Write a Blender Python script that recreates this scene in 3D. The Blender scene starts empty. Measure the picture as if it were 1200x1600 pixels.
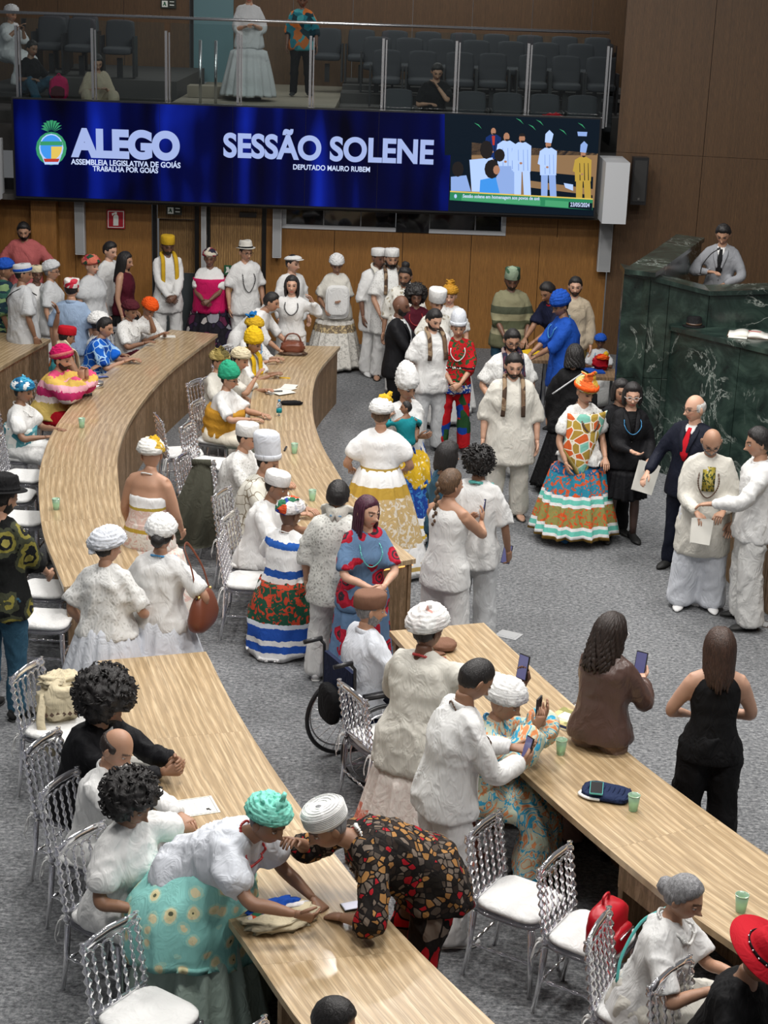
import bpy, math, random
import numpy as np
from mathutils import Matrix, Vector
rnd = random.Random(7)
SC = bpy.context.scene
COL = SC.collection
# ------------------------------------------------------------ camera
F = 2600.0; TH = math.radians(18); RO = math.radians(2.0); EYE = np.array([0, 0, 5.4])
_r0 = np.array([1, 0, 0.]); FW = np.array([0, math.cos(TH), -math.sin(TH)]); _u0 = np.array([0, math.sin(TH), math.cos(TH)])
RT = math.cos(RO)*_r0+math.sin(RO)*_u0; UP = -math.sin(RO)*_r0+math.cos(RO)*_u0
cd = bpy.data.cameras.new('camera'); cam = bpy.data.objects.new('camera', cd); COL.objects.link(cam)
cd.sensor_fit = 'HORIZONTAL'; cd.sensor_width = 36; cd.lens = 36*F/1200; cd.clip_start = .1; cd.clip_end = 200
cam.matrix_world = Matrix(((RT[0], UP[0], -FW[0], EYE[0]), (RT[1], UP[1], -FW[1], EYE[1]), (RT[2], UP[2], -FW[2], EYE[2]), (0, 0, 0, 1)))
SC.camera = cam
# ------------------------------------------------------------ world, lights, exposure
w = bpy.data.worlds.new('world'); SC.world = w; w.use_nodes = True
w.node_tree.nodes['Background'].inputs[0].default_value = (.93, .96, 1, 1)
w.node_tree.nodes['Background'].inputs[1].default_value = .07
SC.view_settings.view_transform = 'Standard'; SC.view_settings.look = 'None'
SC.view_settings.exposure = 0.50; SC.view_settings.gamma = 1.0; SC.view_settings.use_curve_mapping = False
SC.cycles.use_denoising = True
SC.cycles.max_bounces = 10; SC.cycles.transparent_max_bounces = 24; SC.cycles.transmission_bounces = 8
SC.cycles.sample_clamp_indirect = 6
def area(x, y, z, sx, sy, power, tx=0, ty=0, col=(1, .97, .93)):
    l = bpy.data.lights.new('ceiling_lamp', 'AREA'); l.shape = 'RECTANGLE'; l.size = sx; l.size_y = sy; l.energy = power; l.color = col
    o = bpy.data.objects.new('ceiling_lamp', l); COL.objects.link(o); o.location = (x, y, z); o.rotation_euler = (math.radians(tx), math.radians(ty), 0)
for lx, ly, pw in [(-4.2, 5, 70), (0.5, 5, 150), (4.2, 5, 130), (-4.0, 9.5, 95), (0.4, 9.5, 190), (4.4, 9.5, 170),
                   (-4.2, 14, 110), (0, 14, 190), (4.0, 14, 165), (-4, 18.5, 85), (0, 18.5, 150), (2.4, 17.5, 95), (0, 21.5, 40)]:
    area(lx, ly, 8.2, 1.0, 1.0, pw)
area(-2.8, 28, 6.6, 5, 2, 40); area(1.8, 29, 6.6, 4, 3, 45)
# ------------------------------------------------------------ pixel (1200x1600) to place in the hall
def ray(x, y): return FW+(x-600)/F*RT-(y-800)/F*UP
def at(x, y, z=0.):
    d = ray(x, y); return EYE+d*((z-EYE[2])/d[2])
def atY(x, y, Y):
    d = ray(x, y); return EYE+d*(Y/d[1])
# ------------------------------------------------------------ mesh helpers
A = np.array
def nrm(v):
    v = A(v, float); n = np.linalg.norm(v); return v/n if n > 1e-9 else v
class MB:
    def __init__(s): s.v = []; s.f = []; s.c = []; s.n = 0; s.m = []; s.uv = None
    def add(s, V, Fc, col=None, mi=0):
        V = np.asarray(V, float).reshape(-1, 3)
        s.v.append(V); s.f += [tuple(i+s.n for i in f) for f in Fc]; s.m += [mi]*len(Fc)
        c = np.ones((len(V), 3))*(.8 if col is None else 1)
        if col is not None: c = np.asarray(col, float)*np.ones((len(V), 3))
        s.c.append(c); s.n += len(V); return s
    def box(s, c, d, R=None, mi=0):
        c = A(c, float); d = A(d, float)/2
        V = A([[x, y, z] for x in (-1, 1) for y in (-1, 1) for z in (-1, 1)])*d
        if R is not None: V = V@A(R).T
        return s.add(V+c, [(0, 1, 3, 2), (4, 6, 7, 5), (0, 4, 5, 1), (2, 3, 7, 6), (0, 2, 6, 4), (1, 5, 7, 3)], mi=mi)
    def tube(s, pts, r, k=10, col=None, flat=None, up=None, mi=0): V, Fc = tube(pts, r, k, flat, up); return s.add(V, Fc, col, mi)
    def verts(s): return np.vstack(s.v)
    def mesh(s, name, mats, smooth=True, colors=False):
        me = bpy.data.meshes.new(name); V = s.verts()
        me.from_pydata(V.tolist(), [], s.f)
        for m in (mats if isinstance(mats, (list, tuple)) else [mats]): me.materials.append(m)
        if smooth: me.polygons.foreach_set('use_smooth', [True]*len(me.polygons))
        if any(s.m): me.polygons.foreach_set('material_index', s.m)
        if colors:
            ca = me.color_attributes.new('col', 'FLOAT_COLOR', 'POINT'); c = np.hstack([np.vstack(s.c), np.ones((len(V), 1))])
            ca.data.foreach_set('color', c.astype(np.float32).ravel())
        me.update(); return me
    def obj(s, name, mats, parent=None, smooth=True, colors=False, **tags):
        o = bpy.data.objects.new(name, s.mesh(name, mats, smooth, colors)); COL.objects.link(o)
        if parent is not None: o.parent = parent
        for k, v in tags.items(): o[k] = v
        return o
def empty(name, loc=(0, 0, 0), rz=0, **tags):
    o = bpy.data.objects.new(name, None); COL.objects.link(o); o.location = [float(a) for a in loc]; o.rotation_euler = (0, 0, rz); o.empty_display_size = .1
    for k, v in tags.items(): o[k] = v
    return o
def copytree(o, parent=None):
    c = o.copy(); COL.objects.link(c); c.parent = parent
    for ch in list(o.children): copytree(ch, c)
    return c
def loft(rings, cap=True):
    n = len(rings); k = len(rings[0]); V = np.vstack(rings); Fc = []
    for i in range(n-1):
        for j in range(k):
            a = i*k+j; b = i*k+(j+1) % k; Fc.append((a, b, b+k, a+k))
    if cap: Fc.append(tuple(range(k-1, -1, -1))); Fc.append(tuple((n-1)*k+j for j in range(k)))
    return V, Fc
def tube(pts, r, k=10, flat=None, up=None):
    """pts n x 3; r radius list or number; flat: second radius list; up: direction of the second radius"""
    P = A(pts, float); n = len(P); r = np.ones(n)*A(r, float); r2 = r if flat is None else np.ones(n)*A(flat, float)
    T = np.gradient(P, axis=0); T /= np.maximum(np.linalg.norm(T, axis=1, keepdims=True), 1e-9)
    u = A(up if up is not None else ((0, 0, 1) if abs(T[0][2]) < .9 else (0, 1, 0)), float); rings = []
    ang = np.linspace(0, 2*math.pi, k, endpoint=False)
    for i in range(n):
        if up is not None: u = A(up, float)
        u = u-T[i]*np.dot(u, T[i]); u = nrm(u); s_ = np.cross(u, T[i])
        rings.append(P[i]+np.outer(np.cos(ang)*r[i], s_)+np.outer(-np.sin(ang)*r2[i], u))
    V, Fc = loft(rings); return V, Fc
def spline(P, m=5, vals=None):
    P = A(P, float); n = len(P); out = []; vo = []
    E_ = np.vstack([2*P[0]-P[1], P, 2*P[-1]-P[-2]])
    if vals is not None: vals = A(vals, float); W = np.concatenate([[vals[0]], vals, [vals[-1]]])
    for i in range(n-1):
        for t in np.linspace(0, 1, m, endpoint=False):
            a, b, c, d = E_[i], E_[i+1], E_[i+2], E_[i+3]
            out.append(.5*((2*b)+(-a+c)*t+(2*a-5*b+4*c-d)*t*t+(-a+3*b-3*c+d)*t**3))
            if vals is not None: vo.append(vals[i]*(1-t)+vals[i+1]*t)
    out.append(P[-1])
    if vals is not None: vo.append(vals[-1]); return A(out), A(vo)
    return A(out)
def sph(lons, lats):
    """unit directions; lon 0 is +y (front), lats in radians from low to high, poles added"""
    D = [(0, 0, -1)]
    for la in lats:
        for lo in lons: D.append((math.sin(lo)*math.cos(la), math.cos(lo)*math.cos(la), math.sin(la)))
    D.append((0, 0, 1)); k = len(lons); n = len(lats); Fc = []
    for j in range(k): Fc.append((0, 1+j, 1+(j+1) % k))
    for i in range(n-1):
        for j in range(k):
            a = 1+i*k+j; b = 1+i*k+(j+1) % k; Fc.append((a, a+k, b+k, b))
    last = 1+n*k
    for j in range(k): Fc.append((last, 1+(n-1)*k+(j+1) % k, 1+(n-1)*k+j))
    return A(D, float), Fc
def ball(k=12, n=8): return sph(np.linspace(0, 2*math.pi, k, endpoint=False), np.linspace(-math.pi/2, math.pi/2, n+2)[1:-1])
def vnoise(P, seed=0):
    P = np.asarray(P, float)+seed*17.31; I = np.floor(P).astype(np.int64); f = P-I; f = f*f*(3-2*f); out = 0
    for dx in (0, 1):
        for dy in (0, 1):
            for dz in (0, 1):
                h = ((I[:, 0]+dx)*374761393+(I[:, 1]+dy)*668265263+(I[:, 2]+dz)*1274126177) & 0xffffffff
                h = ((h ^ (h >> 13))*1274126177) & 0xffffffff; h = h ^ (h >> 16)
                wgt = (f[:, 0] if dx else 1-f[:, 0])*(f[:, 1] if dy else 1-f[:, 1])*(f[:, 2] if dz else 1-f[:, 2])
                out = out+wgt*((h & 0xffff)/32767.5-1)
    return out
def remesh(mb, vox, it=3):
    me = mb.mesh('t', [], False); o = bpy.data.objects.new('t', me); COL.objects.link(o)
    m = o.modifiers.new('r', 'REMESH'); m.mode = 'VOXEL'; m.voxel_size = vox
    dg = bpy.context.evaluated_depsgraph_get(); e = o.evaluated_get(dg); m2 = bpy.data.meshes.new_from_object(e)
    nv = len(m2.vertices); V = np.empty(nv*3); m2.vertices.foreach_get('co', V); V = V.reshape(-1, 3)
    ne = len(m2.edges); Ed = np.empty(ne*2, np.int64); m2.edges.foreach_get('vertices', Ed); Ed = Ed.reshape(-1, 2)
    a, b = np.concatenate([Ed[:, 0], Ed[:, 1]]), np.concatenate([Ed[:, 1], Ed[:, 0]]); cnt = np.maximum(np.bincount(a, minlength=nv), 1)
    for _ in range(it):
        V = .4*V+.6*np.stack([np.bincount(a, V[b, i], nv)/cnt for i in range(3)], 1)
    npol = len(m2.polygons); ls = np.empty(npol, np.int64); m2.polygons.foreach_get('loop_total', ls)
    vi = np.empty(len(m2.loops), np.int64); m2.loops.foreach_get('vertex_index', vi)
    bpy.data.objects.remove(o); bpy.data.meshes.remove(me); bpy.data.meshes.remove(m2)
    if (ls == 4).all(): Fa = vi.reshape(-1, 4)
    else:
        Fa = None; Fl = []; k = 0
        for n_ in ls: Fl.append(tuple(vi[k:k+n_])); k += n_
        return V, Fl
    return V, [tuple(f) for f in Fa.tolist()]
def vnormals(V, Fc):
    Fq = A([(f[0], f[1], f[2]) for f in Fc]); N = np.cross(V[Fq[:, 1]]-V[Fq[:, 0]], V[Fq[:, 2]]-V[Fq[:, 0]]); out = np.zeros_like(V)
    for c in range(3):
        for i in range(3): out[:, i] += np.bincount(Fq[:, c], N[:, i], len(V))
    return out/np.maximum(np.linalg.norm(out, axis=1, keepdims=True), 1e-12)
def folds(V, Fc, amp=.010, seed=0, k=1.0):
    """cloth folds: ridged noise stretched downwards, warped"""
    N = vnormals(V, Fc); w_ = np.stack([vnoise(V*5, seed+1), vnoise(V*5, seed+2), vnoise(V*5, seed+3)], 1)*.5
    a = 1-np.abs(vnoise(V*A([8, 8, 2.4])*k+w_*1.5, seed)); b = 1-np.abs(vnoise(V*A([12, 12, 7])*k+w_*2.4, seed+5))
    return V+N*((a**4-.30)*amp+(b**6-.15)*amp*.5)[:, None]
# ------------------------------------------------------------ materials
MATS = {}
class NT:
    def __init__(s, name):
        m = bpy.data.materials.new(name); m.use_nodes = True; s.m = m; s.t = m.node_tree; s.b = s.t.nodes['Principled BSDF']; MATS[name] = m
    def n(s, typ, **kw):
        nd = s.t.nodes.new(typ)
        for k, v in kw.items():
            if k[0] == 'i' and k[1:].isdigit(): nd.inputs[int(k[1:])].default_value = v
            elif k in nd.inputs.keys(): nd.inputs[k].default_value = v
            else: setattr(nd, k, v)
        return nd
    def l(s, a, b): s.t.links.new(a, b)
    def ramp(s, fac, stops, const=False):
        r = s.n('ShaderNodeValToRGB'); r.color_ramp.interpolation = 'CONSTANT' if const else 'LINEAR'; e = r.color_ramp.elements
        while len(e) > 1: e.remove(e[-1])
        e[0].position = stops[0][0]; e[0].color = tuple(stops[0][1])+(1,)
        for p, c in stops[1:]:
            q = e.new(p); q.color = tuple(c)+(1,)
        s.l(fac, r.inputs[0]); return r.outputs[0]
    def mix(s, f, a, b, mode='MIX'):
        m = s.n('ShaderNodeMix', data_type='RGBA', blend_type=mode)
        for i, v in ((0, f), (6, a), (7, b)):
            if hasattr(v, 'links') or hasattr(v, 'is_linked'): s.l(v, m.inputs[i])
            else: m.inputs[i].default_value = v if i == 0 else tuple(v)+(1,)
        return m.outputs[2]
    def bump(s, h, st=.3, d=.01):
        b = s.n('ShaderNodeBump'); b.inputs['Strength'].default_value = st; b.inputs['Distance'].default_value = d
        s.l(h, b.inputs['Height']); s.l(b.outputs[0], s.b.inputs['Normal'])
    def co(s, sc=(1, 1, 1), out='Object', rot=(0, 0, 0)):
        c = s.n('ShaderNodeTexCoord'); mp = s.n('ShaderNodeMapping'); mp.inputs['Scale'].default_value = sc; mp.inputs['Rotation'].default_value = rot
        s.l(c.outputs[out], mp.inputs[0]); return mp.outputs[0]
    def noise(s, v, scale, detail=2, rough=.5, dist=0):
        n_ = s.n('ShaderNodeTexNoise'); n_.inputs['Scale'].default_value = scale; n_.inputs['Detail'].default_value = detail
        n_.inputs['Roughness'].default_value = rough; n_.inputs['Distortion'].default_value = dist; s.l(v, n_.inputs['Vector']); return n_.outputs[0]
    def vor(s, v, scale, feat='F1', out=0):
        n_ = s.n('ShaderNodeTexVoronoi', feature=feat); n_.inputs['Scale'].default_value = scale; s.l(v, n_.inputs['Vector']); return n_.outputs[out]
    def math(s, op, a, b=0.):
        n_ = s.n('ShaderNodeMath', operation=op)
        for i, v in ((0, a), (1, b)):
            if hasattr(v, 'is_linked'): s.l(v, n_.inputs[i])
            else: n_.inputs[i].default_value = v
        return n_.outputs[0]
def H_(c):
    """sRGB hex to linear"""
    c = c.lstrip('#'); o = []
    for i in (0, 2, 4):
        v = int(c[i:i+2], 16)/255; o.append(v/12.92 if v <= .04045 else ((v+.055)/1.055)**2.4)
    return tuple(o)
def plain(name, c, rough=.5, metal=0, em=None, es=1, **kw):
    if name in MATS: return MATS[name]
    t = NT(name); t.b.inputs['Base Color'].default_value = tuple(c)+(1,); t.b.inputs['Roughness'].default_value = rough; t.b.inputs['Metallic'].default_value = metal
    if em: t.b.inputs['Emission Color'].default_value = tuple(em)+(1,); t.b.inputs['Emission Strength'].default_value = es
    for k, v in kw.items(): t.b.inputs[k].default_value = v
    return t.m
def _cloth_fin(t, st=.35, rough=.85, fine=60):
    st = st*.75; v = t.co((1, 1, .55)); a = t.noise(v, 9, 2, .55, 1.6); b = t.noise(v, fine, 2)
    h = t.math('ADD', t.math('MULTIPLY', t.math('ABSOLUTE', t.math('SUBTRACT', a, .5)), -2.), t.math('MULTIPLY', b, .05)); t.bump(h, st, .035)
    t.b.inputs['Roughness'].default_value = rough; t.b.inputs['Specular IOR Level'].default_value = .22
def cloth(name, c, st=.4, rough=.85, tint=.10):
    if name in MATS: return MATS[name]
    t = NT(name); v = t.co(); n_ = t.noise(v, 3, 3)
    col = t.mix(n_, tuple(x*(1-tint) for x in c), tuple(min(1, x*(1+tint*.5)) for x in c)); t.l(col, t.b.inputs['Base Color']); _cloth_fin(t, st, rough); return t.m
def lace(name, c, hole, scale=28):
    if name in MATS: return MATS[name]
    t = NT(name); v = t.co(); d = t.vor(v, scale, 'DISTANCE_TO_EDGE'); n_ = t.noise(v, 5, 3, .5, .5)
    f = t.ramp(t.math('MULTIPLY', d, n_), [(0, (0, 0, 0)), (.10, (0, 0, 0)), (.16, (1, 1, 1))])
    t.l(t.mix(f, c, hole), t.b.inputs['Base Color']); _cloth_fin(t, .4); return t.m
def prnt(name, pal, scale=9, line=None, lw=.05, warp=1.0, sc=(1, 1, 1)):
    """printed cloth: warped cells in the palette, outlined"""
    if name in MATS: return MATS[name]
    t = NT(name); v = t.co(sc); n_ = t.n('ShaderNodeTexNoise'); n_.inputs['Scale'].default_value = 4; t.l(v, n_.inputs['Vector'])
    vm = t.n('ShaderNodeVectorMath', operation='SCALE'); t.l(n_.outputs['Color'], vm.inputs[0]); vm.inputs['Scale'].default_value = .18*warp
    va = t.n('ShaderNodeVectorMath', operation='ADD'); t.l(v, va.inputs[0]); t.l(vm.outputs[0], va.inputs[1]); vv = va.outputs[0]
    cc = t.n('ShaderNodeSeparateColor'); t.l(t.vor(vv, scale, 'F1', 1), cc.inputs[0])
    n = len(pal); col = t.ramp(cc.outputs[0], [(i/n, p) for i, p in enumerate(pal)], True)
    if line:
        e = t.vor(vv, scale, 'DISTANCE_TO_EDGE'); f = t.ramp(e, [(0, (1, 1, 1)), (lw, (0, 0, 0))], True); col = t.mix(f, col, line)
    t.l(col, t.b.inputs['Base Color']); _cloth_fin(t, .3); return t.m
def flower(name, bg, pal, scale=7, r=.3):
    if name in MATS: return MATS[name]
    t = NT(name); v = t.co(); d = t.vor(v, scale); n_ = t.noise(v, 14, 2); dd = t.math('ADD', d, t.math('MULTIPLY', t.math('SUBTRACT', n_, .5), .35))
    st = [(0, pal[0])]+[(r*(i+1)/len(pal), p) for i, p in enumerate(pal[1:])]+[(r, bg)]
    t.l(t.ramp(dd, st, True), t.b.inputs['Base Color']); _cloth_fin(t, .3); return t.m
def wavy(name, pal, scale=5, dist=2.5):
    if name in MATS: return MATS[name]
    t = NT(name); v = t.co(); n_ = t.noise(v, scale, 2, .5, dist); n = len(pal)
    t.l(t.ramp(n_, [(.3+.4*i/n, p) for i, p in enumerate(pal)], True), t.b.inputs['Base Color']); _cloth_fin(t, .3); return t.m
def bands(name, stops, sub=None, axis=2, wob=.0):
    """cloth in horizontal bands: stops (height in m, colour or material-like palette)"""
    if name in MATS: return MATS[name]
    t = NT(name); v = t.co(); sx = t.n('ShaderNodeSeparateXYZ'); t.l(v, sx.inputs[0]); z = sx.outputs[axis]
    if wob: z = t.math('ADD', z, t.math('MULTIPLY', t.noise(v, 30, 1), wob))
    z = t.math('MULTIPLY', z, .5)
    st = [(max(0, s[0]/2), s[1] if not isinstance(s[1], list) else s[1][0]) for s in stops]; col = t.ramp(z, st, True)
    if any(isinstance(s[1], list) for s in stops):
        st2 = [(max(0, s[0]/2), s[1] if not isinstance(s[1], list) else s[1][1]) for s in stops]
        c2 = t.ramp(z, st2, True); f = t.ramp(t.noise(t.co((1, 1, 1)), 16, 2, .5, 1.5), [(0, (0, 0, 0)), (.545, (1, 1, 1))], True); col = t.mix(f, col, c2)
    t.l(col, t.b.inputs['Base Color']); _cloth_fin(t, .3); return t.m
def wood(name, c1, c2, c3, out='UV', sc=(1, 1, 1), rough=.35, bump=.12, coat=0., ribs=0):
    if name in MATS: return MATS[name]
    t = NT(name); v = t.co(sc, out)
    a = t.noise(v, 1.0, 5, .62, .9); wv = t.n('ShaderNodeTexWave', wave_type='BANDS', bands_direction='X')
    wv.inputs['Scale'].default_value = 1.1; wv.inputs['Distortion'].default_value = 7; wv.inputs['Detail'].default_value = 3; wv.inputs['Detail Scale'].default_value = .9; t.l(v, wv.inputs['Vector'])
    f = t.math('ADD', t.math('MULTIPLY', a, .55), t.math('MULTIPLY', wv.outputs[1], .45))
    col = t.ramp(f, [(.22, c1), (.5, c2), (.78, c3)])
    fine = t.noise(t.co(tuple(A(sc)*A((6, 1.5, 6))), out), 3, 3, .7); col = t.mix(t.ramp(fine, [(.35, (0, 0, 0)), (.6, (1, 1, 1))]), tuple(x*.8 for x in c1), col)
    t.l(col, t.b.inputs['Base Color']); t.b.inputs['Roughness'].default_value = rough
    t.b.inputs['Coat Weight'].default_value = coat; t.b.inputs['Coat Roughness'].default_value = .08
    t.bump(fine, bump, .003); return t.m
# ------------------------------------------------------------ people
SKIN = dict(fair=(.62, .37, .26), tan=(.48, .27, .175), brown=(.31, .165, .10), dark=(.165, .08, .05), deep=(.065, .032, .022))
def skin_mat():
    t = NT('skin'); a = t.n('ShaderNodeVertexColor', layer_name='col'); n_ = t.noise(t.co(), 25, 3)
    t.l(t.mix(n_, (.86, .84, .84), (1.1, 1.06, 1.04)), t.b.inputs['Base Color'])
    m = t.mix(1.0, a.outputs[0], t.mix(n_, (.88, .86, .86), (1, 1, 1)), 'MULTIPLY'); t.l(m, t.b.inputs['Base Color'])
    t.b.inputs['Roughness'].default_value = .48; t.b.inputs['Subsurface Weight'].default_value = .05; t.b.inputs['Subsurface Radius'].default_value = (.02, .008, .004)
    t.bump(t.noise(t.co(), 120, 2), .12, .003); return t.m
SKM = skin_mat()
def hair_mat(name, c):
    t = NT(name); v = t.co((1, 1, .25)); n_ = t.noise(v, 90, 3, .7, .6); t.l(t.ramp(n_, [(.3, tuple(x*.45 for x in c)), (.7, tuple(x*1.5 for x in c))]), t.b.inputs['Base Color'])
    t.b.inputs['Roughness'].default_value = .5; t.bump(n_, .6, .01); return t.m
HM = dict(black=hair_mat('black_hair', (.012, .010, .010)), brown=hair_mat('brown_hair', (.045, .022, .014)), grey=hair_mat('grey_hair', (.22, .22, .23)),
          white=hair_mat('white_hair', (.55, .54, .52)), purple=hair_mat('purple_hair', (.06, .012, .03)), darkbrown=hair_mat('dark_brown_hair', (.022, .013, .010)), light=hair_mat('light_brown_hair', (.10, .055, .028)))
D2R = math.pi/180
def head_pts(D):
    x, y, z = D[:, 0]*.074, D[:, 1]*.094, D[:, 2]*.116
    lo = np.clip(-z/.116, 0, 1); fr = np.clip(D[:, 1], 0, 1); bk = np.clip(-D[:, 1], 0, 1)
    x = x*(1-.34*lo**1.6)*(1+.05*np.clip(z/.1, 0, 1)); y = y+bk*lo*.045-fr*.004+fr*lo*.008
    y = y+fr*.010*np.exp(-(x/.022)**2-((z+.098)/.02)**2)
    y = y+fr*(.026*np.exp(-(x/.011)**2-((z+.028)/.014)**2)+.014*np.exp(-(x/.009)**2-((z-.002)/.022)**2)+.008*np.exp(-(x/.018)**2-((z+.032)/.010)**2))
    y = y-fr*.011*np.exp(-((np.abs(x)-.031)/.016)**2-((z-.008)/.012)**2)
    y = y+fr*.005*np.exp(-((z-.028)/.009)**2-(x/.05)**2)
    y = y+fr*.007*np.exp(-(x/.024)**2-((z+.062)/.010)**2)-fr*.006*np.exp(-(x/.022)**2-((z+.062)/.0025)**2)
    return np.stack([x, y, z], 1)
def _grid(hi):
    d = D2R
    if hi:
        lons = np.concatenate([np.linspace(-64, 64, 31), np.linspace(78, 282, 15)])*d; lats = np.concatenate([np.linspace(-84, -50, 6), np.linspace(-44, 22, 27), np.linspace(28, 84, 9)])*d
    else:
        lons = np.concatenate([np.linspace(-62, 62, 19), np.linspace(82, 278, 10)])*d; lats = np.concatenate([np.linspace(-80, -48, 4), np.linspace(-42, 22, 17), np.linspace(32, 82, 6)])*d
    return sph(lons, lats)
HG = {True: _grid(True), False: _grid(False)}
def rotm(yaw=0, pitch=0, roll=0):
    return (Matrix.Rotation(yaw*D2R, 3, 'Z') @ Matrix.Rotation(-pitch*D2R, 3, 'X') @ Matrix.Rotation(roll*D2R, 3, 'Y'))
def sstep(x): x = np.clip(x, 0, 1); return x*x*(3-2*x)
def shell(D, base, off, mask, noise_amp=0, ns=40, seed=0):
    o = np.where(mask > 0, off*sstep(mask)-.003*(mask < .05), -.006)
    if noise_amp: o = o+noise_amp*sstep(mask)*(vnoise(base*ns, seed)+.5*vnoise(base*ns*2.1, seed+3))
    return base+D*o[:, None]
TX = A([-.9, -.6, -.25, 0, .15, .35, .6, .8, .9, .97, 1.04]); WX = A([.178, .178, .172, .166, .150, .136, .152, .155, .135, .085, .060]); WY = A([.13, .13, .13, .125, .115, .106, .12, .105, .088, .070, .058])
class Person: pass
def ik(S, Tg, l1, l2, pole):
    d = Tg-S; L = np.linalg.norm(d); L2 = min(L, (l1+l2)*.985); d = d/max(L, 1e-6); Tg = S+d*L2
    a = (l1*l1-l2*l2+L2*L2)/(2*L2); h = math.sqrt(max(l1*l1-a*a, 0)); p = A(pole, float); p = nrm(p-d*np.dot(p, d)); return S+d*a+p*h, Tg
def person(label, px, a, h=1.70, pose='stand', g=1.0, sex='m', skin='tan', lean=0, side=0, hy=0, hp=8, hr=0, R=None, L=None, Rp=None, Lp=None,
           top=None, bottom=None, hair=('short', 'black'), hat=None, beard=None, glasses=None, shoes=(.02, .02, .02), beads=(), floor=0., seat=.47,
           curl=(.35, .35), palm=(None, None), hd=(None, None), extra=None, group=None, name='person', cat='person', feet=None, cut=None, eyes=True, stance=.135, clasp=None, hw=None, Y=None, foot=None, legs=True, collar=None, scarf=None, chair=False):
    g = 1+(g-1)*.72; s = h/1.70; fem = sex == 'f'; p = Person(); hipz = .90*s if pose != 'sit' else seat+.075*s*g
    if clasp is not None:
        R = (.045, clasp[0], clasp[1]); L = (-.035, clasp[0]+.03, clasp[1]+.02); hd = ((-.75, .35, -.35), (.75, .35, -.35)); palm = ((0, -1, -.2), (0, -1, -.2)); curl = (.8, .7); Rp = (1, -.5, -.5); Lp = (-1, -.5, -.5)
    ln, sd = lean*D2R, side*D2R
    d = nrm((math.sin(sd), math.sin(ln), math.cos(ln))); X = nrm(A([math.cos(sd), 0, -math.sin(sd)])); Yx = nrm(np.cross(d, X)); X = np.cross(Yx, d)
    hip = A([0, -.16*math.sin(ln)*s if pose != 'sit' else 0, hipz]); T = .50*s
    def sp(t):
        return hip+d*T*t if t >= 0 else hip+(A([0, 0, T*t]) if pose != 'sit' else A([0, 0, T*t*.6]))
    nl = (lean*.75+hp*.25)*D2R; nd = nrm((math.sin(sd)*.6, math.sin(nl), math.cos(nl)))
    N = sp(1.0); HC = N+nd*.155*s+A([0, .018*s, 0]); pitch = hp+lean*.35; HM3 = A(rotm(hy, pitch, hr))
    ax = a*D2R+math.pi; ca, sa = math.cos(ax), math.sin(ax); RW = A([[ca, -sa, 0], [sa, ca, 0], [0, 0, 1]])
    W = at(px[0], px[1], floor+HC[2]) if hw is None else A(hw, float); rt = W-RW@A([HC[0], HC[1], 0]); root = A([rt[0], rt[1], floor])
    if hw is not None: floor = W[2]-HC[2]; root = A([rt[0], rt[1], floor])
    if Y is not None: W = atY(px[0], px[1], Y); rt = W-RW@A([HC[0], HC[1], 0]); floor = W[2]-HC[2]; root = A([rt[0], rt[1], floor])
    if floor == 0 and root[1] > 24.38: root[1] = 24.38
    if foot is not None: root = at(foot[0], foot[1], floor); W = root
    far = W[1] > 16.5; vox = .0155 if W[1] < 10 else (.0185 if W[1] < 14 else .023); hi = W[1] < 14
    e = empty(name, root, ax, label=label, category=cat)
    if group: e['group'] = group
    p.e = e; p.RW = RW; p.root = root; p.HC = HC; p.HM = HM3; p.s = s; seed = abs(hash_(label)) % 977; p.seed = seed
    p.w = lambda v: root+RW@A(v, float)
    hx = lambda V: HC+(np.asarray(V, float)*s*1.06)@HM3.T
    p.hx = hx; p.sp = sp; p.X = X; p.Y = Yx
    c0 = A(SKIN[skin])*(.92+.16*((seed*7) % 10)/10) if isinstance(skin, str) else A(skin)
    sw = (.155 if fem else .176)*s*(1+.3*(g-1)); Sj = {'R': sp(.86)+X*sw, 'L': sp(.86)-X*sw}
    l1, l2 = .285*s, .25*s; arms = {}
    for i, (k, tg, pl, sg) in enumerate((('R', R, Rp, 1), ('L', L, Lp, -1))):
        if tg is None: tg = (sg*(.235*s+.25*(g-1)), .07, hipz-.10*s) if pose != 'sit' else (sg*.15, .38, seat+.24)
        tg = A(tg, float); pole = pl if pl is not None else (sg*.5, -.6, -.5)
        el, wr = ik(Sj[k], tg, l1, l2, pole); fd = nrm(wr-el); dd = nrm(hd[i]) if hd[i] is not None else fd
        pn = palm[i] if palm[i] is not None else ((-sg, .2, 0) if fd[2] < -.6 else (0, 0, -1)); pn = A(pn, float); pn = nrm(pn-dd*np.dot(pn, dd))
        arms[k] = (Sj[k], el, wr, dd, pn, sg, curl[i])
    p.arms = arms; ga = 1+.5*(g-1)
    # ---- skin surface
    bare = top and top.get('sleeve') == 'bare'
    def front(t): return (np.interp(t, TX, WY)*s*(1+(g-1)*(.3+1.1*sstep(A([(0.85-t)/.3]))[0]))+(top.get('loose', .02)*s*.75 if top else 0)*(1 if t < .9 else .45)+(top.get('flare', .02) if top else 0)*max(0, .35-t)*.8+(.018*s if fem and .45 < t < .75 else 0)+(.05*(g-1)*s if t < .8 else 0)) + .004
    p.front = front
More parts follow.
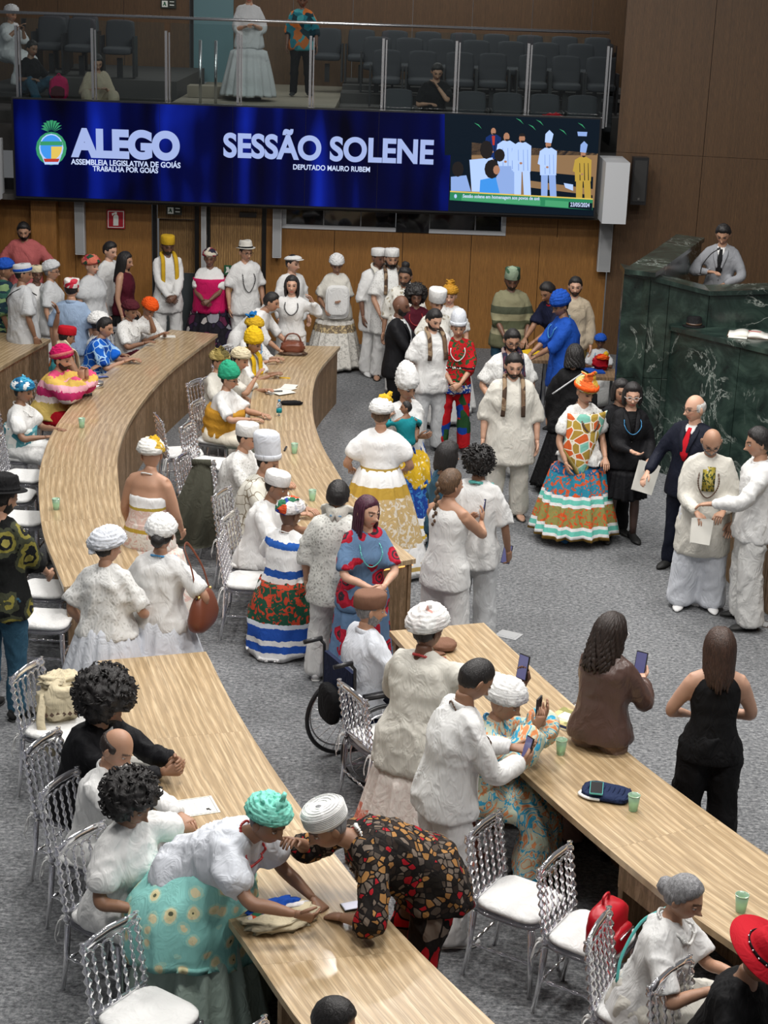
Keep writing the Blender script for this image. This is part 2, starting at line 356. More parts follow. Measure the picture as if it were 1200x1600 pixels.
    def torso(lo_t, hi_t, off, gg, extra_hip=0, n=14, flare=0):
        ts = np.linspace(lo_t, hi_t, n); rings = []; ang = np.linspace(0, 2*math.pi, 20, endpoint=False)
        for t in ts:
            blend = sstep(A([(0.85-t)/.3]))[0]; gk = 1+(gg-1)*(.3+.7*blend); wx = np.interp(t, TX, WX)*s*gk; wy = np.interp(t, TX, WY)*s*(1+(gg-1)*(.3+1.1*blend))
            if fem: wx *= np.interp(t, [-.3, 0, .35, .6, 1], [1.06, 1.06, .92, .95, .93])
            o = off*(1 if t < .9 else .45); fl = flare*max(0, .35-t); wx += o+fl; wy += o+fl*.8
            if t < 0 and pose == 'sit': wy *= 1.1
            yo = (.018*s if (fem and .45 < t < .75) else 0)+(.05*(gg-1)*s*blend if gg > 1 else 0)
            dn = 0 if t >= 0 else 1
            Yv = Yx if t >= 0 else A([0, 1, 0]); Xv = X if t >= 0 else A([1, 0, 0]); cpt = sp(t)
            rings.append(cpt+Yv*yo+np.outer(np.sign(np.cos(ang))*np.abs(np.cos(ang))**.85*wx, Xv)+np.outer(np.sign(np.sin(ang))*np.abs(np.sin(ang))**.85*wy, Yv))
        return loft(rings)
    bm = MB(); bm.add(*torso(-.12, 1.0, -.012 if not bare else 0, g))
    bm.tube([Sj['L']-X*.0, sp(.95)-X*.06*s, sp(.99), sp(.95)+X*.06*s, Sj['R']], A([.054*s*ga, .055*s, .06*s, .055*s, .054*s*ga])*(1 if (bare or (top and top.get('sleeve') == 'tank')) else .74), 10)
    bm.tube([sp(.9), N+nd*.02*s, hx([0, -.012, -.075])], [.065*s, .056*s, .050*s], 12)
    for k in 'RL':
        S, el, wr, dd, pn, sg, cu = arms[k]; P_, r_ = spline([S-X*sg*.01, S*.5+el*.5, el, el*.6+wr*.4, wr], 4, A([.054, .047, .039, .037, .0255])*s*A([ga*1.03, ga*1.05, ga, ga, 1])*A([1, 1, 1, 1, 1] if (bare or (top and top.get('sleeve') == 'tank')) else [.66, .80, .94, 1, 1]))
        bm.tube(P_, r_, 10)
    V, Fc = remesh(bm, min(vox, .016), 3); body = MB(); body.add(V, Fc, c0)
    # hands
    hs = s*(.93 if fem else 1.0); p.hand = {}
    for k in 'RL':
        S, el, wr, dd, pn, sg, cu = arms[k]; th = np.cross(dd, pn)*sg; rings = []; ang = np.linspace(0, 2*math.pi, 10, endpoint=False)
        cols = c0*.97
        for t, wd, tk, th_o in ((-.012, .024, .021, 0), (.012, .029, .019, .002), (.045, .038, .0165, .003), (.078, .041, .013, 0), (.092, .038, .009, 0)):
            rings.append(wr+dd*t*hs+th*th_o*hs+np.outer(np.cos(ang)*wd*hs, th)+np.outer(np.sin(ang)*tk*hs, pn))
        V, Fc = loft(rings)
        if sg < 0: Fc = [f[::-1] for f in Fc]
        body.add(V, Fc, cols); pal = wr+dd*.085*hs; p.hand[k] = (p.w(wr+dd*.08*hs+pn*.02*hs), RW@dd, RW@pn, RW@th)
        for i, (o, ln_) in enumerate(((.030, .070), (.010, .080), (-.010, .074), (-.029, .058))):
            b = pal+th*o*hs-dd*.004*hs; pts = [b]; dr = dd.copy(); aa = cu*(.9+.12*i)
            for j, fr_ in enumerate((.45, .32, .23)):
                an = aa*(.75, .95, .6)[j]*1.15; dr = nrm(dr*math.cos(an)+pn*math.sin(an)-dd*0); pts.append(pts[-1]+dr*ln_*fr_*hs)
            body.tube(pts, A([.0088, .0084, .0076, .0055])*hs, 6 if not far else 5, cols, up=th)
        b = wr+dd*.028*hs+th*.028*hs; t2 = nrm(dd*.75+th*.62+pn*.25); t3 = nrm(dd+th*.12+pn*(.25+.5*cu))
        body.tube([b-t2*.012, b+t2*.034*hs, b+t2*.034*hs+t3*.030*hs, b+t2*.034*hs+t3*.052*hs], A([.013, .011, .009, .0065])*hs, 6, cols, up=pn)
    # head
    D, Fc = HG[hi]; Hp = head_pts(D); col = np.tile(c0, (len(D), 1))
    x, y, z_ = Hp.T; fr = D[:, 1] > .2
    lipc = c0*A([.85, .52, .5]) if not fem else c0*A([.9, .38, .38])
    m = fr & (np.abs(x) < .025) & (np.abs(z_+.062) < .0095); col[m] = lipc
    m = fr & (np.abs(x) > .010) & (np.abs(x) < .052) & (np.abs(z_-.026-.05*np.abs(x)) < .0065); col[m] = c0*.25
    ck = fr & (np.abs(np.abs(x)-.04) < .02) & (np.abs(z_+.025) < .02); col[ck] = col[ck]*A([1.07, .95, .93])
    m = fr & (np.abs(np.abs(x)-.031) < .014) & (np.abs(z_-.008) < .009); col[m] = c0*.62
    if beard:
        bc = A((.012, .010, .010)) if beard != 'grey' else A((.2, .2, .2)); 
    body.add(hx(Hp), Fc, col)
    D2, F2 = ball(10, 6)
    for sg in (1, -1):
        E0 = D2*A([.009, .017, .030])+A([sg*.074, -.006, -.006]); E0[:, 0] += sg*np.clip(-(E0[:, 1]), 0, 1)*.5; body.add(hx(E0), F2, c0*.95)
        if hi and eyes:
            ev = D2*A([.0135, .0115, .0095]); ec = np.where((D2[:, 1:2] > .75), A([[.015, .01, .008]]), A([[.62, .58, .55]])); ev = ev+A([sg*.031, .0745, .006]); body.add(hx(ev), F2, ec)
            lid = D2*A([.0150, .0125, .0080])+A([sg*.031, .0725, .0135]); body.add(hx(lid), F2, c0*.75)
        elif not hi:
            ev = D2*A([.0125, .0095, .0062])+A([sg*.031, .0755, .006]); body.add(hx(ev), F2, A([.03, .02, .018]))
    p.body = body
    # ---- legs and shoes
    fz = 0.; ft = []
    if pose == 'sit':
        kn = [A([sg*.13*(1+.4*(g-1)), .42*s, seat+.045]) for sg in (1, -1)]; an = [A([sg*.12, .38*s, .075]) for sg in (1, -1)]; hj = [A([sg*.10, 0, hipz]) for sg in (1, -1)]
        if seat < .35: kn = [A([sg*.2, .34*s, seat+.22]) for sg in (1, -1)]; an = [A([sg*.14, .48*s, .075]) for sg in (1, -1)]
    else:
        hj = [hip+A([sg*.092*s*(1+.4*(g-1)), 0, 0]) for sg in (1, -1)]
        an = [A([sg*stance*s, -.02, .075*s]) for sg in (1, -1)]
        if feet: an = [A([f_[0], f_[1], .075*s]) for f_ in feet]
        kn = [(hj[i]+an[i])/2+A([0, .03, .01]) for i in (0, 1)]
    p.kn, p.an, p.hj = kn, an, hj
    if bottom and bottom[0] in ('trousers', 'shorts'):
        bmm = MB(); r0 = [.094*s*g, .084*s*g, .064*s, .060*s, .056*s]; lo = bottom[2] if len(bottom) > 2 else .012
        for i in (0, 1):
            ae = an[i]+A([0, 0, -.035]) if pose != 'sit' else an[i]
            kk = kn[i]; q = [hj[i]+A([0, 0, .03]), hj[i]*.5+kk*.5, kk, kk*.45+ae*.55, ae]
            if pose == 'sit': q = [hj[i], hj[i]*.5+kk*.5, kk, kk*.5+ae*.5, ae]
            P_, r_ = spline(q, 4, A(r0)+lo*A([.5, .6, 1.0, 1.2, 1.4])); bmm.tube(P_, r_, 12)
        bmm.add(*torso(-.12 if pose != 'sit' else -.1, .22, .012, g))
        V, Fc = remesh(bmm, vox*1.05, 6); V = folds(V, Fc, .015, seed+9, 1.1); MB().add(V, Fc).obj('trousers', MATS[bottom[1]], e)
    if bottom and bottom[0] == 'skirt':
        # ('skirt', mat, hem radius, hem z, waist t)
        mt, hr_, hz, wt = (list(bottom[1:])+[.36, .06, .18][len(bottom)-2:])[:4] if len(bottom) < 5 else bottom[1:5]
        hr_ *= .5+.5*g
        if pose != 'sit':
            n, k = 22, 84; ang = np.linspace(0, 2*math.pi, k, endpoint=False); top_c = sp(wt); rings = []; ph = rnd.random()*6; wpl = 13+seed % 6
            w0 = np.interp(wt, TX, WX)*s*g+.015; d0 = np.interp(wt, TX, WY)*s*(1+1.3*(g-1))+.018
            for i in range(n):
                u = i/(n-1); zz = top_c[2]*(1-u)+hz*u; q = u**(1.25 if top and top.get('hem', -.25) < -.3 else .75); hipb = 1+.0*u
                rx = w0+(hr_-w0)*q; ry = d0+(hr_*.92-d0)*q; am = (.022*u+.004)*(hr_/.36); hemz = hip[2]+T*(top.get('hem', -.25) if top else 0); cv = zz > hemz-.01 and top is not None and top.get('hem', -.25) < -.12; rx, ry, am = (min(rx, w0*.97), min(ry, d0*.97), am*.1) if cv else (rx, ry, am); cx = hip*(1)*A([1, 1, 0]); c_ = top_c*(1-sstep(A([u*2.2]))[0])+A([0, hip[1]*.5, 0])*sstep(A([u*2.2]))[0]
                pl = np.sin(ang*wpl+ph+.8*np.sin(ang*3+u*2+ph))*am+.5*am*np.sin(ang*(wpl*1.7)+1+2*ph)
                rings.append(np.stack([c_[0]+np.cos(ang)*(rx+pl), c_[1]+np.sin(ang)*(ry+pl), np.full(k, zz)+.008*np.sin(ang*5+ph)*u], 1))
            inn = rings[-1].copy(); inn[:, :2] = (inn[:, :2]-inn[:, :2].mean(0))*.93+inn[:, :2].mean(0); inn[:, 2] += .03; rings.append(inn)
            V, Fc = loft(rings); V = V+A([0, 0, 0]); MB().add(V, Fc).obj('skirt', MATS[mt], e)
        else:
            bmm = MB(); hwx = .19*g; q = [A([0, -.10, hipz+.02]), A([0, .02, hipz-.0]), A([0, .25, seat+.06]), A([0, .40*s, seat+.03]), A([0, .47*s, seat-.10]), A([0, .46*s, .25]), A([0, .46*s, hz+.02])]
            P_ = spline(q, 3); n = len(P_); u = np.linspace(0, 1, n); rx = np.interp(u, [0, .3, .6, 1], [hwx*.95, hwx*1.15, hwx*1.15, hr_*.95]); ry = np.interp(u, [0, .3, .6, 1], [.12*g, .10*g, .10, .15])
            bmm.tube(P_, rx, 22, flat=ry, up=None); bmm.add(*torso(-.25, wt, .02, g*1.03))
            V, Fc = remesh(bmm, vox*1.15, 7); V = folds(V, Fc, .02, seed+4, .9); MB().add(V, Fc).obj('skirt', MATS[mt], e)
    # shins/feet skin where trousers end
    if legs:
        for i in (0, 1):
            body.tube([hj[i]+A([0, 0, .02]), hj[i]*.5+kn[i]*.5, kn[i], kn[i]*.6+an[i]*.4, kn[i]*.25+an[i]*.75, an[i]+A([0, 0, -.01])], A([.07, .062, .048, .050, .040, .033])*s, 10, c0 if legs is True else A(legs))
        for i, sg in enumerate((1, -1)):
            f0 = an[i]; fw = nrm(A([sg*.18, 1, 0])); yy = np.linspace(0, 1, 9); prof_w = A([.026, .034, .033, .034, .040, .045, .044, .034, .012])*s; prof_h = A([.030, .044, .046, .040, .032, .026, .021, .016, .008])*s
            pts = [A([f0[0], f0[1], 0])+fw*(-.07+.25*u_)*s+A([0, 0, prof_h[j]+.006]) for j, u_ in enumerate(yy)]
            if shoes is None: body.tube(pts, prof_w, 10, c0*.95, flat=prof_h, up=(0, 0, 1))
            elif shoes == 'sandal':
                body.tube(pts, prof_w*.92, 10, c0*.95, flat=prof_h*.9, up=(0, 0, 1)); sm = MB()
                sm.tube([q_*A([1, 1, 0])+A([0, 0, .008]) for q_ in pts], prof_w*1.08, 10, flat=.008, up=(0, 0, 1))
                sm.tube([pts[4]+A([.05*s, 0, -.02]), pts[4]+A([0.02, 0, .035*s]), pts[5]+A([-.02, 0, .032*s]), pts[4]+A([-.05*s, 0, -.02])], .009, 6); sm.obj('sandal', plain('sandal_black', (.02, .018, .016), .6), e)
            else:
                sm = MB(); sm.tube(pts, prof_w*1.08, 12, flat=prof_h*1.05, up=(0, 0, 1)); sm.tube([pts[1], pts[2]+A([0, 0, .035*s])], [.042*s, .040*s], 10)
                so = sm.obj('shoe', cloth('shoe_%02d%02d%02d' % tuple(int(v*99) for v in shoes), shoes, .1, .5), e)
                if hi: MB().tube([q_*A([1, 1, 0])+A([0, 0, .007]) for q_ in pts], prof_w*1.14, 12, flat=.007, up=(0, 0, 1)).obj('sole', plain('white_sole' if max(shoes) > .3 or shoes[0] < .03 and not fem and seed % 2 else 'dark_sole', (.6, .6, .58) if max(shoes) > .3 or shoes[0] < .03 and not fem and seed % 2 else (.02, .02, .02), .6), so)
    body.obj('body', SKM, e, colors=True)
    # ---- top garment
    if top:
        hem = top.get('hem', -.25); lo = top.get('loose', .02)*s*.75; sl = top.get('sleeve', 'short'); bmm = MB(); cn = top.get('name', 'shirt')
        tt = .975 if sl not in ('bare', 'tank') else (.66 if sl == 'bare' else .93)
        bmm.add(*torso(hem, tt, lo, g, n=18, flare=top.get('flare', .02)))
        if sl != 'bare':
            ny = .95; rr = .050*s*ga+lo*.35; yk = .72 if sl == 'tank' else 1.0
            bmm.tube([sp(.88)+(Sj['L']-sp(.88))*yk, sp(ny)-X*.065*s, sp(ny+.015), sp(ny)+X*.065*s, sp(.88)+(Sj['R']-sp(.88))*yk], [rr, rr, rr*.95, rr, rr], 10)
        for k in 'RL':
            S, el, wr, dd, pn, sg, cu = arms[k]; rb = .051*s*ga+lo*.5
            if sl == 'short': bmm.tube([S-X*sg*.03, S*.5+el*.5, S*.12+el*.88], [rb, rb*1.06, rb*1.12+lo*.4], 12)
            if sl == 'puff': bmm.tube([S-X*sg*.03, S*.7+el*.3, S*.35+el*.65, S*.2+el*.8], [rb, rb*1.30, rb*1.38, rb*1.0], 14)
            if sl == 'cap': bmm.tube([S-X*sg*.03, S*.6+el*.4], [rb, rb*1.12], 12)
            if sl == 'half': P_, r_ = spline([S-X*sg*.03, S*.5+el*.5, el, el*.75+wr*.25], 3, [rb, rb*1.05, rb*1.05, rb*1.15]); bmm.tube(P_, r_, 12)
            if sl == 'long': P_, r_ = spline([S-X*sg*.03, S*.5+el*.5, el, el*.5+wr*.5, el*.04+wr*.96], 3, [rb, rb*1.0, rb*.95, rb*.85+lo*.2, .034*s+lo*.4]); bmm.tube(P_, r_, 12)
            if sl == 'wide': P_, r_ = spline([S-X*sg*.03, S*.5+el*.5, el, el*.2+wr*.8], 3, [rb, rb*1.1, rb*1.3, rb*1.6]); bmm.tube(P_, r_, 12)
        V, Fc = remesh(bmm, vox, 5); V = folds(V, Fc, top.get('fold', .017), seed); so = MB().add(V, Fc).obj(cn, MATS[top['mat']], e); p.shirt = so
        if cn == 'jacket' and top['mat'] != 'leather_jacket':
            for sg in (1, -1):
                lm = MB(); lp = [sp(1.0)+X*sg*.062*s+Yx*.03*s, sp(.93)+X*sg*.066*s+Yx*(front(.93)*.9), sp(.78)+X*sg*.052*s+Yx*(front(.78)+.002), sp(.60)+X*sg*.030*s+Yx*(front(.6)+.003), sp(.44)+X*sg*.006*s+Yx*(front(.44)+.003)]
                lm.tube(spline(lp, 3), np.interp(np.linspace(0, 1, 13), [0, .4, 1], [.016, .028, .008])*s, 8, flat=.006, up=Yx); lm.obj('lapel', MATS[top['mat']], so)
            MB().tube([sp(1.0)+Yx*(front(.97)*.8), sp(.90)+Yx*(front(.9)-.004), sp(.62)+Yx*(front(.62)-.002)], A([.05, .045, .010])*s, 8, flat=.006, up=Yx).obj('shirt_front', MATS['white_cloth' if collar else 'black_cloth'], so)
            for t_ in (.40, .26): MB().add(*(lambda q: (q[0]*.007+sp(t_)+Yx*(front(t_)+.003), q[1]))(ball(8, 4))).obj('button', MATS['bead_black'], so)
    if collar:
        cm = MB(); cy = []; cr = []
        for i in range(17):
            t = i/16*2*math.pi; an_ = t; pt = sp(1.03-.07*(1+math.cos(an_))/2)+X*math.sin(an_)*.066*s+Yx*math.cos(an_)*.068*s; cy.append(pt)
        cm.tube(cy, .009*s, 8, flat=.024*s, up=d); cm.obj('collar', MATS[collar], e)
    for bd in beads:
        mt, drop = bd[0], bd[1]; rd = bd[2] if len(bd) > 2 else .006; V0 = []
        chest = np.interp(.6, TX, WY)*s*g+(top.get('loose', .02) if top else 0)+.03
        for i in range(49):
            t = i/48*2*math.pi; c_ = (1-math.cos(t))/2; tz = 1.0-drop*c_; k_ = sstep(A([c_*2.2]))[0]; fwd = -.075*s*(1-k_)+k_*(front(tz)+rd+.004); wd = (.068+.02*math.sin(c_*math.pi))*s
            V0.append(sp(tz+.05*(1-k_))+Yx*fwd+X*math.sin(t)*wd)
        bm_ = MB(); P_ = spline(V0, 3); r_ = rd*(1+.45*np.sin(np.arange(len(P_))*2.1)); bm_.tube(P_, r_, 6); bm_.obj('bead_necklace', MATS[mt], e)
    if scarf:
        mt, drop, wd = scarf; sm = MB(); pts = []
        chest = np.interp(.6, TX, WY)*s*g+(top.get('loose', .02))+.022
        for sg in (1, -1):
            pts = [sp(1.05)-Yx*.085*s, sp(1.10)+X*sg*.078*s-Yx*.01*s, sp(1.03)+X*sg*.088*s+Yx*(front(.93)*.85+.012), sp(.9)+X*sg*.09*s+Yx*(front(.88)+.016), sp(.8)+X*sg*.092*s+Yx*(front(.75)*.97+.01), sp(.6)+X*sg*.095*s+Yx*(front(.6)*.98+.012), sp(1-drop*.7)+X*sg*.095*s+Yx*(front(max(0, 1-drop*.7))+.014), sp(1-drop)+X*sg*.10*s+Yx*(front(max(-.2, 1-drop))+.016)]
            sm.tube(spline(pts, 4), wd*.5, 8, flat=.012, up=Yx)
        sm.obj('scarf', MATS[mt], e)
    # ---- hair
    def add_h(nm, V, Fc, m, par=e, **k): return MB().add(hx(V), Fc).obj(nm, m, par, **k)
    az = np.abs(np.arctan2(D[:, 0], D[:, 1]))/D2R
    if hair:
        ht, hc = hair[0], HM[hair[1]]; thr = np.interp(az, [0, 40, 70, 85, 105, 135, 180], [.070, .062, .035, .0, -.04, -.062, -.068])
        hatted = hat is not None
        if ht in ('short', 'crop', 'long', 'curlylong', 'bun', 'braid', 'bob', 'braids'):
            off = {'short': .016, 'crop': .006, 'bob': .022}.get(ht, .014); 
            if hatted: off = .007
            add_h('hair', shell(D, Hp, off, (z_-thr)/.018, 0 if ht == 'crop' else .003, 45, seed), HG[hi][1], hc)
        if ht == 'fringe':
            th2 = np.interp(az, [0, 60, 80, 180], [.2, .2, -.02, -.06]); m = np.minimum((z_-th2)/.012, (.052-z_)/.02); add_h('hair', shell(D, Hp, .009, m, .001, 45, seed), HG[hi][1], hc)
        if ht in ('afro', 'curly'):
            Rr = hair[2] if len(hair) > 2 else .14; DD, FF = sph(np.linspace(0, 2*math.pi, 72, endpoint=False), np.linspace(-80, 86, 44)*D2R); rr = Rr*(1+.07*vnoise(DD*5, seed)+.06*vnoise(DD*13, seed+1)+.075*vnoise(DD*27, seed+2))
            q = DD*rr[:, None]*A([1, 1, .95])+A([0, -.035, .030]); fc = sstep((q[:, 1]-.015)/.05)*sstep((.065-q[:, 2])/.03)*sstep((.085-np.abs(q[:, 0]))/.03+.4)
            q = q*(1-.62*fc[:, None])+A([0, -.04, 0])*fc[:, None]; lowz = q[:, 2] < -.09*(Rr/.13); q[lowz, 2] = -.09*(Rr/.13)+(q[lowz, 2]+.09*(Rr/.13))*.3; add_h('hair', q, FF, hc)
            cm = MB(); rg = np.random.RandomState(seed)
            for _ in range(260 if hi else 60):
                dd_ = nrm(rg.normal(size=3)); b = dd_*Rr*1.0*A([1, 1, .95])+A([0, -.035, .030])
                if b[1] > .0 and b[2] < .075: continue
                if b[2] < -.07: continue
                tn = nrm(np.cross(dd_, rg.normal(size=3))); cm.tube([hx([b-dd_*.012])[0], hx([b+dd_*.008+tn*.012])[0], hx([b+dd_*.018])[0], hx([b+dd_*.020-tn*.012])[0]], [.007*s, .006*s, .005*s, .002*s], 5)
            cm.obj('hair_curls', hc, e, kind='stuff')
        if ht in ('long', 'curlylong', 'bob', 'braids'):
            ln_ = hair[2] if len(hair) > 2 else .32; lm = MB(); rg = np.random.RandomState(seed); n = 34 if ht != 'braids' else 22; amp = .014 if ht == 'curlylong' else .002
            for i in range(n):
                azd = -112+224*i/(n-1); aa = (180+azd)*D2R; dr = A([math.sin(aa), math.cos(aa)]); fr_ = rg.rand(); LL = ln_*(.88+.16*fr_)*(1-.12*abs(azd)/112)
                pts = []
                for u in np.linspace(0, 1, 15):
                    if u < .35: q = u/.35; el_ = (78-86*q)*D2R; rx, ry = .082*math.cos(el_), .104*math.cos(el_); pt = A([dr[0]*rx, dr[1]*ry-.004, .122*math.sin(el_)+.004])
                    else:
                        q = (u-.35)/.65; o = 1-.10*q; pt = A([dr[0]*.084*(o+.25*q*(ht == 'curlylong')), dr[1]*(.106)*o-.01*q, -.014-LL*q])
                    pt[:2] += amp*u*A([math.sin(u*26+i*2.3), math.cos(u*24+i*1.7)]); pts.append(pt)
                rr = np.interp(np.linspace(0, 1, 15), [0, .3, .8, 1], [.010, .018, .017, .005])*(.62 if ht == 'braids' else 1)
                if ht == 'braids': rr = rr*(1+.2*np.sin(np.arange(15)*2.5))
                lm.tube(hx(pts), rr*s, 7)
            lm.obj('hair_locks', hc, e, kind='stuff')
        if ht == 'bun':
            DD, FF = ball(16, 10); bp = hair[2] if len(hair) > 2 else (0, -.06, .12); add_h('hair_bun', DD*(.050+.006*vnoise(DD*6, seed)[:, None])+A(bp), FF, hc)
        if ht == 'braid':
            bmm = MB(); DD, FF = ball(10, 6)
            for i in range(11):
                sg = 1 if i % 2 else -1; bmm.add(hx(DD*A([.020, .018, .024])*(1-.04*i)+A([sg*.010+(hair[2] if len(hair) > 2 else 0), -.105-.002*i, .01-.030*i])), FF)
            bmm.obj('braid', hc, e)
    if beard:
        thb = np.interp(az, [0, 20, 45, 75, 95, 180], [-.040, -.044, -.052, -.02, .0, -.3]); m = np.minimum((thb-z_)/.010, (100-az)/8); lipm = (np.abs(x) < .020) & (np.abs(z_+.062) < .006) & (D[:, 1] > 0)
        m = np.where(lipm, -1, m); add_h('beard', shell(D, Hp, .007 if beard != 'full' else .014, m, .0015, 60, seed), HG[hi][1], HM[beard if beard in HM else 'black'])
    # ---- headwear
    if hat: build_hat(p, hat, e)
    if glasses:
        gm = MB()
        for sg in (1, -1):
            t = np.linspace(0, 2*math.pi, 15); gm.tube(hx(np.stack([sg*.033+.023*np.cos(t), np.full(15, .098), .006+.018*np.sin(t)], 1)), .0022*s, 5)
            gm.tube(hx([[sg*.056, .097, .010], [sg*.076, .07, .010], [sg*.078, -.005, .006]]), .0022*s, 5)
        gm.tube(hx([[-.011, .099, .010], [0, .104, .012], [.011, .099, .010]]), .0022*s, 5); gm.obj('glasses', plain(glasses, {'dark_frame': (.02, .02, .02), 'gold_frame': (.6, .42, .2), 'clear_frame': (.7, .7, .7)}[glasses], .3), e)
    if extra: extra(p)
    if chair:
        off = RW@A([0, .0-.12*(g-1), 0]); add_chair(root[0]+off[0], root[1]+off[1], ax, chair)
    return p
def hash_(s):
    h = 5
    for c in s: h = (h*33+ord(c)) & 0xffffff
    return h
def build_hat(p, hat, e):
    kind, mt = hat[0], MATS[hat[1]]; o = hat[2] if len(hat) > 2 else {}; hx = p.hx; seed = p.seed; DEG = math.pi/180
    tilt = A(rotm(0, -o.get('tilt', 14), o.get('roll', 0))); c0 = A([0, -.012, .050])
    def TX_(V): return hx((np.asarray(V, float)@tilt.T)+c0)
    if kind == 'turban':
        k, n = 64, 34; DD, FF = sph(np.linspace(0, 2*math.pi, k, endpoint=False), np.linspace(-60, 86, n)*DEG); sz = o.get('size', 1.); tall = o.get('tall', 1.)
        rx, ry, rz = .097*sz, .116*sz, .078*sz*tall; ang = np.arctan2(DD[:, 0], DD[:, 1])
        slant = DD[:, 2]*5.5+.9*np.abs(np.sin(ang*.5+.5))*(1 if o.get('cross', 1) else 0)+.5*np.cos(ang)+.35*vnoise(DD*3, seed)
        rid = np.abs(((slant*o.get('wraps', 1.)) % 1)-.5)*2
        ds = (1-rid**2)*.012*o.get('ridge', 1.)+.006*vnoise(DD*7, seed)+.004*vnoise(DD*16, seed+2)
        q = DD*A([rx, ry, rz])+DD*ds[:, None]; lowr = sstep((-DD[:, 2])/.9); q[:, :2] *= (1-.20*lowr)[:, None]; q[:, 2] = np.where(q[:, 2] < 0, q[:, 2]*.55, q[:, 2]*1.12)
        ho = MB().add(TX_(q), FF).obj(o.get('name', 'headwrap'), mt, e); m2 = MATS[o['mat2']] if 'mat2' in o else mt
        kn = o.get('knot')
        if kn is not None:
            kb = MB(); D2, F2 = ball(18, 12); kr = o.get('kr', .045); fx = DD if False else D2
            kb.add(TX_(D2*kr*A([1.25, .9, 1])*(1+.22*vnoise(D2*3, seed)+.12*vnoise(D2*8, seed))[:, None]+A(kn)), F2)
            rg = np.random.RandomState(seed)
            for i in range(o.get('tails', 3)):
                dv = nrm(A(o.get('tdir', (0, 0, 1)))+rg.normal(size=3)*.55); b = A(kn); kb.tube(TX_(spline([b, b+dv*kr*.9, b+dv*kr*1.6+rg.normal(size=3)*.012], 3)), np.interp(np.linspace(0, 1, 7), [0, .5, 1], [.016, .030, .018])*p.s*kr/.045, 9, flat=.008*p.s)
            kb.obj('headwrap_knot', m2, ho)
        if 'band' in o:
            t = np.linspace(0, 2*math.pi, 41); pts = np.stack([np.sin(t)*(rx+.006), np.cos(t)*(ry+.006), np.full(41, .012)+.012*np.cos(t)], 1)
            MB().tube(TX_(pts), .010*p.s, 8, flat=.020*p.s, up=A([0, 0, 1])).obj('headwrap_band', MATS[o['band']], ho)
    elif kind == 'cap':
        hgt = o.get('h', .075); fl = o.get('flare', 0.); k = 40; t = np.linspace(0, 2*math.pi, k, endpoint=False); rings = []; sz = o.get('size', 1.)
        for z, r in ((-.018, 1.0), (-.014, 1.03), (hgt*.5-.01, 1.03+fl*.5), (hgt-.012, 1.0+fl), (hgt, .93+fl), (hgt+.006, .70+fl*.7), (hgt+.008, .3)):
            rings.append(np.stack([np.cos(t)*.087*r*sz, np.sin(t)*.105*r*sz, np.full(k, z)+(.004*vnoise(np.stack([np.cos(t)*3, np.sin(t)*3, t*0+z*30], 1), seed) if z > 0 else 0)+o.get('slope', 0)*np.sin(t)*(z > hgt*.4)], 1))
        V, Fc = loft(rings); V = V+A([0, 0, -.004])
        if o.get('soft'): V = V+(vnoise(V*14, seed)*.009)[:, None]*A([1, 1, .6])
        ho = MB().add(TX_(V), Fc).obj(o.get('name', 'cap'), mt, e)
        if o.get('rings'):
            rm = MB()
            for rr in (.35, .55, .75, .92):
                tt = np.linspace(0, 2*math.pi, 33); rm.tube(TX_(np.stack([np.cos(tt)*.085*rr*(1+fl), np.sin(tt)*.1*rr*(1+fl), np.full(33, hgt+.004-.004*(rr > .9))], 1)), .0022, 5)
            for zz in np.linspace(-.005, hgt-.018, 7): tt = np.linspace(0, 2*math.pi, 41); rm.tube(TX_(np.stack([np.cos(tt)*.091, np.sin(tt)*.110, np.full(41, zz)], 1)), .002, 5)
            rm.obj('stitched_ring', mt, ho)
        if 'band' in o:
            tt = np.linspace(0, 2*math.pi, 41); MB().tube(TX_(np.stack([np.cos(tt)*.090*sz, np.sin(tt)*.109*sz, np.full(41, .004)], 1)), .005, 8, flat=.017, up=(0, 0, 1)).obj('hat_band', MATS[o['band']], ho)
        if 'edge' in o:
            tt = np.linspace(0, 2*math.pi, 41); MB().tube(TX_(np.stack([np.cos(tt)*.087*sz*(1+fl), np.sin(tt)*.105*sz*(1+fl), np.full(41, hgt-.006)], 1)), .004, 6).obj('hat_trim', MATS[o['edge']], ho)
    elif kind in ('tall', 'cone'):
        k = 40; t = np.linspace(0, 2*math.pi, k, endpoint=False); rings = []; hgt = o.get('h', .17); prof = [(-.018, 1.), (.0, 1.03), (.3, 1.04), (.55, .98), (.8, .8), (.95, .5), (1., .15)] if kind == 'cone' else [(-.02, 1.), (.0, 1.03), (.3, 1.07), (.6, 1.10), (.85, 1.05), (.95, .85), (1., .3)]
        for u, r in prof:
            z = u*hgt if u > 0 else u; rings.append(np.stack([np.cos(t)*.088*r, np.sin(t)*.106*r-.02*u*o.get('back', 1), np.full(k, z)], 1))
        P_ = []; V, Fc = loft(rings); V = V+(vnoise(V*11, seed)*.010*np.clip(V[:, 2]/.05, 0, 1))[:, None]*A([1, 1, .5])
        ho = MB().add(TX_(V), Fc).obj(o.get('name', 'tall_hat'), mt, e)
        tt = np.linspace(0, 2*math.pi, 41); MB().tube(TX_(np.stack([np.cos(tt)*.092, np.sin(tt)*.110, np.full(41, .008)], 1)), .006, 8, flat=.020, up=(0, 0, 1)).obj('hat_band', MATS[o.get('band', hat[1])], ho)
    elif kind == 'fedora':
        k = 48; t = np.linspace(0, 2*math.pi, k, endpoint=False); br = o.get('brim', .062); rings = []
